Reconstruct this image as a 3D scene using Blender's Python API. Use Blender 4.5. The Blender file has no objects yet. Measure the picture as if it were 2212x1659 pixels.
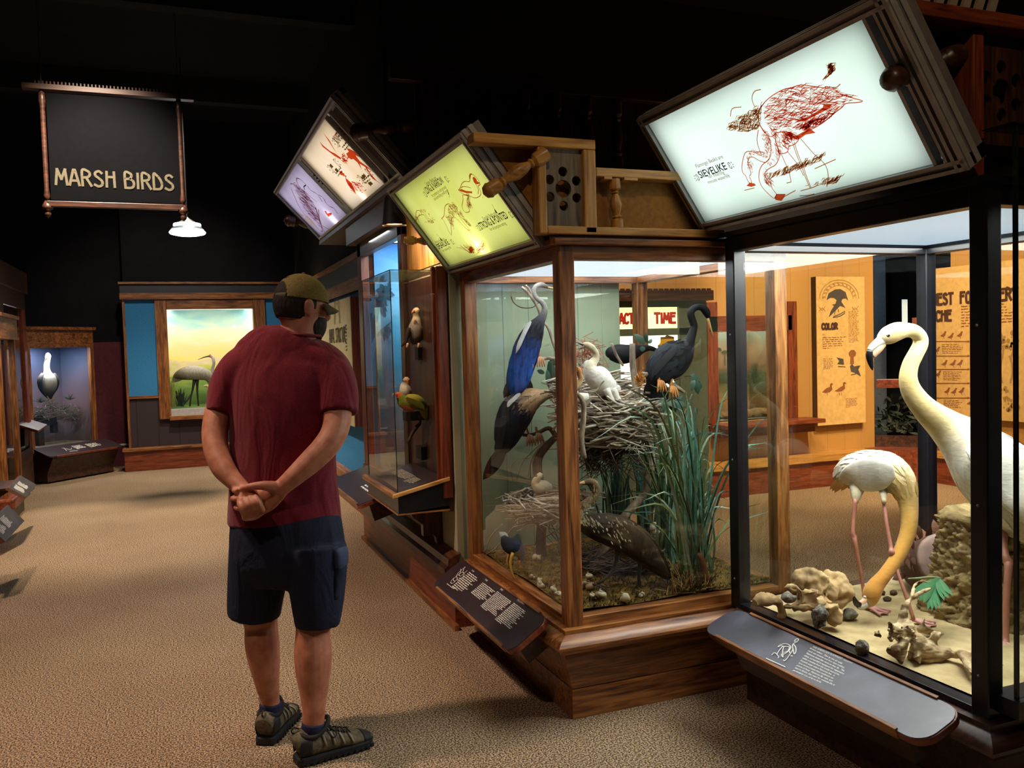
import bpy, bmesh, math, random
import numpy as np
from mathutils import Vector as V, Matrix

S = bpy.context.scene
COL = S.collection
PI = math.pi

# ------------------------------------------------------------------ camera
W_PX, H_PX, F_PX = 2212, 1659, 1850.0


def camera_basis():
    a = V((380 - 1106, 829.5 - 768, -F_PX)).normalized()          # the aisle direction (+Y)
    b = V((1380 - 1106, 829.5 - 739, -F_PX))
    up = b.cross(a).normalized()
    if up.y < 0:
        up = -up
    return Matrix((a.cross(up), a, up))                             # rows: world axes in camera space


CAM_M = camera_basis()
CAM_P = V((0, 0, 1.5))
cam_data = bpy.data.cameras.new('camera')
cam = bpy.data.objects.new('camera', cam_data)
COL.objects.link(cam)
cam_data.sensor_width = 36
cam_data.lens = 36 * F_PX / W_PX
cam_data.clip_start = 0.05
cam.matrix_world = Matrix.Translation(CAM_P) @ CAM_M.to_4x4()
S.camera = cam

# ------------------------------------------------------------------ world, exposure
S.view_settings.view_transform = 'Standard'
S.view_settings.look = 'None'
S.view_settings.exposure = 0.0
S.view_settings.gamma = 1.0
S.view_settings.use_curve_mapping = False
world = bpy.data.worlds.new('dark_hall')
S.world = world
world.use_nodes = True
world.node_tree.nodes['Background'].inputs[0].default_value = (0.055, 0.06, 0.075, 1)
world.node_tree.nodes['Background'].inputs[1].default_value = 0.10
S.cycles.max_bounces = 8
S.cycles.diffuse_bounces = 3
S.cycles.glossy_bounces = 3
S.cycles.transmission_bounces = 4
S.cycles.transparent_max_bounces = 40
S.cycles.sample_clamp_indirect = 4.0
S.cycles.use_denoising = True
S.cycles.caustics_reflective = False
S.cycles.caustics_refractive = False


def lamp(kind, name, loc, power, color=(1, 1, 1), size=0.2, target=None, size_y=None, spot=60, blend=0.3):
    d = bpy.data.lights.new(name, kind)
    d.energy = power
    d.color = color
    if kind == 'AREA':
        d.size = size
        if size_y:
            d.shape = 'RECTANGLE'
            d.size_y = size_y
    else:
        d.shadow_soft_size = size
    if kind == 'SPOT':
        d.spot_size = math.radians(spot)
        d.spot_blend = blend
    o = bpy.data.objects.new(name, d)
    COL.objects.link(o)
    o.location = loc
    if target is not None:
        o.rotation_euler = (V(target) - V(loc)).to_track_quat('-Z', 'Y').to_euler()
    return o


WARM = (1.0, 0.78, 0.52)
AMBER = (1.0, 0.72, 0.44)
COOL = (0.80, 0.90, 1.0)
# track spots high in the ceiling of the hall, over the aisle and over the room behind the cases
lamp('SPOT', 'track_or_fill_spot', (-0.6, 7.0, 4.3), 900, (1.0, 0.84, 0.64), 0.12, (-0.4, 9.0, 0), spot=80, blend=0.8)
lamp('SPOT', 'track_or_fill_spot', (0.3, 10.2, 4.3), 600, (1.0, 0.86, 0.66), 0.12, (0.2, 10.6, 0), spot=80, blend=0.8)
lamp('SPOT', 'track_or_fill_spot', (-1.3, 3.6, 4.3), 620, (1.0, 0.74, 0.58), 0.10, (-0.3, 4.9, 0), spot=75, blend=0.8)
lamp('SPOT', 'track_or_fill_spot', (-1.6, 1.0, 4.3), 115, (1.0, 0.76, 0.60), 0.10, (0.4, 2.4, 0.0), spot=60, blend=0.7)
lamp('SPOT', 'track_or_fill_spot', (2.6, 8.6, 4.2), 420, AMBER, 0.10, (1.4, 8.0, 0.2), spot=60, blend=0.6)
lamp('SPOT', 'track_or_fill_spot', (5.6, 4.2, 4.0), 900, AMBER, 0.12, (6.3, 6.9, 1.3), spot=62, blend=0.6)
lamp('SPOT', 'track_or_fill_spot', (4.6, 3.4, 4.0), 900, AMBER, 0.12, (7.2, 5.2, 1.5), spot=60, blend=0.6)
lamp('SPOT', 'track_or_fill_spot', (3.6, 4.6, 4.0), 420, AMBER, 0.12, (4.2, 6.9, 1.0), spot=70, blend=0.6)
lamp('SPOT', 'track_or_fill_spot', (4.6, 4.6, 4.0), 160, AMBER, 0.15, (5.0, 5.3, 0.0), spot=75, blend=0.6)
lamp('SPOT', 'track_or_fill_spot', (0.9, 0.9, 3.9), 60, AMBER, 0.06, (1.5, 3.05, 2.1), spot=40, blend=0.5)


lamp('SPOT', 'track_or_fill_spot', (-0.2, 8.8, 4.4), 260, (1.0, 0.88, 0.72), 0.10, (-0.1, 12.4, 1.5), spot=58, blend=0.7)  # unseen fill spot, added to brighten the back wall
lamp('SPOT', 'track_or_fill_spot', (1.0, -0.4, 3.9), 70, AMBER, 0.06, (2.3, 1.85, 2.2), spot=35, blend=0.5)  # unseen fill spot, added to lift the dark cornice out of black


# ------------------------------------------------------------------ pixel to place
def ray(px, py):
    return CAM_M @ V(((px - 1106) / F_PX, (829.5 - py) / F_PX, -1.0))


def PY(px, py, y):                       # the point seen at a pixel, on the plane y
    r = ray(px, py)
    return CAM_P + r * (y / r.y)


def PX(px, py, x):
    r = ray(px, py)
    return CAM_P + r * (x / r.x)


def PZ(px, py, z):
    r = ray(px, py)
    return CAM_P + r * ((z - 1.5) / r.z)


def PD(px, py, d):                       # at a distance along the view axis
    return CAM_P + ray(px, py) * d


def depth(p):
    return -(CAM_M.transposed() @ (V(p) - CAM_P)).z


class Plane:
    """A flat panel in the place: origin o, right u, up v, facing n."""

    def __init__(s, o, u, v):
        s.o, s.u, s.v = V(o), V(u).normalized(), V(v).normalized()
        s.n = s.u.cross(s.v).normalized()

    def px(s, px, py, e=0.0):
        r = ray(px, py)
        o = s.o + s.n * e
        return CAM_P + r * ((o - CAM_P).dot(s.n) / r.dot(s.n))

    def at(s, a, b, e=0.0):
        return s.o + s.u * a + s.v * b + s.n * e

    def loc(s, p):
        d = V(p) - s.o
        return d.dot(s.u), d.dot(s.v)

    def m(s, p):
        return Matrix.Translation(p) @ Matrix((s.u, s.v, s.n)).transposed().to_4x4()


# ------------------------------------------------------------------ materials
def lin(c):
    if isinstance(c, str):
        c = [int(c[i:i + 2], 16) / 255 for i in (0, 2, 4)]
        c = [x / 12.92 if x <= 0.04045 else ((x + 0.055) / 1.055) ** 2.4 for x in c]
    return tuple(c) + (1,) if len(c) == 3 else tuple(c)


def nt(name):
    m = bpy.data.materials.new(name)
    m.use_nodes = True
    t = m.node_tree
    b = t.nodes['Principled BSDF']
    return m, t, b


def nd(t, typ, **kw):
    n = t.nodes.new(typ)
    for k, v in kw.items():
        if k in n.inputs:
            n.inputs[k].default_value = v
        else:
            setattr(n, k, v)
    return n


def coords(t, scale=(1, 1, 1), rot=(0, 0, 0)):
    tc = nd(t, 'ShaderNodeTexCoord')
    mp = nd(t, 'ShaderNodeMapping')
    mp.inputs['Scale'].default_value = scale
    mp.inputs['Rotation'].default_value = rot
    t.links.new(tc.outputs['Object'], mp.inputs['Vector'])
    return mp.outputs['Vector']


def ramp(t, fac, stops):
    r = nd(t, 'ShaderNodeValToRGB')
    el = r.color_ramp.elements
    while len(el) < len(stops):
        el.new(0.5)
    for e, (p, c) in zip(el, stops):
        e.position = p
        e.color = lin(c)
    t.links.new(fac, r.inputs['Fac'])
    return r.outputs['Color']


def bump(t, b, h, strength=0.3, dist=0.01):
    n = nd(t, 'ShaderNodeBump')
    n.inputs['Strength'].default_value = strength
    n.inputs['Distance'].default_value = dist
    t.links.new(h, n.inputs['Height'])
    t.links.new(n.outputs['Normal'], b.inputs['Normal'])


def plain(name, c, rough=0.6, metal=0.0, spec=0.5, coat=0.0, sheen=0.0):
    """One colour, with a faint noise in its gloss and tone."""
    m, t, b = nt(name)
    vec = coords(t, (9, 9, 9))
    nz = nd(t, 'ShaderNodeTexNoise', Scale=3.0, Detail=4.0)
    t.links.new(vec, nz.inputs['Vector'])
    c = lin(c)
    k = ramp(t, nz.outputs['Fac'], [(0.3, [x * 0.86 for x in c[:3]]), (0.7, [min(1, x * 1.1) for x in c[:3]])])
    t.links.new(k, b.inputs['Base Color'])
    b.inputs['Roughness'].default_value = rough
    b.inputs['Metallic'].default_value = metal
    b.inputs['Specular IOR Level'].default_value = spec
    b.inputs['Coat Weight'].default_value = coat
    b.inputs['Sheen Weight'].default_value = sheen
    return m


def noisy(name, stops, scale=(20, 20, 20), detail=6, rough=0.8, bmp=0.3, dist=0.01, kind='noise', spec=0.3, dist_noise=0.0):
    m, t, b = nt(name)
    vec = coords(t, scale)
    if kind == 'voronoi':
        nz = nd(t, 'ShaderNodeTexVoronoi')
        nz.inputs['Scale'].default_value = 1
        out = nz.outputs['Distance']
    else:
        nz = nd(t, 'ShaderNodeTexNoise')
        nz.inputs['Scale'].default_value = 1
        nz.inputs['Detail'].default_value = detail
        nz.inputs['Distortion'].default_value = dist_noise
        out = nz.outputs['Fac']
    t.links.new(vec, nz.inputs['Vector'])
    t.links.new(ramp(t, out, stops), b.inputs['Base Color'])
    b.inputs['Roughness'].default_value = rough
    b.inputs['Specular IOR Level'].default_value = spec
    if bmp:
        bump(t, b, out, bmp, dist)
    return m


def wood(name, dark, mid, light, axis='z', rough=0.42, grain=1.0, coat=0.15):
    s = {'x': (2.2, 26, 26), 'y': (26, 2.2, 26), 'z': (26, 26, 2.2)}[axis]
    m, t, b = nt(name)
    vec = coords(t, tuple(v * grain for v in s))
    n1 = nd(t, 'ShaderNodeTexNoise', Scale=1.0, Detail=7.0, Distortion=1.3)
    t.links.new(vec, n1.inputs['Vector'])
    vec2 = coords(t, tuple(v * grain * 4 for v in s))
    n2 = nd(t, 'ShaderNodeTexNoise', Scale=1.0, Detail=3.0)
    t.links.new(vec2, n2.inputs['Vector'])
    mx = nd(t, 'ShaderNodeMath', operation='MULTIPLY_ADD')
    mx.inputs[1].default_value = 0.35
    t.links.new(n2.outputs['Fac'], mx.inputs[0])
    mul = nd(t, 'ShaderNodeMath', operation='MULTIPLY')
    mul.inputs[1].default_value = 0.72
    t.links.new(n1.outputs['Fac'], mul.inputs[0])
    t.links.new(mul.outputs[0], mx.inputs[2])
    c = ramp(t, mx.outputs[0], [(0.36, dark), (0.50, mid), (0.66, light)])
    t.links.new(c, b.inputs['Base Color'])
    b.inputs['Roughness'].default_value = rough
    b.inputs['Coat Weight'].default_value = coat
    b.inputs['Coat Roughness'].default_value = 0.3
    bump(t, b, mx.outputs[0], 0.15, 0.003)
    return m


def grooves(name, c, groove, axis='x', pitch=0.16, rough=0.6, width=0.03):
    """Painted beadboard: narrow grooves at an even pitch."""
    m, t, b = nt(name)
    tc = nd(t, 'ShaderNodeTexCoord')
    sx = nd(t, 'ShaderNodeSeparateXYZ')
    t.links.new(tc.outputs['Object'], sx.inputs[0])
    ml = nd(t, 'ShaderNodeMath', operation='MULTIPLY')
    ml.inputs[1].default_value = 1 / pitch
    t.links.new(sx.outputs[axis.upper()], ml.inputs[0])
    fr = nd(t, 'ShaderNodeMath', operation='FRACT')
    t.links.new(ml.outputs[0], fr.inputs[0])
    r = ramp(t, fr.outputs[0], [(0.0, groove), (width, c), (1 - width * .3, c)])
    h = ramp(t, fr.outputs[0], [(0.0, (0, 0, 0)), (width * 1.5, (1, 1, 1)), (0.99, (1, 1, 1))])
    t.links.new(r, b.inputs['Base Color'])
    b.inputs['Roughness'].default_value = rough
    bump(t, b, h, 0.6, 0.006)
    return m


def tinted(name, rough=0.75, streak=(60, 60, 8), amt=0.35, spec=0.25, sheen=0.0, bmp=0.25):
    """Colour from the mesh's own attribute 'Col', broken up by feather-like streaks."""
    m, t, b = nt(name)
    at = nd(t, 'ShaderNodeAttribute', attribute_name='Col')
    vec = coords(t, streak)
    nz = nd(t, 'ShaderNodeTexNoise', Scale=1.0, Detail=5.0, Distortion=0.6)
    t.links.new(vec, nz.inputs['Vector'])
    k = ramp(t, nz.outputs['Fac'], [(0.3, (1 - amt,) * 3), (0.7, (1 + amt * 0.3,) * 3)])
    mx = nd(t, 'ShaderNodeMixRGB', blend_type='MULTIPLY')
    mx.inputs[0].default_value = 1
    t.links.new(at.outputs['Color'], mx.inputs[1])
    t.links.new(k, mx.inputs[2])
    t.links.new(mx.outputs[0], b.inputs['Base Color'])
    b.inputs['Roughness'].default_value = rough
    b.inputs['Specular IOR Level'].default_value = spec
    b.inputs['Sheen Weight'].default_value = sheen
    bump(t, b, nz.outputs['Fac'], bmp, 0.006)
    return m


def glass_mat(name, tint=(0.96, 0.985, 0.97), ior=1.45, gain=1.5):
    m, t, b = nt(name)
    t.nodes.remove(b)
    tr = nd(t, 'ShaderNodeBsdfTransparent', Color=lin(tint))
    gl = nd(t, 'ShaderNodeBsdfGlossy', Roughness=0.0)
    fr = nd(t, 'ShaderNodeFresnel', IOR=ior)
    ml = nd(t, 'ShaderNodeMath', operation='MULTIPLY')
    ml.inputs[1].default_value = gain
    ge = nd(t, 'ShaderNodeNewGeometry')
    inv = nd(t, 'ShaderNodeMath', operation='SUBTRACT')
    inv.inputs[0].default_value = gain
    t.links.new(fr.outputs[0], ml.inputs[0])
    bf = nd(t, 'ShaderNodeMath', operation='MULTIPLY')
    t.links.new(ge.outputs['Backfacing'], bf.inputs[0])
    bf.inputs[1].default_value = gain
    t.links.new(bf.outputs[0], inv.inputs[1])
    t.links.new(inv.outputs[0], ml.inputs[1])      # the far face of a pane lets light through
    mx = nd(t, 'ShaderNodeMixShader')
    t.links.new(ml.outputs[0], mx.inputs[0])
    t.links.new(tr.outputs[0], mx.inputs[1])
    t.links.new(gl.outputs[0], mx.inputs[2])
    t.links.new(mx.outputs[0], t.nodes['Material Output'].inputs[0])
    return m


def lit(name, c, power, lines=None):
    """The diffuser of a lamp."""
    m, t, b = nt(name)
    c = lin(c)
    b.inputs['Base Color'].default_value = (0.8, 0.8, 0.8, 1)
    b.inputs['Emission Color'].default_value = c
    b.inputs['Emission Strength'].default_value = power
    if lines:
        vec = coords(t, lines)
        ck = nd(t, 'ShaderNodeTexChecker')
        ck.inputs['Scale'].default_value = 1.0
        ck.inputs['Color1'].default_value = c
        ck.inputs['Color2'].default_value = tuple(x * 0.72 for x in c[:3]) + (1,)
        t.links.new(vec, ck.inputs['Vector'])
        t.links.new(ck.outputs['Color'], b.inputs['Emission Color'])
    return m


def backlit(name, c, rough_stops=None):
    """Translucent sheet in front of a lamp, or the ink printed on it."""
    m, t, b = nt(name)
    t.nodes.remove(b)
    tl = nd(t, 'ShaderNodeBsdfTranslucent', Color=lin(c))
    t.links.new(tl.outputs[0], t.nodes['Material Output'].inputs[0])
    if rough_stops:
        vec = coords(t, (3, 3, 3))
        nz = nd(t, 'ShaderNodeTexNoise', Scale=1.0, Detail=3.0)
        t.links.new(vec, nz.inputs['Vector'])
        t.links.new(ramp(t, nz.outputs['Fac'], rough_stops), tl.inputs['Color'])
    return m


def painting(name, v0, v1, stops, axis='z', warp=0.18, scale=(2, 2, 5), rough=0.7):
    """A painted backdrop: bands of colour from v0 to v1 along an axis, broken by brushy noise."""
    m, t, b = nt(name)
    tc = nd(t, 'ShaderNodeTexCoord')
    sx = nd(t, 'ShaderNodeSeparateXYZ')
    t.links.new(tc.outputs['Object'], sx.inputs[0])
    mr = nd(t, 'ShaderNodeMapRange')
    mr.inputs['From Min'].default_value = v0
    mr.inputs['From Max'].default_value = v1
    t.links.new(sx.outputs[axis.upper()], mr.inputs['Value'])
    vec = coords(t, scale)
    nz = nd(t, 'ShaderNodeTexNoise', Scale=1.0, Detail=6.0, Distortion=0.5)
    t.links.new(vec, nz.inputs['Vector'])
    ma = nd(t, 'ShaderNodeMath', operation='MULTIPLY_ADD')
    ma.inputs[1].default_value = warp
    t.links.new(nz.outputs['Fac'], ma.inputs[0])
    t.links.new(mr.outputs[0], ma.inputs[2])
    sb = nd(t, 'ShaderNodeMath', operation='SUBTRACT')
    sb.inputs[1].default_value = warp * 0.5
    t.links.new(ma.outputs[0], sb.inputs[0])
    t.links.new(ramp(t, sb.outputs[0], stops), b.inputs['Base Color'])
    b.inputs['Roughness'].default_value = rough
    return m


# ------------------------------------------------------------------ meshes
def catmull(pts, n):
    """Smooth samples through points (each a tuple of floats), n per span."""
    pts = [np.array(p, float) for p in pts]
    if len(pts) < 3 or n <= 1:
        return pts
    out = []
    for i in range(len(pts) - 1):
        p0 = pts[i - 1] if i else pts[0] * 2 - pts[1]
        p1, p2 = pts[i], pts[i + 1]
        p3 = pts[i + 2] if i + 2 < len(pts) else pts[-1] * 2 - pts[-2]
        for k in range(n):
            u = k / n
            out.append(0.5 * (2 * p1 + (p2 - p0) * u + (2 * p0 - 5 * p1 + 4 * p2 - p3) * u * u + (3 * p1 - p0 - 3 * p2 + p3) * u ** 3))
    out.append(pts[-1])
    return out


class G:
    """Collects shapes and links them as one mesh object."""

    def __init__(s):
        s.v, s.f, s.c = [], [], []
        s.cur = (1, 1, 1)

    def add(s, vs, fs, cols=None):
        k = len(s.v)
        s.v += [tuple(v) for v in vs]
        s.f += [tuple(i + k for i in f) for f in fs]
        s.c += list(cols) if cols else [s.cur] * len(vs)
        return s

    def box(s, x0, x1, y0, y1, z0, z1):
        vs = [(x, y, z) for z in (z0, z1) for y in (y0, y1) for x in (x0, x1)]
        return s.add(vs, [(0, 2, 3, 1), (4, 5, 7, 6), (0, 1, 5, 4), (2, 6, 7, 3), (0, 4, 6, 2), (1, 3, 7, 5)])

    def obox(s, o, u, v, w):
        """Box from corner o along three edge vectors."""
        o, u, v, w = V(o), V(u), V(v), V(w)
        vs = [o + u * a + v * b + w * c for c in (0, 1) for b in (0, 1) for a in (0, 1)]
        fs = [(0, 2, 3, 1), (4, 5, 7, 6), (0, 1, 5, 4), (2, 6, 7, 3), (0, 4, 6, 2), (1, 3, 7, 5)]
        if u.cross(v).dot(w) < 0:
            fs = [f[::-1] for f in fs]
        return s.add(vs, fs)

    def prism(s, poly, n):
        """Flat polygon (3-D points) pushed along n."""
        a = [V(p) for p in poly]
        n = V(n)
        b = [p + n for p in a]
        k = len(a)
        nn = V((0, 0, 0))
        for i in range(k):
            nn += a[i].cross(a[(i + 1) % k])
        fs = [tuple(range(k))[::-1], tuple(range(k, 2 * k))] + [(i, (i + 1) % k, k + (i + 1) % k, k + i) for i in range(k)]
        if nn.dot(n) < 0:
            fs = [f[::-1] for f in fs]
        return s.add(a + b, fs)

    def loft(s, pts, n=12, sub=4, cap=True, side=None, col=None):
        """Swept body. pts: (x, y, z, r[, r_side]) with an optional colour list; r in the plane of the sweep, r_side across it."""
        P = [tuple(p[:3]) + (p[3], p[4] if len(p) > 4 else p[3]) for p in pts]
        if col:
            P = [p + tuple(lin(c)[:3]) for p, c in zip(P, col)]
        Q = catmull(P, sub)
        k = len(Q)
        pos = [V(q[:3]) for q in Q]
        tan = [(pos[min(i + 1, k - 1)] - pos[max(i - 1, 0)]).normalized() for i in range(k)]
        sd = V(side) if side is not None else None
        if sd is None:
            sd = tan[0].orthogonal()
        vs, cs = [], []
        for i in range(k):
            w = sd - tan[i] * sd.dot(tan[i])
            if w.length < 1e-4:
                w = tan[i].orthogonal()
            w.normalize()
            if side is None:
                sd = w
            h = tan[i].cross(w)
            ra, rb = max(Q[i][3], 1e-4), max(Q[i][4], 1e-4)
            for j in range(n):
                a = 2 * PI * j / n
                vs.append(pos[i] + h * (math.cos(a) * ra) + w * (math.sin(a) * rb))
                cs.append(tuple(np.clip(Q[i][5:8], 0, 1)) if col else s.cur)
        fs = [(i * n + j, i * n + (j + 1) % n, (i + 1) * n + (j + 1) % n, (i + 1) * n + j) for i in range(k - 1) for j in range(n)]
        if cap:
            fs += [tuple(range(n))[::-1], tuple(range((k - 1) * n, k * n))]
        return s.add(vs, fs, cs)

    def tube(s, pts, r, n=6, sub=1):
        return s.loft([tuple(p) + ((r[i] if isinstance(r, (list, tuple)) else r),) for i, p in enumerate(pts)], n=n, sub=sub)

    def lathe(s, prof, o, axis=(0, 0, 1), n=20):
        """prof: (radius, height) pairs from an origin along an axis."""
        o, ax = V(o), V(axis).normalized()
        u = ax.orthogonal().normalized()
        w = ax.cross(u)
        vs = [o + ax * h + (u * math.cos(2 * PI * j / n) + w * math.sin(2 * PI * j / n)) * max(r, 1e-4) for r, h in prof for j in range(n)]
        k = len(prof)
        fs = [(i * n + j, i * n + (j + 1) % n, (i + 1) * n + (j + 1) % n, (i + 1) * n + j) for i in range(k - 1) for j in range(n)]
        fs += [tuple(range(n))[::-1], tuple(range((k - 1) * n, k * n))]
        return s.add(vs, fs)

    def ribbon(s, pts, w, n):
        """Flat line of width w lying on the surface whose normal is n."""
        P = [V(p) for p in pts]
        n = V(n)
        k = len(P)
        if k < 2:
            return s
        vs = []
        for i in range(k):
            t = P[min(i + 1, k - 1)] - P[max(i - 1, 0)]
            sd = t.cross(n)
            if sd.length < 1e-9:
                sd = V((0, 0, 1e-6))
            sd.normalize()
            ww = w[i] if isinstance(w, (list, tuple)) else w
            vs += [P[i] + sd * ww / 2, P[i] - sd * ww / 2]
        return s.add(vs, [(2 * i, 2 * i + 1, 2 * i + 3, 2 * i + 2)[::-1] for i in range(k - 1)])

    def poly(s, pts):
        return s.add([V(p) for p in pts], [tuple(range(len(pts)))])

    def leaf(s, base, tip, width, normal, bend=0.0, n=7, fold=0.15):
        """Leaf or feather blade from base to tip."""
        a, b, nn = V(base), V(tip), V(normal).normalized()
        t = b - a
        sd = t.cross(nn).normalized()
        L = t.length
        vs = []
        for i in range(n + 1):
            u = i / n
            p = a + t * u + nn * (bend * L * (u * u - u) * -4 * 0.5)
            w = width * 0.5 * (math.sin(PI * min(1, u * 0.92 + 0.08)) ** 0.75)
            vs += [p + sd * w - nn * fold * w, p, p - sd * w - nn * fold * w]
        fs = []
        for i in range(n):
            q = 3 * i
            fs += [(q, q + 1, q + 4, q + 3), (q + 1, q + 2, q + 5, q + 4)]
        return s.add(vs, fs)

    def blob(s, o, r, seed=0, n=3, amp=0.25, sq=(1, 1, 1), freq=2.5):
        """Lumpy stone."""
        bm = bmesh.new()
        bmesh.ops.create_icosphere(bm, subdivisions=n, radius=1)
        rnd = random.Random(seed)
        ks = [(V((rnd.uniform(-1, 1), rnd.uniform(-1, 1), rnd.uniform(-1, 1))) * freq, rnd.uniform(0, 6), rnd.uniform(.3, 1)) for _ in range(9)]
        o = V(o)
        vs = []
        for v in bm.verts:
            d = sum(math.sin(v.co.dot(k) * (1 + i * .35) + ph) * a / (1 + i * .3) for i, (k, ph, a) in enumerate(ks)) / 3
            q = v.co * (1 + amp * d)
            vs.append(o + V((q.x * r * sq[0], q.y * r * sq[1], q.z * r * sq[2])))
        fs = [tuple(x.index for x in f.verts) for f in bm.faces]
        bm.free()
        return s.add(vs, fs)

    def build(s, name, m, parent=None, smooth=False, bevel=0, label=None, kind=None, mods=None, angle=None):
        me = bpy.data.meshes.new(name)
        me.from_pydata(s.v, [], s.f)
        me.update()
        if any(c != (1, 1, 1) for c in s.c):
            at = me.color_attributes.new('Col', 'FLOAT_COLOR', 'POINT')
            at.data.foreach_set('color', np.array([tuple(c[:3]) + (1,) for c in s.c], np.float32).ravel())
        if smooth:
            me.polygons.foreach_set('use_smooth', [True] * len(me.polygons))
            if angle:
                me.set_sharp_from_angle(angle=math.radians(angle))
        me.materials.append(m)
        o = bpy.data.objects.new(name, me)
        COL.objects.link(o)
        if parent is not None:
            hang(o, parent)
        if bevel:
            b = o.modifiers.new('edge', 'BEVEL')
            b.width = bevel
            b.segments = 2
            b.limit_method = 'ANGLE'
        if label:
            o['label'] = label
        if kind:
            o['kind'] = kind
        return o


def world_loc(o):
    v = V(o.location)
    return v if o.parent is None else v + world_loc(o.parent) + o.matrix_parent_inverse.translation


def hang(o, parent):
    """Parent o, keeping it where its world-space mesh puts it."""
    o.parent = parent
    o.matrix_parent_inverse = Matrix.Translation(-world_loc(parent))


def thing(name, label, cat, loc=(0, 0, 0), group=None):
    o = bpy.data.objects.new(name, None)
    COL.objects.link(o)
    o.empty_display_size = 0.05
    o.location = loc
    o['label'] = label
    o['category'] = cat
    if group:
        o['group'] = group
    return o


def tag(o, label, cat, group=None, kind=None):
    o['label'] = label
    o['category'] = cat
    if group:
        o['group'] = group
    if kind:
        o['kind'] = kind
    return o


def struct(o):
    o['kind'] = 'structure'
    return o


def write(body, plane, p, size, m, parent=None, name='lettering', sx=1.0, align='LEFT', bold=0.0, e=0.0015, spacing=1.0, line=1.0, rot=0.0):
    """Words set flat on a plane, at point p (baseline)."""
    cu = bpy.data.curves.new(name, 'FONT')
    cu.body = body
    cu.size = size
    cu.align_x = align
    cu.offset = bold
    cu.space_character = spacing
    cu.space_line = line
    cu.resolution_u = 3
    tmp = bpy.data.objects.new(name, cu)
    COL.objects.link(tmp)
    dg = bpy.context.evaluated_depsgraph_get()
    me = bpy.data.meshes.new_from_object(tmp.evaluated_get(dg))
    bpy.data.objects.remove(tmp)
    me.transform(plane.m(V(p) + plane.n * e) @ Matrix.Rotation(rot, 4, 'Z') @ Matrix.Diagonal((sx, 1, 1, 1)))
    me.materials.clear()
    me.materials.append(m)
    o = bpy.data.objects.new(name, me)
    COL.objects.link(o)
    if parent is not None:
        hang(o, parent)
    return o


def write_px(body, plane, a, b, cap, m, parent=None, name='lettering', bold=0.0, e=0.0015):
    """Words fitted between two pixels of the print (left and right end of the baseline); cap is the height in metres."""
    p, q = plane.px(*a), plane.px(*b)
    o = write(body, plane, p, cap / 0.7, m, parent, name, bold=bold, e=e)
    w = max((v.co - p).dot(plane.u) for v in o.data.vertices)
    d = (q - p).length
    ang = math.atan2((q - p).dot(plane.v), (q - p).dot(plane.u))
    mm = plane.m(p)
    o.data.transform(mm @ Matrix.Rotation(ang, 4, 'Z') @ Matrix.Diagonal((d / max(w, 1e-6), 1, 1, 1)) @ mm.inverted())
    return o


# hand-drawn capitals, strokes on a 0..1 box, in the Arts-and-Crafts manner with low or high waists
GLYPH = {
    'A': [[(0, 0), (.42, 1), (.58, 1), (1, 0)], [(.15, .3), (.85, .3)]],
    'B': [[(.05, 0), (.05, 1), (.6, .97), (.72, .82), (.55, .64), (.05, .58)], [(.5, .62), (.9, .45), (.95, .2), (.7, .02), (.05, 0)]],
    'C': [[(.95, .85), (.7, .98), (.35, .95), (.1, .7), (.08, .3), (.3, .05), (.7, .02), (.95, .15)]],
    'D': [[(.08, 0), (.08, 1), (.4, .95), (.8, .65), (.95, .3), (.75, .05), (.08, 0)]],
    'E': [[(.95, 1), (.1, 1), (.1, 0), (.95, 0)], [(.1, .68), (.8, .68)]],
    'F': [[(.95, 1), (.1, 1), (.1, 0)], [(.1, .66), (.75, .66)]],
    'H': [[(.08, 0), (.12, 1)], [(.92, 0), (.88, 1)], [(.1, .66), (.9, .66)]],
    'I': [[(.5, 0), (.5, 1)]],
    'L': [[(.1, 1), (.1, 0), (.9, 0)]],
    'M': [[(0, 0), (.15, 1), (.5, .35), (.85, 1), (1, 0)]],
    'N': [[(.05, 0), (.1, 1), (.9, 0), (.93, 1)]],
    'O': [[(.5, 1), (.15, .85), (.05, .5), (.15, .12), (.5, 0), (.85, .12), (.95, .5), (.85, .85), (.5, 1)]],
    'R': [[(.08, 0), (.08, 1), (.65, .97), (.85, .8), (.7, .6), (.08, .52)], [(.45, .55), (.98, 0)]],
    'S': [[(.85, .88), (.55, 1), (.2, .9), (.2, .7), (.5, .55), (.85, .35), (.85, .12), (.5, 0), (.08, .1)]],
    'T': [[(.5, 0), (.5, 1)], [(.02, 1), (.98, 1)]],
    'U': [[(.08, 1), (.1, .25), (.3, .02), (.7, .02), (.9, .25), (.92, 1)]],
    'V': [[(.02, 1), (.45, 0), (.55, 0), (.98, 1)]],
    'Y': [[(.02, 1), (.5, .45), (.98, 1)], [(.5, .5), (.5, 0)]],
}
ROUND = set('BCDORSU')


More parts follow.
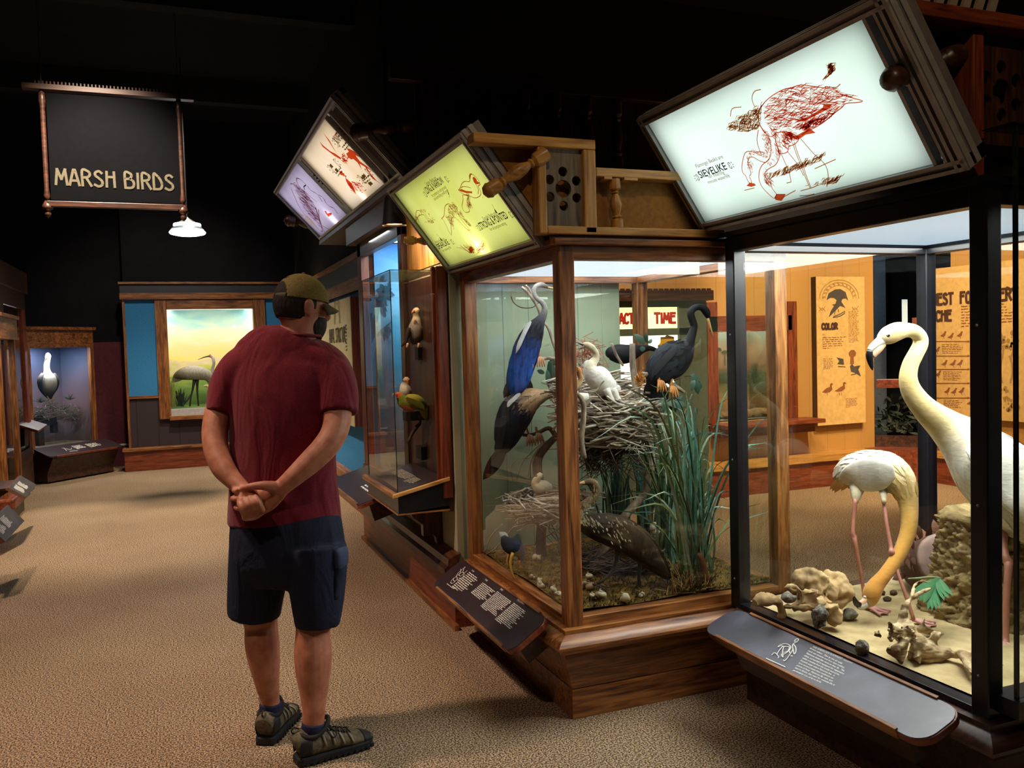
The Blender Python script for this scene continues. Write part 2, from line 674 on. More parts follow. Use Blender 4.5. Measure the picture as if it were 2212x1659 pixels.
def capitals(word, plane, a, b, h, adv, stroke, m, parent=None, name='lettering', e=0.002, gap=0.25, slope=0.0):
    """Draw a word in hand-drawn capitals from panel coordinates (a, b); adv is the letter width."""
    g = G()
    x = a
    k = 0
    for ch in word:
        if ch == ' ':
            x += adv * 0.75
            continue
        wd = adv * (0.3 if ch == 'I' else 1.15 if ch == 'M' else 1.0)
        for st in GLYPH[ch]:
            q = [(x + wd * p[0], b + h * p[1] + slope * (x + wd * p[0] - a)) for p in st]
            if ch in ROUND and len(q) > 3:
                q = catmull(q, 5)
            P = [plane.at(p[0], p[1], e) for p in q]
            for i in range(len(P) - 1):
                d = (P[i + 1] - P[i])
                k += 1
                up = plane.n * (.0004 * (k % 7))
                if d.length > 1e-9:
                    d = d.normalized() * stroke * 0.35
                    g.ribbon([P[i] - d + up, P[i + 1] + d + up], stroke, plane.n)
        x += wd + adv * gap
    return g.build(name, m, parent)


def text_block(g, plane, a, b, w, h, lines, rnd, stroke=0.55, ragged=0.25, e=0.0016):
    """Lines of print too small to read in the photograph, as word-length strokes."""
    lh = h / lines
    for i in range(lines):
        y = b - lh * (i + 0.5)
        end = w * (1 - ragged * rnd.random()) if i < lines - 1 else w * rnd.uniform(.3, .8)
        x = 0
        while x < end:
            L = min(lh * rnd.uniform(0.8, 3.0), end - x)
            if L > lh * .3:
                n = max(2, int(L / (lh * .45)))
                pts = [plane.at(a + x + L * k / n, y + rnd.uniform(-.12, .12) * lh, e) for k in range(n + 1)]
                g.ribbon(pts, [lh * stroke * rnd.uniform(.6, 1.1) for _ in pts], plane.n)
            x += L + lh * 0.5
    return g


def copy_tree(o, parent=None):
    c = o.copy()
    COL.objects.link(c)
    if parent is not None:
        c.parent = parent
    for ch in o.children:
        copy_tree(ch, c)
    return c


def hatch(g, plane, poly, n, rnd, length, width, ang, spread=0.5, e=0.0018, bend=0.2):
    """Pen strokes scattered inside an outline given in pixels of the print."""
    Q = [plane.loc(plane.px(*p)) for p in poly]
    xs, ys = [q[0] for q in Q], [q[1] for q in Q]

    def inside(x, y):
        r = False
        j = len(Q) - 1
        for i in range(len(Q)):
            if (Q[i][1] > y) != (Q[j][1] > y) and x < (Q[j][0] - Q[i][0]) * (y - Q[i][1]) / (Q[j][1] - Q[i][1]) + Q[i][0]:
                r = not r
            j = i
        return r
    k = 0
    for _ in range(n * 6):
        if k >= n:
            break
        x, y = rnd.uniform(min(xs), max(xs)), rnd.uniform(min(ys), max(ys))
        if not inside(x, y):
            continue
        a = (ang(x, y) if callable(ang) else ang) + rnd.gauss(0, spread)
        L = length * rnd.uniform(.5, 1.3)
        c, s = math.cos(a), math.sin(a)
        bd = bend * L * rnd.uniform(-1, 1)
        pts = [(x - c * L / 2, y - s * L / 2), (x - s * bd, y + c * bd), (x + c * L / 2, y + s * L / 2)]
        if not (inside(*pts[0]) and inside(*pts[2])):
            continue
        e2 = e + rnd.uniform(.0002, .0009)
        g.ribbon([plane.at(p[0], p[1], e2) for p in pts], [width * .3, width * rnd.uniform(.7, 1.2), width * .2], plane.n)
        k += 1
    return g


def pen(g, plane, pts, w, sub=4, e=0.0019):
    """A pen line traced on a print; w in metres."""
    Q = catmull([tuple(p) for p in pts], sub)
    g.ribbon([plane.px(q[0], q[1], e + .001 + .0002 * (len(g.f) % 5)) for q in Q], w, plane.n)
    return g
# ------------------------------------------------------------------ shared materials
OAK = {a: wood('oak_' + a, '3a1b0a', '7a4721', 'aa6f38', a) for a in 'xyz'}
DARKW = {a: wood('walnut_' + a, '1d0f0a', '3a2015', '57331f', a, rough=0.4) for a in 'xyz'}
RED = {a: wood('cherry_' + a, '42180c', '70301a', '8e4526', a) for a in 'xyz'}
PINE = {a: wood('pine_' + a, '8a5a24', 'b98440', 'd6a258', a, grain=0.8) for a in 'xyz'}
BLACKW = plain('black_paint', '17171c', 0.35)
CHAR = plain('charcoal_paint', '2a2528', 0.55)
BLUE = noisy('blue_felt', [(0.3, '2f74a8'), (0.7, '3d8cc4')], (90, 90, 90), rough=0.9, bmp=0.1, dist=0.002)
MAROON = noisy('maroon_plaster', [(0.3, '5a2630'), (0.7, '6b303a')], (30, 30, 30), rough=0.8, bmp=0.1, dist=0.003)
NIGHT = noisy('black_plaster', [(0.3, '0b0b10'), (0.7, '121218')], (4, 4, 4), rough=0.9, bmp=0)
NAVY = plain('navy_board', '23262f', 0.5)
GLASS = glass_mat('glass', (0.965, 0.985, 0.972))
ACRYLIC = glass_mat('acrylic', (0.96, 0.97, 0.96), 1.49)
ALU = plain('aluminium', 'a8a4a2', 0.4, 0.3)
ALUD = plain('dark_aluminium', '7a7472', 0.45, 0.25)
WHITE_INK = plain('white_print', 'e8e4da', 0.6)
TAN_INK = plain('tan_print', 'c9bda4', 0.6)

# ------------------------------------------------------------------ room
carpet, t_, b_ = nt('carpet')
vec = coords(t_, (150, 150, 150))
n1 = nd(t_, 'ShaderNodeTexNoise', Scale=1.0, Detail=3.0)
t_.links.new(vec, n1.inputs['Vector'])
vec = coords(t_, (1.4, 1.4, 1.4))
n2 = nd(t_, 'ShaderNodeTexNoise', Scale=1.0, Detail=4.0)
t_.links.new(vec, n2.inputs['Vector'])
c1 = ramp(t_, n1.outputs['Fac'], [(0.41, '4a3a2e'), (0.5, '8f765e'), (0.59, 'c9b090')])
c2 = ramp(t_, n2.outputs['Fac'], [(0.3, (0.82, 0.80, 0.78)), (0.7, (1, 1, 1))])
mx = nd(t_, 'ShaderNodeMixRGB', blend_type='MULTIPLY')
mx.inputs[0].default_value = 1
t_.links.new(c1, mx.inputs[1])
t_.links.new(c2, mx.inputs[2])
t_.links.new(mx.outputs[0], b_.inputs['Base Color'])
b_.inputs['Roughness'].default_value = 0.95
b_.inputs['Specular IOR Level'].default_value = 0.1
bump(t_, b_, n1.outputs['Fac'], 0.2, 0.005)
struct(G().box(-3.2, 9.6, -3.2, 14.2, -0.1, 0).build('floor', carpet))
struct(G().box(-3.2, 9.6, -3.2, 14.2, 4.7, 4.8).build('ceiling', NIGHT))
struct(G().box(-3.3, -3.2, -3.2, 14.2, 0, 4.7).build('wall_left', NIGHT))
struct(G().box(9.6, 9.7, -3.2, 14.2, 0, 4.7).build('wall_right', NIGHT))
struct(G().box(-3.2, 9.6, -3.3, -3.2, 0, 4.7).build('wall_front', NIGHT))
g = G().box(-3.2, -0.62, 12.95, 14.2, 1.71, 4.7).box(-0.62, 1.6, 12.55, 14.2, 2.5, 4.7).box(1.6, 9.6, 12.55, 14.2, 1.71, 4.7)
struct(g.build('wall_back', NIGHT))
struct(G().box(-3.2, -0.62, 12.95, 14.2, 0.30, 1.71).build('wall_back_lower', MAROON))
struct(G().box(-3.2, -0.62, 12.90, 14.2, 0.0, 0.285).build('baseboard_back', MAROON))
struct(G().box(-3.2, -0.62, 12.89, 12.96, 0.285, 0.305).build('trim_1', WHITE_INK))
# ceiling joists and a duct, barely lit
for i, y in enumerate((2.2, 5.0, 7.8, 10.6)):
    struct(G().box(-3.2, 9.6, y, y + 0.16, 4.42, 4.7).build('beam', plain('joist_paint', '0e0c0c', 0.9) if i == 0 else bpy.data.materials['joist_paint']))

# wall closing the aisle on the right, beyond the puffin cabinet
CREAMW = grooves('cream_beadboard_x', 'a39d80', '5c553f', 'x', 0.115)
CREAMWY = grooves('cream_beadboard_y', 'a39d80', '5c553f', 'y', 0.115)
struct(G().box(1.62, 1.75, 6.75, 12.55, 0, 4.7).build('wall_right_aisle', NIGHT))
g = thing('wall_panelling', 'blue felt wall panelling with oak header behind the animal structure panel', 'wall panel', (1.6, 9.5, 0))
G().box(1.585, 1.62, 6.76, 12.3, 0.30, 2.05).build('felt_panel', BLUE, g)
G().box(1.56, 1.62, 6.76, 12.3, 2.05, 2.17).build('lower_rail', OAK['y'], g)
G().box(1.57, 1.62, 6.76, 12.3, 2.17, 2.34).build('header_board', NAVY, g)
G().box(1.55, 1.62, 6.76, 12.3, 2.34, 2.39).build('top_rail', OAK['y'], g)
G().box(1.50, 1.62, 6.76, 12.3, 0.22, 0.30).build('base_rail', OAK['y'], g)
G().box(1.52, 1.62, 6.76, 12.3, 0.0, 0.22).build('base_board', RED['y'], g)


def rect_loft(g, x0, x1, y0, y1, prof, close=True, back=0.0):
    """Skirting that runs round a rectangle; prof: (outset, z)."""
    vs = []
    for o, z in prof:
        vs += [(x0 - o, y0 - o, z), (x1 + o, y0 - o, z), (x1 + o, y1 + o * back, z), (x0 - o, y1 + o * back, z)]
    k = len(prof)
    fs = [(i * 4 + j, i * 4 + (j + 1) % 4, (i + 1) * 4 + (j + 1) % 4, (i + 1) * 4 + j) for i in range(k - 1) for j in range(4)]
    if close:
        fs += [(3, 2, 1, 0), tuple((k - 1) * 4 + j for j in range(4))]
    return g.add(vs, fs)


def roll(o0, z0, z1, out, n=7):
    """Half-round moulding profile."""
    return [(o0 + out * math.sin(PI * i / n) ** 0.7, z0 + (z1 - z0) * i / n) for i in range(n + 1)]


def glass_case(name, label, x0, x1, y0, y1, wood_, base, zs, zt, head, post, panel_mat, flare, sides='flbr', posts='abcd', yb=None):
    t = thing(name, label, 'display case', ((x0 + x1) / 2, (y0 + y1) / 2, 0))
    k = 0.015
    yt, y1 = y1, yb or y1
    rect_loft(G(), x0 + k, x1 - k, y0 + k, y1 - k, [(0, 0), (0, 0.12)]).build('kick_board', base['x'], t)
    rect_loft(G(), x0 + k, x1 - k, y0 + k, y1 - k, [(-0.01, 0.12), (0, 0.125), (flare, 0.27), (flare, 0.285)]).build('flared_plinth', base['x'], t)
    rect_loft(G(), x0, x1, y0, y1, [(0.0, 0.28)] + roll(0.035, 0.285, 0.36, 0.045) + [(0.03, 0.362), (0.03, 0.378), (0.0, 0.38)]).build('base_moulding', base['x'], t, smooth=True, angle=30)
    z0, y1 = 0.378, yt
    # sill rails
    for nm, a, b in (('sill_rail', z0, zs), ('header_rail', zt, zt + head)):
        for ya in (y0, y1 - post):
            G().box(x0, x1, ya, ya + post, a, b).build(nm, wood_['x'], t, bevel=0.003)
        for xa in (x0, x1 - post):
            G().box(xa, xa + post, y0, y1, a, b).build(nm, wood_['y'], t, bevel=0.003)
    for (cx, cy), c in zip(((x0, y0), (x1 - post, y0), (x0, y1 - post), (x1 - post, y1 - post)), 'abcd'):
        if c in posts:
            G().box(cx - .002, cx + post + .002, cy - .002, cy + post + .002, z0, zt + head).build('corner_post', wood_['z'], t, bevel=0.004)
    p = post * 0.5
    e = 0.004
    if 'f' in sides:
        G().box(x0 + post, x1 - post, y0 + p - e, y0 + p, zs - .01, zt + .01).build('glass_pane', GLASS, t)
    if 'b' in sides:
        G().box(x0 + post, x1 - post, y1 - p, y1 - p + e, zs - .01, zt + .01).build('glass_pane', GLASS, t)
    if 'l' in sides:
        G().box(x0 + p - e, x0 + p, y0 + post, y1 - post, zs - .01, zt + .01).build('glass_pane', GLASS, t)
    if 'r' in sides:
        G().box(x1 - p, x1 - p + e, y0 + post, y1 - post, zs - .01, zt + .01).build('glass_pane', GLASS, t)
    G().box(x0 + post, x1 - post, y0 + post, y1 - post, zt + head - .02, zt + head).build('light_diffuser', panel_mat, t)
    return t


case1 = glass_case('glass_display_case', 'oak framed glass case of black anhingas, limpkin and twig nests', 1.40, 2.48, 3.04, 4.28,
                   OAK, OAK, 0.415, 1.83, 0.055, 0.062, lit('case_diffuser', (0.74, 0.86, 1.0), 1.25, (60, 60, 1)), 0.05)
G().box(1.37, 2.17, 3.01, 3.06, 1.885, 1.91).build('cornice_lip', OAK['x'], case1, bevel=0.004)
G().box(1.37, 1.41, 3.061, 4.29, 1.885, 1.91).build('cornice_lip', OAK['y'], case1, bevel=0.004)
G().box(1.37, 2.50, 3.061, 4.30, 1.91, 1.925).build('lid', DARKW['x'], case1)

BLK = {a: plain('black_metal_' + a, '15141a', 0.32, 0.0) for a in 'xyz'}
case2 = glass_case('glass_display_case', 'black framed glass case holding two pale flamingos on sand', 2.14, 3.24, 1.77, 3.0,
                   BLK, DARKW, 0.40, 1.86, 0.06, 0.055, lit('ribbed_diffuser', (0.56, 0.76, 0.98), .82, (8, 120, 1)), 0.03, yb=2.94)
G().box(2.12, 3.26, 1.75, 3.02, 1.921, 1.94).build('lid', BLK['x'], case2)
for z in (0.5, 1.0, 1.52):
    for y in (1.80, 2.972):
        G().lathe([(0.004, 0), (0.004, .003), (.002, .005)], (2.138, y, z), (-1, 0, 0), 8).build('screw', ALU, case2)


lamp('AREA', 'case_tubes', (1.94, 3.66, 1.865), 88, (0.93, 0.96, 1.0), .95, (1.94, 3.66, 0), size_y=1.1)
lamp('AREA', 'case_tubes', (2.69, 2.4, 1.885), 60, (0.98, 0.98, 0.94), .95, (2.69, 2.4, 0), size_y=1.1)

# ------------------------------------------------------------------ cabinet block with the puffin vitrine and the blue diorama
blk = thing('diorama_cabinet', 'cream beadboard cabinet with blue painted diorama behind the puffin vitrine', 'display cabinet', (1.9, 5.5, 0))
G().box(1.33, 2.42, 4.33, 6.72, 0.0, 0.30).build('base_board', RED['y'], blk)
g = G().add([], [])
prof = [(1.32, .28), (1.27, .30), (1.265, .335), (1.285, .35), (1.29, .385), (1.33, .405), (1.36, .41)]
n_ = len(prof)
vs = [(x, y, z) for y in (4.29, 6.74) for x, z in prof]
g.add(vs, [(i, i + 1, n_ + i + 1, n_ + i)[::-1] for i in range(n_ - 1)] + [tuple(range(n_)), tuple(range(n_, 2 * n_))[::-1]])
g.build('base_moulding', DARKW['y'], blk)
G().box(1.31, 1.335, 4.28, 6.73, 0, 0.03).build('shoe_strip', OAK['y'], blk)
GREENW = grooves('green_beadboard', 'a9b294', '6d735a', 'x', 0.15, width=0.025)
G().box(1.36, 2.365, 4.335, 4.37, 0.30, 2.05).build('end_wall', GREENW, blk)
# side wall to the aisle, with the diorama window left open (y 5.22 to 6.45, z .62 to 2.25)
G().box(1.355, 1.39, 4.33, 5.2, 0.30, 1.96).box(1.355, 1.39, 5.2, 6.72, 0.30, 0.60).box(1.355, 1.39, 6.47, 6.72, 0.60, 2.30).build('side_wall', CREAMWY, blk)
G().box(1.33, 1.40, 4.38, 5.19, 0.62, 1.9).build('brown_backing', DARKW['z'], blk)
G().box(1.35, 1.39, 4.33, 5.2, 1.96, 2.36).build('upper_boards', PINE['z'], blk)
# window casing
g = G().box(1.315, 1.37, 6.40, 6.52, .55, 2.30)
g.build('casing', RED['z'], blk, bevel=.004)
G().box(1.315, 1.37, 5.16, 5.26, .55, 2.34).build('casing', DARKW['z'], blk, bevel=.004)
G().box(1.315, 1.37, 5.16, 6.52, 2.20, 2.30).build('casing', DARKW['y'], blk, bevel=.004)
G().box(1.30, 1.37, 5.16, 6.52, .55, .63).build('sill', RED['y'], blk, bevel=.004)
G().box(1.29, 1.345, 4.345, 4.45, 0.70, 1.93).box(1.275, 1.35, 4.38, 4.415, 0.70, 1.93).build('casing', RED['z'], blk, bevel=.004)
G().box(1.25, 1.34, 4.36, 6.6, 1.93 + .37, 2.47).box(1.34, 2.42, 4.33, 6.72, 2.36, 2.47).build('header_box', DARKW['y'], blk)
G().box(1.362, 1.366, 5.26, 6.40, .63, 2.20).build('glass_pane', GLASS, blk)
# painted curved backdrop
mb = painting('marsh_backdrop', 0.6, 2.3, [(0.0, '5c544c'), (0.2, '746a66'), (0.34, '59727c'), (0.45, '2f6f86'), (0.6, '4f98b4'), (0.75, '80bede'), (0.9, '6fb0e4'), (1.0, '4f96de')], warp=0.3, scale=(3, 3, 6))
arc = [(1.42, 6.42), (1.7, 6.40), (1.95, 6.28), (2.1, 6.0), (2.14, 5.6), (2.14, 5.28)]
arc = [tuple(q) for q in catmull(arc, 4)]
vs = [(x, y, z) for z in (.58, 2.3) for x, y in arc]
n_ = len(arc)
g = G().add(vs, [(i, i + 1, n_ + i + 1, n_ + i) for i in range(n_ - 1)])
bd = g.build('painted_backdrop', mb, blk, smooth=True)
G().box(1.38, 2.2, 5.2, 6.45, .56, .60).build('diorama_floor', noisy('grey_sand', [(0.3, '4d4740'), (0.7, '7d766a')], (20, 20, 20)), blk)
G().box(1.39, 2.2, 5.2, 5.225, .6, 2.3).build('inner_wall', mb, blk)
G().box(1.42, 2.1, 5.3, 6.35, 2.30, 2.32).build('light_diffuser', lit('daylight_tube', (0.8, 0.92, 1.0), 5.0), blk)
lamp('AREA', 'diorama_tube', (1.75, 5.8, 2.29), 26, (.9, .96, 1.0), .6, (1.85, 5.8, 0), size_y=.9)
# palm fronds and branches painted on the backdrop
fr = random.Random(4)
pl = plain('painted_frond', '1f5a70', 0.7)
g = G()


def on_arc(px, py, e=0.012):
    best, bp = 1e9, None
    for i in range(n_ - 1):
        a, b = V((arc[i][0], arc[i][1], 0)), V((arc[i + 1][0], arc[i + 1][1], 0))
        nn = V((b.y - a.y, a.x - b.x, 0)).normalized()
        r = ray(px, py)
        den = r.dot(nn)
        if abs(den) < 1e-6:
            continue
        p = CAM_P + r * ((a - CAM_P).dot(nn) / den)
        u = (V((p.x, p.y, 0)) - a).dot(b - a) / (b - a).length_squared
        d = max(0, -u, u - 1)
        if d < best:
            best, bp = d, (p + nn * e * (-1 if nn.dot(CAM_P - p) < 0 else 1), nn)
    return bp


for (cx_, cy_, R, k) in ((815, 655, 30, 13), (830, 630, 22, 9), (835, 712, 14, 6)):
    for i in range(k):
        a = 2 * PI * i / k + fr.uniform(-.2, .2)
        ln = R * fr.uniform(.7, 1.15)
        P = [on_arc(cx_ + math.cos(a) * ln * u, cy_ + math.sin(a) * ln * u * 1.1 + u * u * 8)[0] for u in (0, .35, .7, 1)]
        g.ribbon(P, [.02, .035, .025, .004], on_arc(cx_, cy_)[1])
for path in (((800, 760), (808, 735), (822, 715), (845, 695)), ((843, 600), (838, 620), (828, 640)), ((798, 800), (803, 770), (812, 740))):
    P = [on_arc(*q)[0] for q in path]
    g.ribbon(P, [.02] * (len(P) - 1) + [.006], on_arc(*path[1])[1])
g.build('painted_foliage', pl, bd)

# ------------------------------------------------------------------ room behind the cases
ORW = grooves('ochre_beadboard', 'b98a4a', '7d5526', 'x', 0.22, width=0.02)
ORWY = grooves('ochre_beadboard_y', 'b98a4a', '7d5526', 'y', 0.4, width=0.012)
struct(G().box(2.4, 4.78, 6.95, 7.1, 0, 2.35).box(4.78, 5.62, 6.95, 7.1, 0, .70).box(4.78, 5.62, 6.95, 7.1, 1.72, 2.35).box(5.62, 6.78, 6.95, 7.1, 0, 2.35).build('wall_rear', ORW))
struct(G().box(1.75, 9.6, 7.1, 7.2, 2.35, 4.7).build('wall_rear_upper', NIGHT))
struct(G().box(7.3, 7.45, 0.5, 6.45, 0, 2.5).build('wall_rear_right', ORWY))
struct(G().box(2.4, 6.6, 6.80, 6.95, 0.0, 0.26).build('baseboard_rear', RED['x']))
struct(G().box(2.4, 6.6, 6.77, 6.95, 0.26, 0.33).build('trim_2', PINE['x']))
struct(G().box(7.05, 7.3, 0.5, 6.4, 0.0, 0.26).build('baseboard_rear_right', RED['y']))
struct(G().box(7.02, 7.3, 0.5, 6.4, 0.26, 0.33).build('trim_3', PINE['y']))
struct(G().prism([(6.55, 6.80, 0), (7.1, 6.36, 0), (7.3, 6.6, 0), (6.75, 7.1, 0)], (0, 0, .33)).build('baseboard_rear_corner', RED['x']))
# ------------------------------------------------------------------ lightboxes and the woodwork that carries them
INK_RED = backlit('red_ink', 'cc4a28')
INK_RUST = backlit('rust_ink', 'b06a34')
INK_DARK = backlit('black_ink', '1c1c22')
INK_BROWN = backlit('brown_ink', '5c4a24')
INK_PLUM = backlit('plum_ink', 'a05c74')
INK_CREAM = backlit('cream_ink', 'f4e8c0')
rnd = random.Random(11)


def spindle(p, q, r, parent, name='spindle', mat=None, ball=True):
    """Turned wooden arm with square blocks at its ends."""
    p, q = V(p), V(q)
    L = (q - p).length
    prof = [(.3, 0), (.95, .0), (.95, .16), (.6, .19), (.8, .22), (.5, .26), (.62, .32), (.95, .46), (.8, .58), (.45, .68), (.72, .71), (.45, .74), (.9, .78), (.95, .80), (.95, .98), (.3, 1.0)]
    o = G().lathe([(a * r, b * L) for a, b in prof], p, q - p, 14).build(name, mat or PINE['x'], parent, smooth=True, angle=35)
    if ball:
        s_ = G().lathe([(0.1 * r, -.9 * r), (.75 * r, -.6 * r), (1.05 * r, 0), (.75 * r, .6 * r), (.1 * r, .9 * r)], p, q - p, 14).build('knob', mat or PINE['x'], o, smooth=True)
    return o


def lightbox(label, xb, zb, xt, zt, y1, y2, sheets, depth_=0.095):
    """y1 far end, y2 near end. sheets: (u0, u1, material) along the length from the far end."""
    w, v = y1 - y2, V((xt - xb, 0, zt - zb))
    h = v.length
    pl = Plane((xb, y1, zb), (0, -1, 0), v)
    t = thing('lightbox_sign', label, 'illuminated sign', (xb, (y1 + y2) / 2, zb), 'tilted lightbox signs over the cases')
    at = pl.at
    n = pl.n
    # case: back, and four channel rails with a raised lip either side of a dark slot
    G().obox(at(.004, .004, -depth_), pl.u * (w - .008), pl.v * (h - .008), n * .012).build('back_panel', CHAR, t)
    rw = .036
    for a, b, du, dv in ((0, 0, w, rw), (0, h - rw, w, rw), (0, 0, rw, h), (w - rw, 0, rw, h)):
        horiz = du > dv
        o = G().obox(at(a, b, -depth_), pl.u * du, pl.v * dv, n * (depth_ - .012)).build('frame_rail', ALUD, t)
        g = G()
        for f in (0.0, 0.66):
            if horiz:
                g.obox(at(a, b + dv * f, -.012), pl.u * du, pl.v * dv * .34, n * .012)
            else:
                g.obox(at(a + du * f, b, -.012), pl.u * du * .34, pl.v * dv, n * .012)
        # ribs down the outer face
        for f in (-.03, -.062):
            k = .004
            if horiz:
                g.obox(at(a, (b - k) if b < h / 2 else b + dv, f), pl.u * du, pl.v * k, n * .02)
            else:
                g.obox(at((a - k) if a < w / 2 else a + du, b, f), pl.u * k, pl.v * dv, n * .02)
        g.build('lip', ALU, o)
    G().obox(at(rw, rw, -.05), pl.u * (w - 2 * rw), pl.v * .004, n * .02).build('screw_strip', ALU, t)
    for u0, u1, m in sheets:
        G().poly([at(u0, rw, -.02), at(u1, rw, -.02), at(u1, h - rw, -.02), at(u0, h - rw, -.02)]).build('graphic_sheet', m, t)
    return t, pl, w, h


def inner_light(pl, u0, u1, h, power, color, spot=None):
    c = pl.at((u0 + u1) / 2, h / 2, -.078)
    d = bpy.data.lights.new('lightbox_tube', 'AREA')
    d.shape = 'RECTANGLE'
    d.size, d.size_y = (u1 - u0) * .96, (h - .08) * .96
    d.energy = power * d.size * d.size_y
    d.color = color
    o = bpy.data.objects.new('lightbox_tube', d)
    COL.objects.link(o)
    o.matrix_world = Matrix.Translation(c) @ Matrix((pl.u, -pl.v, -pl.n)).transposed().to_4x4()
    if spot:
        (px, py), pw, sz = spot
        p = pl.px(px, py, -.02) - pl.n * .058
        lamp('POINT', 'lightbox_bulb', p, pw, (1, .97, .92), sz)


def flourish(g, pl, px, py, s, mirror=1):
    """Curled ornament beside a headline."""
    a0, b0 = pl.loc(pl.px(px, py))
    for k in (-1, 1):
        pts = [(a0 + mirror * s * (.1 + .5 * u) * math.cos(u * 4.2), b0 + k * s * (.15 + .55 * math.sin(u * 3.6))) for u in [i / 9 for i in range(10)]]
        g.ribbon([pl.at(p[0], p[1], e_sheet + .0004) for p in pts], s * .16, pl.n)
    for a in (-.9, 0, .9):
        p = pl.at(a0 + mirror * s * (.75 - abs(a) * .2), b0 + a * s * .5, e_sheet + .0004)
        g.ribbon([p, p + pl.u * mirror * s * .4 + pl.v * a * s * .25], [s * .22, s * .05], pl.n)


e_sheet = -0.0195
# --- the flamingo sign
sheet = backlit('mint_sheet', 'e6f2e8', [(0.3, 'dcece0'), (0.7, 'eaf3ee')])
fl, pl, w, h = lightbox('lit sign with a red drawing of a stooping flamingo, over the flamingo case', 2.07, 1.950, 1.770, 2.395, 3.07, 1.772,
                        [(.036, 1.20, sheet)])
G().obox(pl.at(1.20, .036, -.03), pl.u * .012, pl.v * (h - .072), pl.n * .026).build('divider_bar', ALU, fl)
G().obox(pl.at(1.24, .036, -.03), pl.u * .01, pl.v * (h - .072), pl.n * .028).build('divider_bar', ALU, fl)
inner_light(pl, .04, 1.195, h, 4.3, (0.92, 1.0, 0.95))


def c8(*p):
    return [(1480 + x / 4.61, 100 + y / 4.61) for x, y in p]


def pens(g, pl, lists, w):
    for q in lists:
        pen(g, pl, q, w, 3, e_sheet)


pl8 = lambda L: [c8(*q) for q in L]
body = [(735, 640), (790, 560), (870, 490), (980, 430), (1060, 412), (1150, 385), (1250, 395), (1350, 410), (1480, 430), (1560, 480), (1650, 510), (1770, 545),
        (1700, 562), (1600, 570), (1560, 610), (1480, 670), (1400, 740), (1310, 800), (1230, 840), (1160, 880), (1080, 870), (980, 840), (905, 860), (860, 900), (790, 860), (745, 780), (725, 700)]
belly = [(910, 860), (1000, 850), (1070, 870), (1130, 920), (1090, 975), (1030, 1000), (1020, 1050), (960, 1070), (930, 1040), (905, 960)]
neck1 = [(745, 780), (900, 850), (905, 940), (935, 1040), (935, 1110), (900, 1180), (800, 1250), (790, 1290), (850, 1370), (870, 1430), (800, 1440), (760, 1390), (735, 1320), (740, 1240), (770, 1180), (820, 1140), (850, 1090), (855, 1010), (790, 850)]
neck2 = [(730, 830), (715, 930), (735, 1020), (760, 1085), (700, 1060), (640, 1045), (600, 1060), (580, 1110), (565, 1200), (580, 1270), (640, 1290), (650, 1240), (625, 1160), (640, 1110), (680, 1105), (740, 1140), (800, 1155), (850, 1100), (840, 980), (780, 860)]
foliage = [(350, 865), (400, 800), (480, 740), (560, 690), (680, 620), (745, 560), (725, 700), (730, 830), (600, 890), (480, 880)]
twig = [(1290, 385), (1350, 330), (1400, 270), (1310, 200), (1465, 190), (1460, 250), (1430, 300), (1340, 385)]
g = G()
dirb = lambda x, y: -0.5 + rnd.uniform(-.4, .4)
e0 = e_sheet
hatch(g, pl, c8(*body), 480, rnd, .045, .0026, -.15, .35, e0)
hatch(g, pl, c8(*body[12:24]), 200, rnd, .035, .0028, .45, .3, e0)
hatch(g, pl, c8(*belly), 110, rnd, .03, .0028, -.8, .4, e0)
hatch(g, pl, c8(*neck1), 190, rnd, .026, .0026, 1.7, .5, e0)
hatch(g, pl, c8(*neck2), 130, rnd, .024, .0024, 1.7, .8, e0)
pens(g, pl, pl8([body[:13], body[12:20], body[22:] + body[:2], belly,
                 [(735, 640), (725, 700), (745, 780), (790, 850), (840, 930), (855, 1010), (850, 1090), (820, 1140), (770, 1180), (740, 1240), (735, 1320), (760, 1390), (800, 1440), (840, 1480)],
                 [(905, 850), (900, 950), (935, 1040), (935, 1110), (900, 1180), (840, 1215), (800, 1250), (790, 1290), (820, 1330), (850, 1370), (870, 1420), (910, 1470)],
                 [(730, 830), (715, 930), (735, 1020), (760, 1085), (700, 1060), (640, 1045), (600, 1060), (580, 1110), (565, 1200), (575, 1260), (600, 1285)],
                 [(840, 1120), (800, 1155), (740, 1140), (680, 1105), (640, 1110), (625, 1160), (640, 1210), (655, 1270), (640, 1290)],
                 [(600, 1285), (620, 1330), (640, 1360), (662, 1355), (640, 1295)], [(840, 1480), (890, 1515), (910, 1470)]]), .0032)
g.poly([pl.px(*q, e0) for q in c8((1110, 745), (1250, 690), (1370, 610), (1380, 575), (1470, 570), (1430, 620), (1300, 690), (1200, 740), (1080, 765))[::-1]])
g.poly([pl.px(*q, e0) for q in c8((910, 1470), (1000, 1470), (990, 1500), (960, 1540), (900, 1530), (890, 1505))[::-1]])
g.poly([pl.px(*q, e0) for q in c8((610, 1390), (640, 1360), (690, 1365), (705, 1385), (660, 1400))[::-1]])
g.poly([pl.px(*q, e0) for q in c8((1000, 850), (1055, 850), (1070, 880), (1065, 960), (1040, 900))[::-1]])
g.poly([pl.px(*q, e0) for q in c8((1080, 905), (1240, 815), (1300, 862), (1200, 880), (1130, 930))[::-1]])
g.build('flamingo_drawing', INK_RED, fl)
g = G()
hatch(g, pl, c8(*foliage), 240, rnd, .035, .003, .25, .5, e0)
hatch(g, pl, c8(*twig), 70, rnd, .03, .004, .4, .5, e0)
hatch(g, pl, c8((700, 1330), (1380, 1060), (1420, 1080), (1250, 1210), (1000, 1300), (760, 1370)), 110, rnd, .05, .003, .42, .08, e0)
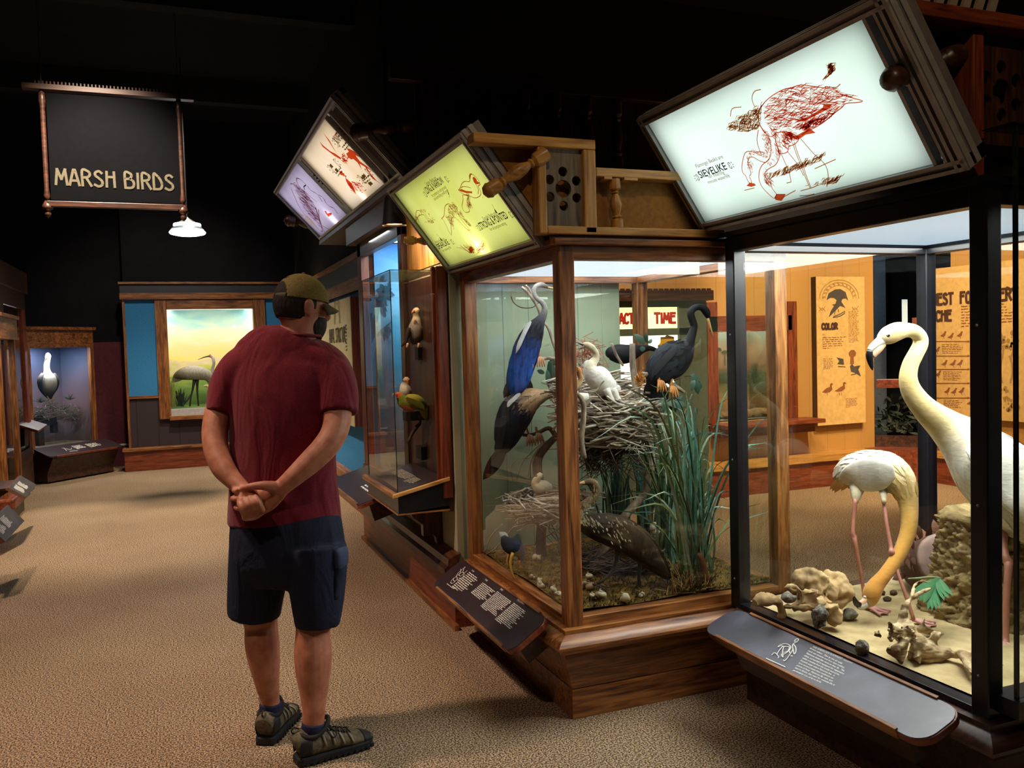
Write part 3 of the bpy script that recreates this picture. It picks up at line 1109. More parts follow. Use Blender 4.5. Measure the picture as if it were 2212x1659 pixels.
hatch(g, pl, c8((1100, 1430), (1380, 1340), (1560, 1290), (1500, 1400), (1300, 1420)), 60, rnd, .045, .003, .35, .1, e0)
pens(g, pl, pl8([[(1070, 960), (1110, 1080), (1160, 1200), (1200, 1310), (1245, 1415)], [(1150, 920), (1210, 990), (1290, 1080), (1350, 1130), (1405, 1200), (1425, 1290), (1410, 1400)],
                 [(960, 1080), (1000, 1170), (1035, 1250), (1055, 1350)], [(1020, 1050), (1070, 1110), (1130, 1190), (1180, 1290)],
                 [(1085, 950), (1125, 1075), (1175, 1195), (1212, 1305), (1255, 1410)], [(1010, 1362), (1055, 1352)], [(1150, 1440), (1260, 1410), (1330, 1380)],
                 [(1140, 1490), (1220, 1485), (1290, 1470)], [(1370, 1470), (1500, 1460)], [(1290, 1220), (1400, 1170), (1500, 1125)], [(590, 1435), (690, 1410)],
                 [(450, 700), (470, 620), (560, 605)], [(690, 600), (665, 520), (690, 450), (755, 430)], [(1390, 400), (1500, 410), (1545, 375)], [(980, 1500), (1100, 1435)]]), .0032)
g.build('marsh_drawing', INK_RUST, fl)
write_px('Flamingo Beaks are', pl, (1497, 369), (1555, 347), .016, INK_BROWN, fl, e=e0)
write_px('SIEVELIKE', pl, (1506, 391), (1564, 371), .030, INK_DARK, fl, bold=.0006, e=e0)
write_px('for filtering', pl, (1524, 391), (1558, 381), .015, INK_BROWN, fl, e=e0)
write_px('minute waterlife', pl, (1523, 403), (1570, 388), .015, INK_BROWN, fl, e=e0)
g = G()
flourish(g, pl, 1499, 389, .018, -1)
flourish(g, pl, 1570, 363, .018, 1)
g.build('ornament', INK_DARK, fl)
spindle((1.86, 1.83, 2.20), (2.16, 1.875, 2.31), .034, fl, 'bracket', DARKW['x'])
spindle((1.93, 3.135, 2.10), (2.20, 3.135, 2.10), .02, fl, 'bracket', PINE['x'])

# --- the yellow sign
sheet = backlit('yellow_sheet', 'd8e070', [(0.3, 'd0d46c'), (0.7, 'dfe388')])
ye, pl, w, h = lightbox('lit yellow sign with drawings of long and pointed bird beaks, over the black anhingas', 1.35, 1.885, 1.031, 2.305, 4.32, 3.105,
                        [(.036, 1.179, sheet)])
inner_light(pl, .04, 1.175, h, 3.5, (1.0, 1.0, 0.9), ((1036, 532), .8, .015))


def c4(*p):
    return [(890 + x / 7.54, 340 + y / 7.54) for x, y in p]


pl4 = lambda L: [c4(*q) for q in L]
g = G()
big = [(480, 1000), (520, 950), (530, 850), (545, 785), (600, 755), (660, 800), (720, 880), (780, 970), (840, 1060), (910, 1140), (940, 1190), (900, 1170), (820, 1100), (740, 1010), (680, 970), (650, 990), (635, 1060), (640, 1270), (560, 1120), (510, 1020)]
hd = [(755, 535), (790, 490), (810, 430), (860, 390), (940, 390), (935, 300), (960, 265), (1030, 310), (1080, 370), (1110, 440), (1075, 470), (1110, 540), (1120, 600), (1090, 640), (1020, 660), (920, 620), (850, 600), (790, 565)]
nk = [(825, 610), (920, 630), (900, 690), (915, 790), (935, 880), (860, 890), (815, 800), (830, 700)]
sm = [(60, 1000), (70, 880), (110, 865), (170, 880), (220, 930), (255, 985), (300, 1010), (355, 1055), (290, 1060), (230, 990), (200, 940), (150, 935), (100, 960), (60, 1040)]
sm2 = [(0, 960), (30, 990), (70, 1040), (88, 1115), (40, 1060), (5, 1000)]
pens(g, pl, pl4([big + big[:1], hd + hd[:1], nk + nk[:1], sm + sm[:1], sm2 + sm2[:1], [(940, 1190), (1010, 1280), (1110, 1420)], [(900, 1170), (1080, 1400)],
                 [(800, 500), (830, 475), (900, 480), (960, 500)], [(1040, 440), (1080, 520), (1075, 600)]]), .0035)
hatch(g, pl, c4(*big), 260, rnd, .02, .003, -1.0, .5, e0)
hatch(g, pl, c4(*nk), 70, rnd, .022, .003, 1.5, .3, e0)
hatch(g, pl, c4(*sm), 60, rnd, .015, .0025, .3, .6, e0)
hatch(g, pl, c4(*sm2), 25, rnd, .015, .0025, -.9, .3, e0)
hatch(g, pl, c4((150, 1110), (200, 1060), (350, 1040), (300, 1090)), 25, rnd, .02, .0025, .2, .3, e0)
hatch(g, pl, c4((1130, 620), (1220, 540), (1200, 680), (1080, 720)), 30, rnd, .015, .002, 1.0, .5, e0)
for k in range(26):
    x = rnd.uniform(760, 1000)
    pens(g, pl, pl4([[(960 + rnd.uniform(-30, 60), 1560), (x + 20, 1480), (x - 40, 1410 + rnd.uniform(-20, 70))]]), .0022)
g.build('beak_drawing', INK_RUST, ye)
g = G()
for q in ([(760, 535), (800, 515), (880, 545), (980, 555), (980, 585), (880, 580), (800, 555)], [(985, 330), (1010, 315), (1045, 350), (1060, 390), (1100, 410), (1100, 430), (1040, 440), (1005, 400)],
          [(930, 300), (960, 265), (1000, 275), (960, 285), (945, 370), (935, 350)], [(915, 1500), (960, 1440), (1000, 1500), (960, 1550)]):
    g.poly([pl.px(*z, e0) for z in c4(*q)[::-1]])
for k in range(30):
    x, y = rnd.uniform(1040, 1180), rnd.uniform(1410, 1580)
    pens(g, pl, pl4([[(x, y), (x + 25, y - 30), (x + 50, y + rnd.uniform(-30, 30))]]), .0024)
g.build('beak_shading', INK_RED, ye)
g = G()
for q in ([(555, 500), (580, 530), (600, 590), (605, 610), (590, 600), (580, 550)], [(1335, 830), (1360, 860), (1390, 900), (1380, 915), (1350, 880)], [(440, 1290), (470, 1320), (500, 1360), (490, 1365), (460, 1330)]):
    g.poly([pl.px(*z, e0) for z in c4(*q)[::-1]])
pens(g, pl, pl4([[(600, 590), (615, 655)], [(1300, 760), (1335, 830)], [(395, 1250), (440, 1290)], [(1390, 900), (1405, 935)]]), .002)
for (px, py, m_) in ((170, 640, -1), (510, 400, 1), (1035, 1190, -1), (1555, 980, 1), (360, 1530, -1), (605, 1415, 1)):
    flourish(g, pl, 890 + px / 7.54, 340 + py / 7.54, .020, m_)
g.build('ornament', INK_DARK, ye)
T4 = lambda x, y: (890 + x / 7.54, 340 + y / 7.54)
for body_, a, b, cap, m_, bd_ in (('Limpkin Beaks are', (185, 500), (350, 390), .017, INK_BROWN, 0), ('LONG & NARROW', (200, 640), (480, 455), .034, INK_DARK, .0007),
                                  ('for probing in soft ground', (285, 690), (510, 540), .016, INK_BROWN, 0), ('and extracting small prey', (320, 745), (540, 600), .016, INK_BROWN, 0),
                                  ('Grackle Beaks are', (1115, 1070), (1325, 970), .017, INK_BROWN, 0), ('STRONG & POINTED', (1085, 1220), (1520, 1030), .034, INK_DARK, .0007),
                                  ('for all purpose eating', (1230, 1240), (1485, 1135), .016, INK_BROWN, 0), ('Anhinga Beaks are', (340, 1440), (490, 1380), .016, INK_BROWN, 0),
                                  ('SPEARLIKE', (395, 1535), (570, 1450), .030, INK_DARK, .0007), ('for impaling fish', (460, 1575), (595, 1515), .015, INK_BROWN, 0)):
    write_px(body_, pl, T4(*a), T4(*b), cap, m_, ye, bold=bd_, e=e0)
spindle((1.13, 3.07, 2.09), (1.36, 3.03, 2.235), .030, ye, 'bracket', PINE['x'])
spindle((1.14, 4.34, 2.06), (1.34, 4.36, 2.06), .024, ye, 'bracket', PINE['x'])

# --- the far sign: a lilac sheet and a cream sheet side by side
s1 = backlit('lilac_sheet', 'd0c4dc', [(0.3, 'c4b4d2'), (0.7, 'dcd2e6')])
s2 = backlit('cream_sheet', 'f0dcc0', [(0.3, 'e8d2b2'), (0.7, 'f4e6d2')])
fa, pl, w, h = lightbox('lit sign of a lilac and a cream sheet with red beaks, beyond the yellow sign', 1.25, 2.48, 0.853, 2.90, 7.783, 4.807,
                        [(.036, 1.36, s1), (1.52, 2.60, s2)])
for u_ in (1.36, 1.50, 2.60, 2.72):
    G().obox(pl.at(u_, .036, -.03), pl.u * .02, pl.v * (h - .072), pl.n * .026).build('divider_bar', ALU, fa)
inner_light(pl, .05, 1.34, h, 2.6, (.95, .92, 1.0), ((720, 474), .9, .015))
inner_light(pl, 1.54, 2.58, h, 3.6, (1, .93, .84), ((788, 428), .45, .015))


def c3(*p):
    return [(600 + x / 9.76, 360 + y / 9.76) for x, y in p]


def c2(*p):
    return [(690 + x / 8.73, 230 + y / 8.73) for x, y in p]


g = G()
wing = [(265, 365), (330, 365), (450, 450), (600, 600), (760, 820), (850, 1000), (940, 1360), (840, 1290), (700, 1130), (560, 1000), (440, 820), (340, 600), (280, 460)]
hatch(g, pl, c3(*wing), 260, rnd, .09, .008, -1.05, .3, e0)
pens(g, pl, [c3(*wing), c3((400, 240), (400, 310), (460, 420), (600, 560), (820, 740)), c3((860, 900), (900, 1200), (1080, 1320)), c3((800, 850), (860, 1100), (990, 1390))], .008)
g.build('wing_drawing', INK_PLUM, fa)
g = G()
pens(g, pl, [c3((620, 400), (690, 490), (840, 590), (940, 740)), c3((860, 590), (960, 660), (1020, 770), (1100, 840), (1180, 880), (1270, 1000)), c3((400, 240), (480, 270), (590, 380), (550, 420), (570, 490))], .009)
for a, b, k in (((660, 270), (740, 190), 1),):
    pass
text_block(g, Plane(pl.o, pl.u, pl.v), *pl.loc(pl.px(667, 385)), .16, .14, 5, rnd, e=e0)
g.build('print', INK_DARK, fa)
g = G()
for q in (c3((985, 940), (1020, 930), (1040, 990), (1130, 970), (1140, 1010), (1070, 1060), (1020, 1000)),
          c2((0, 655), (70, 735), (200, 840), (300, 890), (410, 970), (400, 1000), (280, 930), (190, 860), (60, 760)),
          c2((70, 495), (190, 640), (330, 900), (180, 660)),
          c2((510, 790), (560, 795), (700, 870), (850, 985), (900, 1040), (760, 960), (680, 920), (760, 1030), (900, 1130), (1040, 1255), (900, 1160), (960, 1260), (1080, 1400), (1175, 1470), (1000, 1360), (860, 1140), (760, 1080), (800, 1190), (720, 1060), (640, 990), (600, 1000), (540, 960), (505, 890), (555, 850)),
          c2((480, 1290), (510, 1310), (500, 1350), (600, 1440), (660, 1560), (690, 1659), (640, 1600), (540, 1480), (500, 1400)),
          c2((370, 1225), (400, 1215), (470, 1270), (480, 1330), (440, 1300), (400, 1290))):
    g.poly([pl.px(*z, e0) for z in q[::-1]])
hatch(g, pl, c2((400, 900), (520, 1000), (500, 1150), (340, 1040)), 40, rnd, .04, .008, -.9, .9, e0)
hatch(g, pl, c2((700, 1440), (860, 1600), (780, 1659), (560, 1659), (480, 1450)), 80, rnd, .05, .007, -1, .5, e0)
g.build('beak_drawing', INK_RED, fa)
g = G()
g.poly([pl.px(*z, e0 + .0006) for z in c3((400, 945), (560, 1030), (550, 1050), (480, 1030))[::-1]])
g.poly([pl.px(*z, e0 + .0006) for z in c3((570, 1040), (620, 1030), (700, 1100), (860, 1320), (720, 1240), (580, 1110))[::-1]])
g.build('fish_drawing', INK_CREAM, fa)
T2 = lambda x, y: (690 + x / 8.73, 230 + y / 8.73)
write_px('Skimmer Beaks are', pl, T2(240, 640), T2(345, 505), .02, INK_RED, fa, e=e0)
write_px('KNIFELIKE', pl, T2(310, 750), T2(450, 560), .05, INK_BROWN, fa, bold=.002, e=e0)
g = G()
for x, y, m_ in ((275, 720, -1), (460, 540, 1), (180, 1210, -1), (290, 1100, 1), (745, 1410, -1), (890, 1290, 1)):
    flourish(g, pl, 690 + x / 8.73, 230 + y / 8.73, .045, m_)
for x, y, ww in ((370, 790, .22), (250, 1280, .24), (220, 1200, .16), (760, 1420, .22), (840, 1450, .14), (700, 1330, .14), (130, 1130, .13)):
    text_block(g, pl, *pl.loc(pl.px(690 + x / 8.73, 230 + y / 8.73)), ww, .05 if ww < .2 else .04, 1 if ww < .2 else 2, rnd, e=e0)
g.build('ornament', INK_BROWN, fa)
spindle((1.0, 4.83, 2.72), (1.32, 4.78, 2.78), .05, fa, 'bracket', DARKW['x'])
spindle((0.98, 7.80, 2.66), (1.30, 7.80, 2.62), .05, fa, 'bracket', DARKW['x'])
G().obox((1.22, 4.9, 2.44), (.5, 0, 0), (0, 2.8, 0), (0, 0, .03)).build('mounting_shelf', DARKW['y'], fa)


# ------------------------------------------------------------------ fretwork cornices
def pierced(x0, x1, z0, z1, y, th, holes, name, m, parent):
    """Board in the plane y with round holes (x, z, r)."""
    cu = bpy.data.curves.new(name, 'CURVE')
    cu.dimensions = '2D'
    cu.fill_mode = 'BOTH'
    cu.extrude = th / 2

    def loop(pts):
        s_ = cu.splines.new('POLY')
        s_.points.add(len(pts) - 1)
        for p_, q_ in zip(s_.points, pts):
            p_.co = (q_[0], q_[1], 0, 1)
        s_.use_cyclic_u = True
    loop([(x0, z0), (x1, z0), (x1, z1), (x0, z1)])
    for hx, hz, hr in holes:
        loop([(hx + hr * math.cos(2 * PI * i / 28), hz + hr * math.sin(2 * PI * i / 28)) for i in range(28)])
    tmp = bpy.data.objects.new(name, cu)
    COL.objects.link(tmp)
    me = bpy.data.meshes.new_from_object(tmp.evaluated_get(bpy.context.evaluated_depsgraph_get()))
    bpy.data.objects.remove(tmp)
    me.transform(Matrix.Translation((0, y, 0)) @ Matrix.Rotation(PI / 2, 4, 'X'))
    me.materials.clear()
    me.materials.append(m)
    o = bpy.data.objects.new(name, me)
    COL.objects.link(o)
    hang(o, parent)
    return o


def rosette(cx, cz, r, R, rb):
    return [(cx, cz, rb)] + [(cx + R * math.sin(k * PI / 3), cz + R * math.cos(k * PI / 3), r) for k in range(6)]


GREYW = wood('weathered_board', '4a4038', '6d6055', '8a7a6a', 'z', rough=.7, coat=0)
TANB = noisy('tan_board', [(.3, '7c5426'), (.7, '96692f')], (40, 40, 40), rough=.8, bmp=.05)
fw = thing('fretwork_cornice', 'golden fretwork cornice with a seven-holed board, on the anhinga case', 'cornice', (1.6, 3.08, 1.925))
G().prism([(1.145, 3.10, 2.275), (1.55, 3.10, 2.275), (1.55, 3.10, 2.17), (2.15, 3.10, 2.17), (2.15, 3.10, 1.926), (1.43, 3.10, 1.926), (1.40, 3.10, 1.926)], (0, .02, 0)).build('back_board', TANB, fw)
G().box(1.06, 1.565, 3.03, 3.10, 2.258, 2.296).build('top_rail', PINE['x'], fw, bevel=.004)
for x0, x1, z0, z1 in ((1.318, 1.352, 1.926, 2.258), (1.512, 1.565, 1.93, 2.258)):
    G().box(x0, x1, 3.03, 3.10, z0, z1).build('post', PINE['z'], fw, bevel=.006)
G().box(1.352, 2.16, 3.03, 3.10, 1.926, 1.958).build('bottom_rail', PINE['x'], fw, bevel=.004)
G().box(1.565, 2.02, 3.03, 3.10, 2.155, 2.19).build('low_rail', PINE['x'], fw, bevel=.004)
for x0, x1 in ((1.60, 1.635), (1.69, 1.75)):
    G().box(x0, x1, 3.03, 3.10, 2.146, 2.156).build('rail_step', PINE['x'], fw)
pierced(1.352, 1.512, 1.958, 2.258, 3.062, .016, rosette(1.432, 2.105, .019, .066, .034), 'pierced_board', GREYW, fw)
spindle((1.668, 3.055, 1.958), (1.655, 3.055, 2.155), .026, fw, 'baluster', PINE['z'], ball=False)

fw = thing('fretwork_cornice', 'dark reddish fretwork cornice at the right, on the flamingo case', 'cornice', (2.6, 1.9, 1.945))
G().prism([(1.93, 1.90, 2.38), (2.9, 1.90, 2.38), (2.9, 1.90, 1.947), (2.23, 1.90, 1.947)], (0, .02, 0)).build('back_board', DARKW['z'], fw)
G().box(1.90, 2.9, 1.80, 1.90, 2.372, 2.412).build('top_rail', RED['x'], fw, bevel=.004)
G().box(2.163, 2.208, 1.83, 1.90, 1.947, 2.372).build('post', RED['z'], fw, bevel=.006)
G().box(2.208, 2.9, 1.83, 1.90, 2.005, 2.045).build('bottom_rail', RED['x'], fw, bevel=.004)
pierced(2.208, 2.40, 2.045, 2.372, 1.862, .016, rosette(2.305, 2.21, .02, .07, .036), 'pierced_board', DARKW['z'], fw)
# slatted pale screen standing behind the top rail
sc = thing('slatted_screen', 'pale slatted screen at the top right corner above the dark cornice', 'screen', (2.15, 2.1, 2.45))
for i in range(9):
    x = 1.93 + i * .055
    G().obox((x, 2.0, 2.36), (.03, 0, 0), (0, .012, 0), (.12, 0, .3)).build('slat', plain('pale_slat', '9a8a78', .6) if i == 0 else bpy.data.materials['pale_slat'], sc)
G().box(1.93, 2.6, 2.012, 2.03, 2.36, 2.42).build('rail', DARKW['x'], sc)

# a darker cornice of the next bay, high behind the yellow sign
fw = thing('fretwork_cornice', 'unlit fretwork cornice of the cabinet behind, below the black ceiling', 'cornice', (2.0, 4.6, 2.5))
G().box(1.15, 2.9, 4.62, 4.68, 2.97, 3.06).build('top_rail', DARKW['x'], fw, bevel=.004)
G().box(1.33, 2.9, 4.62, 4.68, 2.48, 2.55).build('bottom_rail', DARKW['x'], fw, bevel=.004)
G().box(1.3, 2.9, 4.685, 4.70, 2.48, 3.0).build('back_board', DARKW['z'], fw)
for x in (1.33, 1.72):
    G().box(x, x + .07, 4.62, 4.68, 2.55, 2.97).build('post', DARKW['z'], fw, bevel=.004)
pierced(1.40, 1.72, 2.55, 2.97, 4.65, .02, rosette(1.56, 2.76, .03, .1, .05), 'pierced_board', DARKW['z'], fw)
for x in (1.95, 2.15, 2.35, 2.55):
    spindle((x, 4.65, 2.55), (x, 4.65, 2.97), .035, fw, 'baluster', DARKW['z'], ball=False)

# cone lamp lighting the boards above the vitrine
lm = thing('cone_downlight', 'small dark downlight glowing orange under the yellow sign', 'lamp', (1.17, 4.62, 2.25))
c = PY(852, 487, 4.62)
G().lathe([(.045, .16), (.052, .14), (.066, 0), (.06, .004), (.045, .13), (.0, .132)], c, (0, 0, 1), 24).build('shade', CHAR, lm, smooth=True, angle=40)
G().lathe([(.056, 0.012), (.0, .02)], c, (0, 0, 1), 24).build('bulb', lit('amber_bulb', (1.0, .42, .16), 9), lm)
G().box(c.x - .01, c.x + .2, c.y - .01, c.y + .01, c.z + .155, c.z + .175).build('arm', CHAR, lm)
lamp('SPOT', 'downlight_beam', c + V((0, 0, -.01)), 16, AMBER, .03, (1.34, 4.75, 1.2), spot=120, blend=.6)
lamp('POINT', 'strip_glow', (1.22, 4.9, 2.1), 1.6, AMBER, .03)
# ------------------------------------------------------------------ reader rails (slanted text boards)
rnd = random.Random(23)
PLUM = plain('plum_laminate', '33262a', 0.35, coat=0.2)
GREYP = noisy('worn_laminate', [(.3, '312d38'), (.55, '3f3b4a'), (.75, '5a566a')], (7, 7, 7), rough=.4, bmp=.03)
GREYP.node_tree.nodes['Principled BSDF'].inputs['Coat Weight'].default_value = 1
GREYP.node_tree.nodes['Principled BSDF'].inputs['Coat Roughness'].default_value = .38
GREYP.node_tree.nodes['Principled BSDF'].inputs['Coat IOR'].default_value = 1.7


def rounded(pl, w, h, r, e0, th, n=6):
    """Outline of a rounded board on a plane."""
    pts = []
    for cx_, cy_, a0 in ((w - r, h - r, 0), (r, h - r, 90), (r, r, 180), (w - r, r, 270)):
        for i in range(n + 1):
            a = math.radians(a0 + 90 * i / n)
            pts.append(pl.at(cx_ + r * math.cos(a), cy_ + r * math.sin(a), e0))
    return pts


def reader(label, xt, zt, xb, zb, y1, y2, mat, r=.05):
    v = V((xt - xb, 0, zt - zb))
    w, h = y1 - y2, v.length
    pl = Plane((xb, y1, zb), (0, -1, 0), v)
    t = thing('reader_rail', label, 'text panel', (xb, (y1 + y2) / 2, zb))
    G().prism(rounded(pl, w, h, r, -.028, 0), pl.n * .024).build('board', RED['y'], t, bevel=.003)
    G().prism(rounded(pl, w - .004, h - .004, r, -.004, 0), pl.n * .004).build('laminate', mat, t)
    for b in (-.004, h - .008):
        G().obox(pl.at(r * 1.6, b, -.03), pl.u * (w - 3.2 * r), pl.v * .012, pl.n * .036).build('edge_strip', OAK['y'], t, bevel=.002)
    G().obox(pl.at(.12, h * .25, -.16), pl.u * (w - .24), pl.v * h * .5, pl.n * .132).build('support', DARKW['y'], t)
    return t, pl, w, h


e1 = .0012
r1, pl, w, h = reader('dark plaque with four columns of white text, below the anhinga case', 1.335, .412, 1.165, .300, 4.18, 3.09, PLUM)


def b3(x, y):
    return (950 + x / 8.296, 1200 + y / 8.296)


def col(g, pl, tl, tr, bl, lines):
    """A column of print set by three of its corners in the picture."""
    a0, b0 = pl.loc(pl.px(*tl))
    a1, _ = pl.loc(pl.px(*tr))
    _, b1 = pl.loc(pl.px(*bl))
    text_block(g, pl, a0, b0, a1 - a0, b0 - b1, lines, rnd, e=e1, stroke=.5)


g = G()
for tl, tr, bl, n in (((540, 290), (735, 420), (275, 610), 11), ((780, 480), (1030, 635), (590, 700), 9), ((1040, 640), (1330, 815), (785, 960), 14), ((1335, 845), (1655, 1000), (1060, 1210), 14)):
    col(g, pl, b3(*tl), b3(*tr), b3(*bl), n)
g.build('print', WHITE_INK, r1)
for body_, a, b in (('THE SNAIL KITE', (560, 275), (735, 390)), ('THE PURPLE GALLINULE', (805, 440), (1035, 595)), ('THE WATER TURKEY', (1080, 610), (1320, 780)), ('THE LIMPKIN', (1375, 800), (1520, 890))):
    pass
for body_, a, b in (('THE', (800, 440), (845, 470)), ('THE', (1075, 610), (1120, 640)), ('THE LIMPKIN', (1375, 805), (1500, 885)), ('THE', (560, 275), (605, 305))):
    write_px(body_, pl, b3(*a), b3(*b), .009, WHITE_INK, r1, e=e1)
g = G()
for q in ([(455, 200), (400, 250), (330, 310), (280, 390), (240, 410), (200, 470)], [(490, 270), (440, 320), (420, 390), (360, 410), (330, 460), (250, 540)], [(240, 420), (300, 380), (310, 430), (260, 460), (240, 420)],
          [(340, 350), (390, 300), (430, 310), (380, 370), (340, 350)], [(190, 480), (230, 500), (300, 440), (340, 440)], [(340, 400), (390, 410), (440, 340)], [(130, 505), (245, 590), (255, 575)], [(130, 505), (140, 495)],
          [(380, 240), (370, 300), (300, 370)], [(420, 280), (430, 240), (460, 205)]):
    pen(g, pl, [b3(*z) for z in q], .0028, 4, e1)
g.build('line_drawing', WHITE_INK, r1)

r2, pl, w, h = reader('long violet-grey plaque below the flamingos, with a white line drawing and text', 2.06, .42, 1.895, .355, 2.86, 1.775, GREYP, r=.06)


def b5(x, y):
    return (1660 + x / 11.06, 1360 + y / 11.06)


lines = ['brown colour.  Flies by the air with', 'neck out straight and long legs trailing.', 'Flamingos honk like geese as they fly.  The', 'thick, curved bill is equipped for separating', 'edible organisms from the muddy mud of the',
         'brackish water where Flamingos live.  A', 'large tongue presses them swallowing big', 'pieces of food.  Flamingos fly, nest, and', 'feed in flocks, this need for colonial life is', 'particularly true of large birds.']
for i, s_ in enumerate(lines):
    f = (i + 1) / 10
    a = (1030 - 450 * f, 400 + 585 * f)
    k = len(s_) / 45
    write_px(s_, pl, b5(*a), b5(a[0] + 960 * k * (1 - .04 * f), a[1] + 470 * k * (1 - .14 * f)), .0068, WHITE_INK, r2, e=e1, bold=.0002)
write_px('THE AMERICAN FLAMINGO', pl, b5(1035, 425), b5(1745, 715), .009, WHITE_INK, r2, e=e1)
write_px('Phoenicopterus', pl, b5(1780, 735), b5(2000, 815), .006, WHITE_INK, r2, e=e1)
g = G()
for q in ([(225, 415), (270, 370), (360, 340), (450, 345), (520, 390), (530, 440), (490, 500), (430, 525), (370, 545)], [(225, 415), (300, 385), (380, 405), (480, 405), (500, 440), (470, 500)], [(340, 400), (270, 480), (205, 590), (245, 640), (230, 685)],
          [(370, 410), (340, 500), (345, 600), (350, 665), (310, 600), (320, 575)], [(75, 610), (140, 550), (205, 590)], [(360, 720), (390, 745), (480, 640), (580, 480), (575, 420), (590, 340), (680, 290), (715, 240), (690, 215), (640, 240), (625, 285), (665, 270)],
          [(600, 350), (650, 420), (655, 520), (615, 585), (595, 500), (580, 440)], [(360, 590), (420, 560), (490, 510), (510, 560)], [(530, 620), (575, 635)]):
    pen(g, pl, [b5(*z) for z in q], .0035, 4, e1)
pen(g, pl, [b5(-60, 680), b5(0, 710), b5(400, 890)], .004, 1, e1)
g.build('line_drawing', WHITE_INK, r2)

r3, pl, w, h = reader('reader panel jutting from the blue diorama, left of the acrylic vitrine', 1.28, .66, 0.98, .57, 6.2, 5.1, PLUM, r=.02)
g = G()
text_block(g, pl, .62, .27, .34, .16, 6, rnd, e=e1)
g.build('print', WHITE_INK, r3)

# ------------------------------------------------------------------ acrylic vitrine with its ledge
vt = thing('acrylic_vitrine', 'clear acrylic wall vitrine holding the puffins and a green parrot', 'display case', (1.2, 4.7, .6))
for nm, a in (('side_pane', (1.05, 1.055, 4.375, 5.085, .76, 1.905)), ('end_pane', (1.055, 1.325, 4.375, 4.38, .78, 1.905)), ('end_pane', (1.055, 1.325, 5.08, 5.085, .78, 1.905)), ('top_pane', (1.05, 1.325, 4.375, 5.085, 1.905, 1.91))):
    G().box(*a).build(nm, ACRYLIC, vt)
EDGE = plain('acrylic_edge', '1c2622', .15)
for x0, x1, y0, y1, z0, z1 in ((1.047, 1.051, 4.372, 4.376, .75, 1.908), (1.047, 1.051, 4.372, 5.085, 1.908, 1.912), (1.047, 1.325, 4.372, 4.376, 1.908, 1.912), (1.047, 1.051, 5.083, 5.087, .75, 1.908)):
    G().box(x0, x1, y0, y1, z0, z1).build('edge', EDGE, vt)
y0, y1 = 4.33, 5.13
G().prism([(1.045, y0 + .02, .64), (1.325, y0 + .02, .66), (1.325, y0 + .02, .80), (1.045, y0 + .02, .735)], (0, y1 - y0 - .04, 0)).build('ledge_box', BLACKW, vt)
G().prism([(1.015, y0, .725), (1.325, y0, .795), (1.325, y0, .815), (1.015, y0, .745)], (0, .022, 0)).build('ledge_lip', PINE['x'], vt, bevel=.003)
G().prism([(1.015, y0 + .022, .725), (1.04, y0 + .022, .731), (1.04, y0 + .022, .751), (1.015, y0 + .022, .745)], (0, y1 - y0 - .022, 0)).build('ledge_lip', OAK['y'], vt, bevel=.003)
G().box(1.04, 1.325, y0 + .02, y1 - .02, .632, .64).build('bottom_strip', OAK['x'], vt)
pl = Plane((1.05, y1 - .05, .738), (0, -1, 0), (1, 0, .235))
G().obox(pl.at(0, 0, 0), pl.u * .68, pl.v * .275, pl.n * .003).build('text_board', PLUM, vt)
g = G()
for tl, tr, bl, n in (((868, 1013), (884, 1020), (857, 1024), 7), ((880, 1019), (902, 1030), (868, 1032), 8), ((898, 1030), (918, 1036), (876, 1042), 8)):
    a0, b0 = pl.loc(pl.px(*tl, .004))
    a1, _ = pl.loc(pl.px(*tr, .004))
    _, b1 = pl.loc(pl.px(*bl, .004))
    text_block(g, pl, a0, b0, max(.08, a1 - a0), max(.07, b0 - b1), n, rnd, e=.0042)
g.build('print', TAN_INK, vt)
# corbel below
q = [PY(*p, 4.62) for p in ((882, 1098), (890, 1118), (905, 1128), (912, 1132), (913, 1158), (925, 1157), (933, 1153), (940, 1160), (943, 1175), (955, 1192), (955, 1092))]
G().prism([(p.x, 4.60, p.z) for p in q], (0, .05, 0)).build('corbel', DARKW['z'], vt, bevel=.004)

# ------------------------------------------------------------------ crane diorama in the back wall
cb = thing('crane_diorama', 'lit crane diorama framed in oak between blue panels on the back wall', 'display case', (.5, 12.3, 0))
Y = 12.3
G().box(-.66, 1.585, Y - .10, 12.5, 2.445, 2.474).build('top_rail', OAK['x'], cb, bevel=.004)
G().box(-.645, 1.585, Y - .06, 12.5, 2.33, 2.445).build('header_board', NAVY, cb)
G().box(-.65, 1.585, Y - .08, 12.5, 2.245, 2.33).build('lower_rail', OAK['x'], cb, bevel=.004)
for x0, x1 in ((-.595, -.235), (1.17, 1.56)):
    G().box(x0, x1, Y, 12.4, .98, 2.245).build('felt_panel', BLUE, cb)
G().box(-.625, -.595, Y - .03, 12.5, .30, 2.245).build('edge_strip', OAK['z'], cb)
G().box(-.62, -.235, Y - .02, 12.4, .945, .98).build('dado_rail', OAK['x'], cb)
WAINS = grooves('brown_wainscot', '33262a', '191214', 'x', .26)
G().box(-.62, 1.55, Y + .01, 12.4, .29, .66).build('wainscot', WAINS, cb)
G().box(-.62, -.235, Y + .01, 12.4, .66, .95).build('wainscot', WAINS, cb)
G().box(-.70, 1.50, Y - .13, 12.4, .262, .30).build('base_rail', OAK['x'], cb, bevel=.005)
G().box(-.68, 1.50, Y - .10, 12.4, 0, .262).build('base_board', RED['x'], cb)
for a in ((-.235, -.09, .66, 2.245), (1.01, 1.17, .66, 2.245)):
    G().box(a[0], a[1], Y - .05, 12.42, a[2], a[3]).build('casing', OAK['z'], cb, bevel=.005)
G().box(-.09, 1.01, Y - .05, 12.42, 2.115, 2.245).build('casing', OAK['x'], cb, bevel=.005)
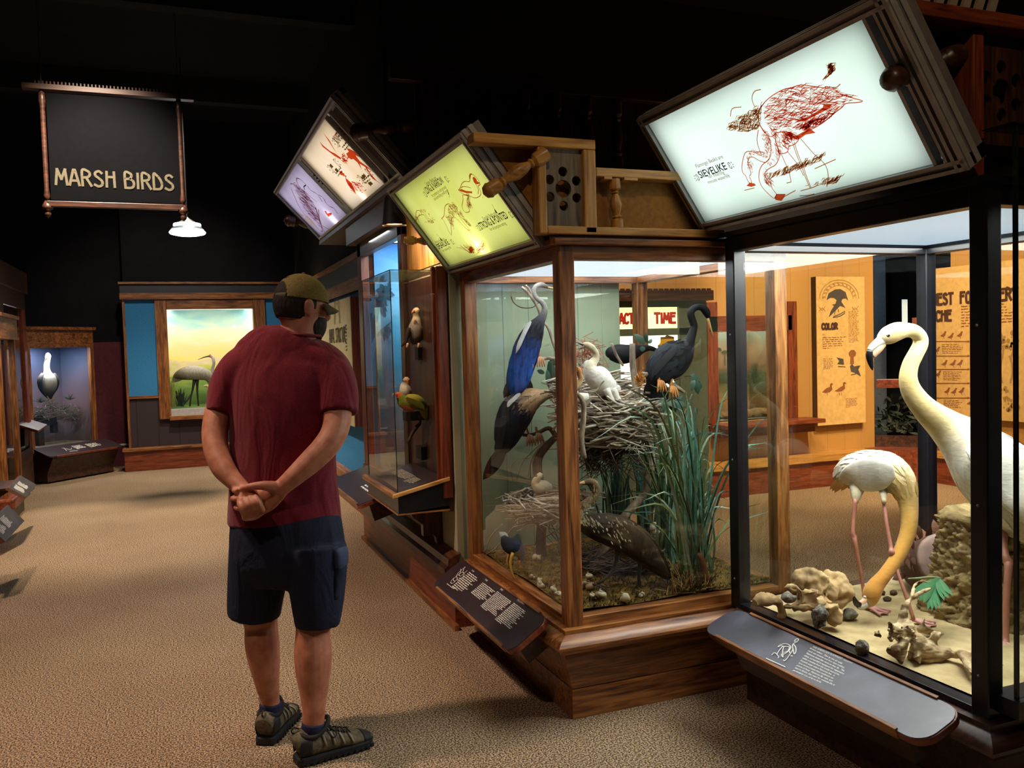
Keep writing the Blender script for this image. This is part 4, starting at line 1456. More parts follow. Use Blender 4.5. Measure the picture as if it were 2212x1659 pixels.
G().box(-.11, 1.03, Y - .09, 12.42, .64, .70).build('casing', OAK['x'], cb, bevel=.005)
G().box(-.09, 1.01, Y - .07, 12.5, .70, .785).build('sill_text_board', plain('lit_sill', 'b9b2b0', .25), cb)  # pale colour stands for light reflecting off the sill
G().box(-.09, 1.01, Y - .01, Y - .006, .785, 2.115).build('glass_pane', GLASS, cb)
sunset = painting('sunset_backdrop', .78, 2.15, [(0.0, '5d7a3c'), (.18, '7d9a4e'), (.28, '9cae52'), (.36, 'd8cf62'), (.42, 'e3c9ae'), (.47, 'f2dc7a'), (.6, 'f6d59a'), (.72, 'f3d9b8'), (.86, 'b9d8cc'), (1, '8fc6cc')], warp=.42, scale=(2.6, 2.6, 9))
arc2 = [tuple(q) for q in catmull([(-.10, 12.42), (-.1, 12.8), (.1, 13.15), (.46, 13.25), (.82, 13.15), (1.02, 12.8), (1.02, 12.42)], 4)]
n2_ = len(arc2)
G().add([(x, y, z) for z in (.74, 2.2) for x, y in arc2], [(i, i + 1, n2_ + i + 1, n2_ + i) for i in range(n2_ - 1)]).build('painted_backdrop', sunset, cb, smooth=True)
G().box(-.1, 1.02, 12.4, 13.2, .72, .785).build('marsh_floor', noisy('marsh_green', [(.3, '3c5a2c'), (.6, '6f8c46'), (.8, '9aa95e')], (9, 9, 9), bmp=.6, dist=.04), cb)
G().box(-.08, 1.0, 12.35, 12.95, 2.14, 2.16).build('light_diffuser', lit('warm_tube', (1, .96, .88), 5), cb)
lamp('AREA', 'crane_tube', (.46, 12.46, 2.12), 6, (1, .97, .9), 1.0, (.46, 12.8, 1.0), size_y=.1)
FEATH = tinted('feathers', .8, (70, 70, 14), .35)
FEATHP = tinted('feather_blades', .75, (90, 90, 90), .18, bmp=.1)
FEATHX = tinted('feathers_fine', .8, (140, 140, 140), .3)


def pts_at(L, y, sc=1.0):
    """Body stations from (px, py, r px[, ratio[, y]]) on the plane y."""
    out = []
    for q in L:
        yy = q[4] if len(q) > 4 else y
        p = PY(q[0], q[1], yy)
        r = q[2] * depth(p) / F_PX * sc
        out.append((p.x, p.y, p.z, r, r * (q[3] if len(q) > 3 and q[3] else 1.0)))
    return out


VIEW = (CAM_M @ V((0, 0, 1)))


def plumage(L, y, cols, n, ln, wd, t0=0.0, t1=1.0, seed=1, lift=.004, var=.18, name='feathers', mat=None, par=None, flip=1):
    """Overlapping feathers laid over a body from its tail end (first station) forward."""
    r_ = random.Random(seed)
    Q = catmull([p + tuple(lin(c)[:3]) for p, c in zip(pts_at(L, y), cols)], 6)
    k = len(Q)
    pos = [V(q[:3]) for q in Q]
    acc = [0.0]
    for i in range(1, k):
        acc.append(acc[-1] + (pos[i] - pos[i - 1]).length)

    def surf(t, a, e):
        s_ = min(max(t, 0), 1) * acc[-1]
        i = max(0, min(k - 2, int(np.searchsorted(acc, s_)) - 1))
        u = (s_ - acc[i]) / max(1e-6, acc[i + 1] - acc[i])
        q = np.array(Q[i]) * (1 - u) + np.array(Q[i + 1]) * u
        tan = (pos[i + 1] - pos[i]).normalized()
        w = (VIEW - tan * VIEW.dot(tan)).normalized()
        h = tan.cross(w)
        nn = (h * (math.cos(a) * q[4]) + w * (math.sin(a) * q[3])).normalized()
        return V(q[:3]) + h * (math.cos(a) * q[3]) + w * (math.sin(a) * q[4]) + nn * e, nn, q
    g = G()
    for _ in range(n):
        t, a = r_.uniform(t0, t1), r_.uniform(0, 2 * PI)
        b, nn, q = surf(t, a, .0005)
        l_ = ln * r_.uniform(.7, 1.2) * min(1, max(.35, q[3] / .05))
        tip, _, _ = surf(t - flip * l_ / acc[-1], a + r_.gauss(0, .05), lift * r_.uniform(.5, 1.3))
        f = 1 + r_.uniform(-var, var)
        g.cur = tuple(min(1, c * f) for c in q[5:8])
        g.leaf(b, tip, wd * min(1, max(.4, q[3] / .05)), nn, .04, 4, .12)
    return g.build(name, mat or FEATHP, par, smooth=True)



def limb(g, L, y, n=8, sub=3, cols=None):
    return g.loft(pts_at(L, y), n=n, sub=sub, side=VIEW, col=cols)


cr = thing('sandhill_crane', 'grey sandhill crane feeding, its head hidden behind the man', 'crane', tuple(PY(418, 878, 12.75)))
GC, GD = '9c9188', '55483f'
limb(G(), [(374, 822, 3, .8), (385, 812, 10, .9), (405, 806, 15), (430, 806, 15), (448, 812, 12), (456, 825, 7), (462, 845, 5), (470, 868, 4)], 12.75, 12, 4, [GD, GD, GC, 'a89c90', GC, GC, GC, GC]).build('body', FEATH, cr, smooth=True)
g = G()
for i in range(9):
    a = PY(372 - i * .4, 820 + i * .8, 12.72)
    g.leaf(PY(402, 806 + i, 12.72), a, .05, VIEW, .05)
g.build('wing', plain('dark_feather', '5b4d44', .8), cr)
for L in ([(420, 820, 4), (416, 842, 2.2), (412, 858, 2), (410, 880, 1.6)], [(426, 820, 4), (426, 842, 2.2), (427, 858, 2), (429, 880, 1.6)]):
    limb(G(), L, 12.75, 6, 2).build('leg', plain('dark_leg', '2c2622', .6) if 'dark_leg' not in bpy.data.materials else bpy.data.materials['dark_leg'], cr, smooth=True)
cr = thing('sandhill_crane', 'red-crowned crane with raised head, showing beside the man', 'crane', tuple(PY(482, 878, 12.85)))
limb(G(), [(452, 768, 3.5), (459, 772, 3.5), (462, 785, 3.2), (459, 798, 3.4), (464, 812, 5), (474, 822, 9), (495, 826, 14), (520, 826, 12), (535, 836, 4)], 12.85, 10, 4, ['9c3a34', 'c9b9a8', GC, GC, GC, GC, GC, GC, GD]).build('body', FEATH, cr, smooth=True)
limb(G(), [(453, 769, 1.8), (440, 772, 1.2), (428, 777, .4)], 12.85, 6, 2).build('bill', bpy.data.materials['dark_leg'], cr, smooth=True)
limb(G(), [(500, 838, 4), (500, 858, 2), (501, 880, 1.6)], 12.85, 6, 2).build('leg', bpy.data.materials['dark_leg'], cr, smooth=True)
limb(G(), [(512, 838, 4), (513, 858, 2), (515, 880, 1.6)], 12.85, 6, 2).build('leg', bpy.data.materials['dark_leg'], cr, smooth=True)
ck = G().loft(pts_at([(440, 835, 1), (446, 833, 2.6), (450, 838, 2), (450, 846, 2.2), (455, 851, 5), (466, 853, 7), (475, 850, 3)], 12.65), n=8, sub=3, side=VIEW).build('crane_chick', plain('chick_down', 'c9b184', .9), smooth=True)
tag(ck, 'small buff crane chick below the grey crane', 'chick')
for i, (px, py, hh) in enumerate(((390, 878, 40), (372, 880, 60))):
    g = G()
    for k in range(34):
        x = px + rnd.gauss(0, 4)
        b = PY(x, py, 12.6)
        g.leaf(b, b + V((rnd.gauss(0, .05), rnd.gauss(0, .03), hh / 160 * rnd.uniform(.5, 1.1))), .018, VIEW, rnd.uniform(-.1, .1), 4)
    tag(g.build('grass_tuft', plain('dark_sedge', '26302a', .8) if i == 0 else plain('olive_sedge', '8a8f4a', .8)), 'dark tuft of sedge in front of the feeding crane' if i == 0 else 'thin olive grass tuft at the left edge of the crane diorama', 'grass')

# ------------------------------------------------------------------ corner case with the heron
o_ = V((-1.665, 11.70, 0))
ua, wa = V((.69, .724, 0)), V((-.724, .69, 0))
L_ = lambda a, b, z: o_ + ua * a + wa * b + V((0, 0, z))


def lb(a0, a1, b0, b1, z0, z1):
    return G().obox(L_(a0, b0, z0), ua * (a1 - a0), wa * (b1 - b0), V((0, 0, z1 - z0)))


hc = thing('heron_case', 'oak corner case at the far left with a pale heron on a nest', 'display case', tuple(o_))
lb(-.02, .99, -.04, .62, 1.86, 1.90).build('cornice_lip', OAK['x'], hc, bevel=.005)
lb(.0, .97, 0, .6, 1.69, 1.86).build('header_board', OAK['x'], hc, bevel=.004)
lb(.0, .05, 0, .06, .34, 1.69).build('post', OAK['z'], hc, bevel=.004)
lb(.92, .97, 0, .06, .34, 1.69).build('post', OAK['z'], hc, bevel=.004)
lb(.05, .92, 0, .05, .34, .42).build('sill_rail', OAK['x'], hc, bevel=.004)
lb(.05, .92, 0, .05, 1.64, 1.69).build('head_rail', OAK['x'], hc, bevel=.004)
lb(.05, .92, .02, .025, .42, 1.64).build('glass_pane', GLASS, hc)
lb(0, .97, 0, .6, 0, .34).build('base', DARKW['x'], hc)
lb(.0, .97, .58, .62, .34, 1.86).build('painted_backdrop', painting('dusk_backdrop', .4, 1.7, [(0, '6e6468'), (.35, '7c646c'), (.6, '5f586c'), (.8, '3f4c6c'), (1, '2b3c64')], warp=.25, scale=(1.5, 1.5, 2)), hc)
lb(-.01, .01, .06, .6, .34, 1.69).build('side_panel', bpy.data.materials['dusk_backdrop'], hc)
lb(.95, .97, .06, .6, .34, 1.69).build('side_panel', bpy.data.materials['dusk_backdrop'], hc)
lb(.05, .92, .06, .58, .40, .42).build('bed', bpy.data.materials['grey_sand'], hc)
lamp('SPOT', 'heron_case_spot', L_(.35, .2, 1.66), 20, (.92, .94, 1), .03, L_(.28, .3, .6), spot=75, blend=.6)
lamp('AREA', 'heron_case_tube', L_(.48, .3, 1.66), 12, (.95, .93, .96), .5, L_(.48, .3, 0), size_y=.1)


def on_b(px, py, b):
    o, nn = L_(0, b, 0), wa
    r = ray(px, py)
    return CAM_P + r * ((o - CAM_P).dot(nn) / r.dot(nn))


def pts_b(L, b):
    out = []
    for q in L:
        p = on_b(q[0], q[1], b)
        r = q[2] * depth(p) / F_PX
        out.append((p.x, p.y, p.z, r, r * (q[3] if len(q) > 3 else 1)))
    return out


c6 = lambda x, y: (x / 4.608, 560 + y / 4.608)
hn = thing('heron', 'white-necked heron with black wings standing on the pine nest', 'heron', tuple(on_b(110, 885, .3)))
b6 = lambda L: [c6(q[0], q[1]) + (q[2] / 4.608,) + tuple(q[3:]) for q in L]
G().loft(pts_b(b6([(470, 935, 12), (478, 960, 26), (475, 1000, 24), (465, 1060, 27), (470, 1120, 34), (480, 1180, 70, .9), (490, 1260, 72, .9), (490, 1330, 45), (500, 1390, 14)]), .3), n=12, sub=4, side=VIEW,
         col=['e8e6e4', 'f2f0ee', 'f4f2f0', 'efedea', 'e4e2e0', 'bdb8b2', '9a948c', '4a4540', '2c2926']).build('body', FEATHX, hn, smooth=True)
for sx in (-1, 1):
    G().loft(pts_b(b6([(480 + sx * 55, 1140, 16), (480 + sx * 82, 1200, 26), (480 + sx * 76, 1270, 24), (480 + sx * 50, 1330, 14), (490 + sx * 20, 1380, 5)]), .28), n=8, sub=3, side=VIEW, col=['8a8682', '3a383a', '26252a', '26252a', '1c1b1e']).build('wing', FEATHX, hn, smooth=True)
    G().loft(pts_b(b6([(495 + sx * 25, 1360, 14), (510 + sx * 14, 1420, 6), (512 + sx * 14, 1500, 5)]), .3), n=6, sub=2, side=VIEW).build('leg', plain('pale_leg', 'a88f68', .6) if sx < 0 else bpy.data.materials['pale_leg'], hn, smooth=True)
G().loft(pts_b(b6([(470, 970, 11), (450, 1005, 6), (442, 1015, 1)]), .26), n=6, sub=2, side=VIEW).build('bill', bpy.data.materials['pale_leg'], hn, smooth=True)
ns = thing('pine_nest', 'nest of pine sprays and sticks under the heron', 'nest', tuple(on_b(130, 900, .3)))
g = G()
for k in range(170):
    c = on_b(*c6(rnd.uniform(360, 800), rnd.gauss(1530, 40)), .3 + rnd.uniform(-.15, .15))
    d = V((rnd.uniform(-1, 1), rnd.uniform(-1, 1), rnd.uniform(-.3, .3))).normalized() * rnd.uniform(.05, .14)
    g.tube([c - d, c + V((0, 0, rnd.uniform(-.02, .02))), c + d], .0035, 4)
g.build('sticks', plain('grey_stick', '6d675c', .8), ns)
g = G()
for cx_, cy_, k in ((690, 1400, 46), (840, 1470, 46), (400, 1430, 40), (520, 1490, 30), (640, 1500, 40), (420, 1560, 30)):
    a = on_b(*c6(cx_, cy_), .28)
    for i in range(k):
        d = V((rnd.gauss(0, .5), rnd.gauss(0, .5), rnd.uniform(.1, 1))).normalized() * rnd.uniform(.06, .11)
        g.tube([a + d * .15, a + d], [.003, .001], 3)
g.build('pine_needles', plain('pine_needle', '4d5f46', .8), ns)
ps = tag(lb(.30, .38, .25, .33, .42, .80).obox(L_(.38, .26, .66), ua * .2, wa * .06, V((0, 0, .1))).obox(L_(.52, .26, .56), ua * .07, wa * .06, V((0, 0, .14))).build('nest_post', CHAR), 'dark forked post carrying the pine nest', 'post')
# its bench with a slanted reader
rb = thing('reader_bench', 'dark bench with a slanted text top in front of the heron case', 'text panel', tuple(L_(.5, -.15, 0)))
G().prism([L_(.03, 0, .02), L_(.03, -.20, .02), L_(.03, -.20, .12), L_(.03, -.30, .30), L_(.03, -.30, .33), L_(.03, 0, .42)], ua * .98).build('bench', DARKW['x'], rb)
pb = Plane(L_(-.03, -.32, .325), ua, wa * .3 + V((0, 0, .10)))
G().prism(rounded(pb, 1.10, .30, .05, .0, 0), pb.n * .015).build('board', PLUM, rb)
g = G()
for a0, ww in ((.48, .16), (.68, .2)):
    text_block(g, pb, a0, .22, ww, .12, 7, rnd, e=.016)
for q in ([(.32, .1), (.36, .2), (.40, .12), (.44, .16)], [(.33, .2), (.38, .1), (.43, .08)], [(.33, .06), (.45, .06)]):
    g.ribbon([pb.at(*z, .016) for z in q], .005, pb.n)
g.build('print', WHITE_INK, rb)
G().obox(pb.at(.1, -.01, -.005), pb.u * .9, pb.v * .015, pb.n * .022).build('edge_strip', RED['x'], rb)

# ------------------------------------------------------------------ cases along the left wall
tl = thing('marsh_diorama', 'tall walnut diorama at the left edge with a pale painted marsh', 'display case', (-1.8, 10.4, 0))
G().box(-2.6, -1.57, 8.3, 11.35, 2.26, 2.50).build('header_box', DARKW['y'], tl, bevel=.004)
G().box(-2.55, -1.60, 8.3, 11.3, 2.08, 2.26).build('header_board', DARKW['y'], tl)
G().box(-2.55, -1.60, 9.8, 11.3, 0, .5).build('base', DARKW['y'], tl)
for a in ((11.12, 11.30), (9.8, 9.95)):
    G().box(-2.5, -1.60, a[0], a[1], .5, 2.08).build('post', RED['z'] if a[0] > 10 else DARKW['z'], tl, bevel=.004)
G().box(-2.3, -2.25, 9.95, 11.12, .5, 2.08).build('painted_backdrop', painting('reed_backdrop', .6, 2.1, [(0, '6d7c78'), (.3, '93a29c'), (.55, 'b4b2be'), (.75, 'c4c2d4'), (1, '6fa3d4')], warp=.3, scale=(4, 4, 4)), tl)
G().box(-1.63, -1.625, 9.95, 11.12, .5, 2.08).build('glass_pane', GLASS, tl)
G().box(-2.2, -1.66, 9.98, 11.1, 2.085, 2.095).build('light_diffuser', lit('dawn_tube', (.95, .95, 1.0), 6), tl)
g = G()
for k in range(40):
    y = rnd.uniform(10.2, 11.05)
    b = V((-2.2, y, .5))
    g.leaf(b, b + V((.1, rnd.gauss(0, .12), rnd.uniform(.6, 1.2))), .03, (1, 0, 0), rnd.uniform(-.1, .1), 5)
tag(g.build('reed_clump', plain('pale_reed', '6f7d72', .8)), 'tall pale reeds in the walnut diorama at the left edge', 'reeds')
lc = thing('oak_glass_case', 'oak and glass case cut by the left edge of the picture', 'display case', (-1.9, 9.4, 0))
x1 = -1.48
for y in (8.98, 9.72):
    G().box(x1 - .06, x1, y - .06, y, .22, 1.72).build('post', OAK['z'], lc, bevel=.004)
G().box(-2.4, x1 + .02, 8.86, 9.76, 1.72, 1.90).build('header_board', OAK['y'], lc, bevel=.004)
G().box(-2.42, x1 + .04, 8.84, 9.79, 1.90, 1.935).build('cornice_lip', OAK['y'], lc, bevel=.004)
G().box(-2.42, x1 + .03, 8.84, 9.78, 1.70, 1.725).build('head_rail', OAK['y'], lc)
G().box(-2.4, x1 + .06, 8.86, 9.76, .14, .24).build('base_moulding', RED['y'], lc, bevel=.02)
G().box(-2.4, x1, 8.9, 9.74, 0, .14).build('kick_board', DARKW['y'], lc)
tag(G().box(-2.4, -1.60, 5.6, 8.28, 0, .55).build('low_cabinet', DARKW['y']), 'low walnut cabinet at the left edge carrying the grey reader board', 'cabinet')
G().box(x1 - .03, x1 - .026, 8.98, 9.66, .24, 1.72).build('glass_pane', GLASS, lc)
G().box(-2.4, x1 - .06, 9.69, 9.694, .24, 1.72).build('glass_pane', GLASS, lc)
G().box(-2.35, -2.3, 8.9, 9.7, .24, 1.72).build('painted_backdrop', painting('pool_backdrop', .3, 1.7, [(0, '2a2f30'), (.3, '42534e'), (.55, '5c84a4'), (.8, '4a8ac4'), (1, '7a9ab4')], warp=.3, scale=(3, 3, 3)), lc)
lamp('AREA', 'case_tube', (-1.9, 9.3, 1.69), 5, COOL, .5, (-1.9, 9.3, 0), size_y=.3)
for label, q, zh, zl, bt in (('small pale reader box under the walnut diorama, topmost at the left', ((54, 905), (37, 916), (102, 917), (83, 930)), .80, .73, .12),
                             ('plum reader board with white print, middle one at the left edge', ((44, 1029), (18, 1053), (79, 1047), (58, 1074)), .53, .39, .03),
                             ('large grey reader board at the lower left edge, nearest the camera', ((8, 1097), (-30, 1133), (53, 1125), (12, 1170)), .53, .39, .03)):
    FH, NH, FL, NL = PZ(*q[0], zh), PZ(*q[1], zh), PZ(*q[2], zl), PZ(*q[3], zl)
    t = thing('reader_rail', label, 'text panel', tuple((NL + FL) / 2))
    FL, NL, FH = NL, FL, NH
    u = (NL - FL)
    pl = Plane(FL, u, FH - FL)
    w_, h_ = u.length, (FH - FL).length
    G().obox(FL - pl.n * .03, u, pl.v * h_, pl.n * .026).build('board', RED['y'], t, bevel=.004)
    G().obox(FL - pl.n * .004, u, pl.v * h_, pl.n * .004).build('laminate', GREYP if bt < .1 else plain('pale_laminate', 'a8a4b0', .3), t)
    a_ = FL + pl.u * w_ * .15 + pl.v * (h_ - .1) - pl.n * .03
    b_ = V((-1.60, a_.y, a_.z))
    G().prism([a_, a_ + pl.v * .08, b_, b_ + V((0, 0, -.22))], u * .7).build('support', DARKW['y'], t)
    if bt < .1:
        g = G()
        for k in range(2 if h_ < .5 else 3):
            text_block(g, pl, w_ * .12 + k * w_ * .29, h_ * .82, w_ * .24, h_ * .55, 9, rnd, e=.001)
        g.build('print', WHITE_INK, t)

# ------------------------------------------------------------------ hanging sign and pendant lamp
hs = thing('hanging_sign', 'dark hanging banner reading MARSH BIRDS in a spindle frame', 'sign', (-.4, 8, 2.75))
BRZ = wood('dim_cherry', '26140e', '3c2218', '563222', 'x')
G().box(-.90, .10, 7.99, 8.01, 2.81, 3.68).build('banner', plain('banner_cloth', '08080c', .95, spec=.1), hs)
pl = Plane((-.9, 7.988, 2.81), (1, 0, 0), (0, 0, 1))
a0, b0 = pl.loc(pl.px(121, 398))
a1, b1 = pl.loc(pl.px(375, 411))
capitals('MARSH BIRDS', pl, a0, b0, .125, (a1 - a0) / 12.4, .020, plain('dim_letter', '5a523f', .8), hs, slope=(b1 - b0) / (a1 - a0))
tp = G().box(-1.07, .24, 7.96, 8.04, 3.70, 3.745)
for i in range(40):
    x = -.98 + i * .028
    tp.box(x, x + .014, 7.985, 8.015, 3.745, 3.775)
tp.build('top_rail', BRZ, hs, bevel=.003)
G().box(-.93, .115, 7.97, 8.03, 2.755, 2.80).build('bottom_rail', BRZ, hs, bevel=.004)
for x in (-.93, .115):
    G().lathe([(.016, 2.80), (.026, 2.84), (.018, 2.90), (.02, 3.2), (.02, 3.55), (.028, 3.62), (.02, 3.70)], (x, 8, 0), (0, 0, 1), 12).build('pole', BRZ, hs, smooth=True)
    G().lathe([(.0, 2.66), (.022, 2.68), (.026, 2.70), (.014, 2.72), (.04, 2.735), (.042, 2.755), (.02, 2.80)], (x, 8, 0), (0, 0, 1), 14).build('finial', BRZ, hs, smooth=True)
    G().box(x - .004, x + .004, 7.996, 8.004, 3.74, 4.7).build('rod', CHAR, hs)
pd = thing('pendant_lamp', 'glowing white dome lamp hanging below the MARSH BIRDS banner', 'lamp', (.17, 10, 2.8))
GLOW = lit('lamp_glass', (.86, .93, 1.0), 7)
G().lathe([(.0, 2.795), (.12, 2.80), (.18, 2.815), (.19, 2.832), (.175, 2.85), (.12, 2.86)], (.175, 10, 0), (0, 0, 1), 28).build('lower_glass', GLOW, pd, smooth=True)
G().lathe([(.12, 2.86), (.17, 2.862), (.15, 2.885), (.13, 2.90)], (.175, 10, 0), (0, 0, 1), 28).build('collar', plain('lamp_metal', '5a6470', .4, .6), pd, smooth=True, angle=40)
G().lathe([(.13, 2.90), (.145, 2.905), (.14, 2.925), (.10, 2.935)], (.175, 10, 0), (0, 0, 1), 28).build('upper_glass', GLOW, pd, smooth=True)
G().lathe([(.10, 2.935), (.03, 2.98), (.008, 3.0), (.008, 4.7)], (.175, 10, 0), (0, 0, 1), 14).build('stem', CHAR, pd, smooth=True, angle=40)

# ------------------------------------------------------------------ the animal structure panel beyond the man
ap = thing('wall_panel', 'cream panel headed ANIMAL STRUCTURE behind the man, on blue felt', 'text panel', (1.5, 8.4, 1))
CRM = plain('cream_laminate', 'c9bc90', .5)
y_far, y_near = PX(690, 660, 1.5).y, PX(757, 645, 1.5).y
G().box(1.5, 1.58, y_near, y_far, .80, 1.99).build('board', RED['z'], ap)
G().box(1.494, 1.5, y_near, y_far, .80, 1.99).build('laminate', CRM, ap)
pl = Plane((1.494, y_far, .8), (0, -1, 0), (0, 0, 1))
a0, b0 = pl.loc(pl.px(712, 738))
a1, b1 = pl.loc(pl.px(748, 733))
capitals('ANIMAL STRUCTURE', pl, a0, b0 - .01, .13, (a1 - a0) / 18.6, .016, plain('brown_print', '4a3c2c', .7), ap)
g = G()
a0, b0 = pl.loc(pl.px(729, 700))
for k in range(4):
    r_ = .13 + .03 * k
    g.ribbon([pl.at(a0 + r_ * math.cos(t) * .8, b0 + r_ * 1.6 * math.sin(t), .001) for t in [PI * i / 10 for i in range(11)]], .008, pl.n)
for x, y, ww, hh in ((745, 700, .12, .26), (722, 760, .25, .2)):
    a, b = pl.loc(pl.px(x, y))
    text_block(g, pl, a, b, ww, hh, 8, rnd, e=.001)
g.build('print', bpy.data.materials['brown_print'], ap)

# ------------------------------------------------------------------ displays on the ochre walls behind the cases
YR = 6.95
GRY = plain('sage_paint', '59624f', .6)
rt = thing('reaction_display', 'display with a lit yellow REACTION TIME sign under a fringed brown cornice', 'display', (4.0, 6.8, 0))
x0, x1 = 3.1, PY(1502, 700, 6.6).x
Yf = 6.6
z = lambda py: PY(1440, py, Yf).z
G().box(x0, x1 + .12, Yf, 6.94, 0, z(838)).build('base_cabinet', GRY, rt)
G().box(x0, x1 + .12, Yf, 6.94, z(663), z(650)).build('head_rail', GRY, rt)
for a, b in ((x1 - .17, x1 + .12), (x0, x0 + .1)):
    G().box(a, b, Yf, 6.94, z(838), z(663)).build('stile', GRY, rt)
G().box(x0, x1, Yf, 6.94, z(724), z(709)).build('mid_rail', GRY, rt)
x1s = PY(1468, 700, Yf).x
YS = lit('yellow_sign_sheet', (.93, .95, .42), 1.5)
WS = lit('white_sign_sheet', (.93, 1.0, .82), 1.9)
G().box(x0 + .1, x1s, Yf + .03, Yf + .05, z(709), z(663)).build('sign_sheet', YS, rt)
G().box(x0 + .1, x1s, Yf + .03, Yf + .05, z(752), z(724)).build('picture_sheet', WS, rt)
G().box(x0 + .1, x1s - .35, Yf + .03, Yf + .05, z(836), z(768)).build('picture_sheet', WS, rt)
G().box(x1s - .22, x1s - .05, Yf + .03, Yf + .05, z(836), z(768)).build('picture_sheet', WS, rt)
G().box(x0, x1, Yf + .01, Yf + .03, z(768), z(752)).build('mid_rail', GRY, rt)
G().box(x1s - .35, x1s - .22, Yf + .01, Yf + .05, z(838), z(768)).build('stile', GRY, rt)
G().box(x1s - .05, x1, Yf + .01, Yf + .05, z(838), z(768)).build('stile', GRY, rt)
pl = Plane((0, Yf + .029, 0), (1, 0, 0), (0, 0, 1))
RED_P = plain('red_letter', 'd8281a', .6)
a0, b0 = pl.loc(pl.px(1339, 699))
a1, _ = pl.loc(pl.px(1383, 699))
_, bt = pl.loc(pl.px(1360, 678))
ad = (a1 - a0) / 5.2
capitals('REACTION', pl, a0 - ad * 2.6, b0, bt - b0, ad, .022, RED_P, rt)
a0, b0 = pl.loc(pl.px(1414, 698))
a1, _ = pl.loc(pl.px(1459, 698))
capitals('TIME', pl, a0, b0, bt - b0, (a1 - a0) / 4.2, .024, RED_P, rt)
g = G()
g.poly([pl.px(*p, .002) for p in ((1421, 746), (1426, 741), (1427, 728), (1436, 728), (1440, 723), (1446, 725), (1456, 728), (1457, 740), (1461, 745)) [::-1]])
g.build('castle_picture', plain('chrome_yellow', 'f0b400', .6), rt)
g = G()
for x in range(1428, 1460, 7):
    g.ribbon([pl.px(x, 750, .002), pl.px(x, 758, .002)], .01, pl.n)
g.ribbon([pl.px(1421, 749, .002), pl.px(1462, 748, .002)], .025, pl.n)
g.build('green_lines', plain('leaf_green', '3c7a50', .6), rt)
g = G().box(x0 - .05, x1 + .16, Yf - .06, 6.94, z(650), z(628))
for i in range(26):
    x = x0 + i * (x1 + .16 - x0) / 26
    g.box(x, x + .035, Yf - .05, Yf - .03, z(628), z(624))
g.build('cornice', DARKW['x'], rt)

wd = thing('window_diorama', 'wall diorama with painted palms behind a red wood sill', 'display case', (5.2, 6.9, .7))
xl, xr = PY(1546, 800, YR).x, PY(1702, 800, YR).x
G().box(xl - .1, xr + .02, YR - .05, YR, PY(1620, 716, YR).z, PY(1620, 682, YR).z).build('head_board', RED['x'], wd, bevel=.004)
G().box(xr - .03, xr + .08, YR - .05, YR, .70, 1.86).build('jamb', RED['z'], wd, bevel=.004)
G().box(xl - .12, xl, YR - .05, YR, .70, 1.86).build('jamb', RED['z'], wd, bevel=.004)
G().prism([(xl - .1, YR, .66), (xr + .22, YR, .66), (xr + .22, YR, .70), (xl - .1, YR, .70)], (0, -.28, .0)).build('sill', RED['x'], wd, bevel=.006)
G().box(xl - .1, xr + .16, YR - .2, YR, .57, .66).build('sill_apron', RED['x'], wd, bevel=.006)
G().box(4.78, 5.62, 7.5, 7.55, .62, 1.76).build('painted_backdrop', painting('savanna_backdrop', .7, 1.75, [(0, '55462e'), (.15, '8a6a3c'), (.3, '5d6844'), (.42, '6f7f5c'), (.5, 'c9a078'), (.65, 'd8b48c'), (.8, 'a9b0a0'), (1, '8fa8ac')], warp=.25, scale=(4, 4, 9)), wd)
G().box(4.76, 4.78, 7.1, 7.5, .62, 1.76).build('side_panel', bpy.data.materials['savanna_backdrop'], wd)
G().box(5.62, 5.64, 7.1, 7.5, .62, 1.76).build('side_panel', bpy.data.materials['savanna_backdrop'], wd)
G().box(4.78, 5.62, 7.0, 7.5, .60, .70).build('bed', bpy.data.materials['grey_sand'], wd)
G().box(4.8, 5.6, 7.05, 7.4, 1.735, 1.75).build('light_diffuser', lit('sunny_tube', (1, .93, .8), 5), wd)
g = G()
for x, y, hh in ((1545, 795, 40), (1551, 800, 46), (1566, 790, 30)):
    a = PY(x, y, 7.49)
    b = PY(x, y - hh, 7.49)
    g.ribbon([a, b], .012, (0, -1, 0))
    for k in range(7):
        t = PI * (k / 6) - .2
        g.leaf(b, b + V((math.cos(t) * .05, -.002, math.sin(t) * .035 - .015)), .014, (0, -1, 0), 0, 3)
g.build('painted_palms', plain('palm_green', '5a6a48', .8), wd)
for i, (px, py, r, s) in enumerate(((1600, 868, .10, (1.5, .8, .55)), (1640, 880, .12, (1.6, .8, .45)), (1680, 872, .10, (1.4, .8, .5)), (1570, 884, .08, (1.3, .8, .6)))):
    p = PY(px, py, 7.25)
    tag(G().blob((p.x, 7.25, .70 + r * s[2] * .8), r, i + 40, 3, .3, s).build('rock', noisy('brown_rock', [(.3, '4a3a28'), (.7, '8a7048')], (16, 16, 16)) if i == 0 else bpy.data.materials['brown_rock'], smooth=True),
        ['brown rock left of centre behind the red sill', 'long low brown rock in the middle behind the red sill', 'brown rock at the right end behind the red sill', 'small brown rock at the left end behind the red sill'][i], 'rock', 'rocks in the savanna window')

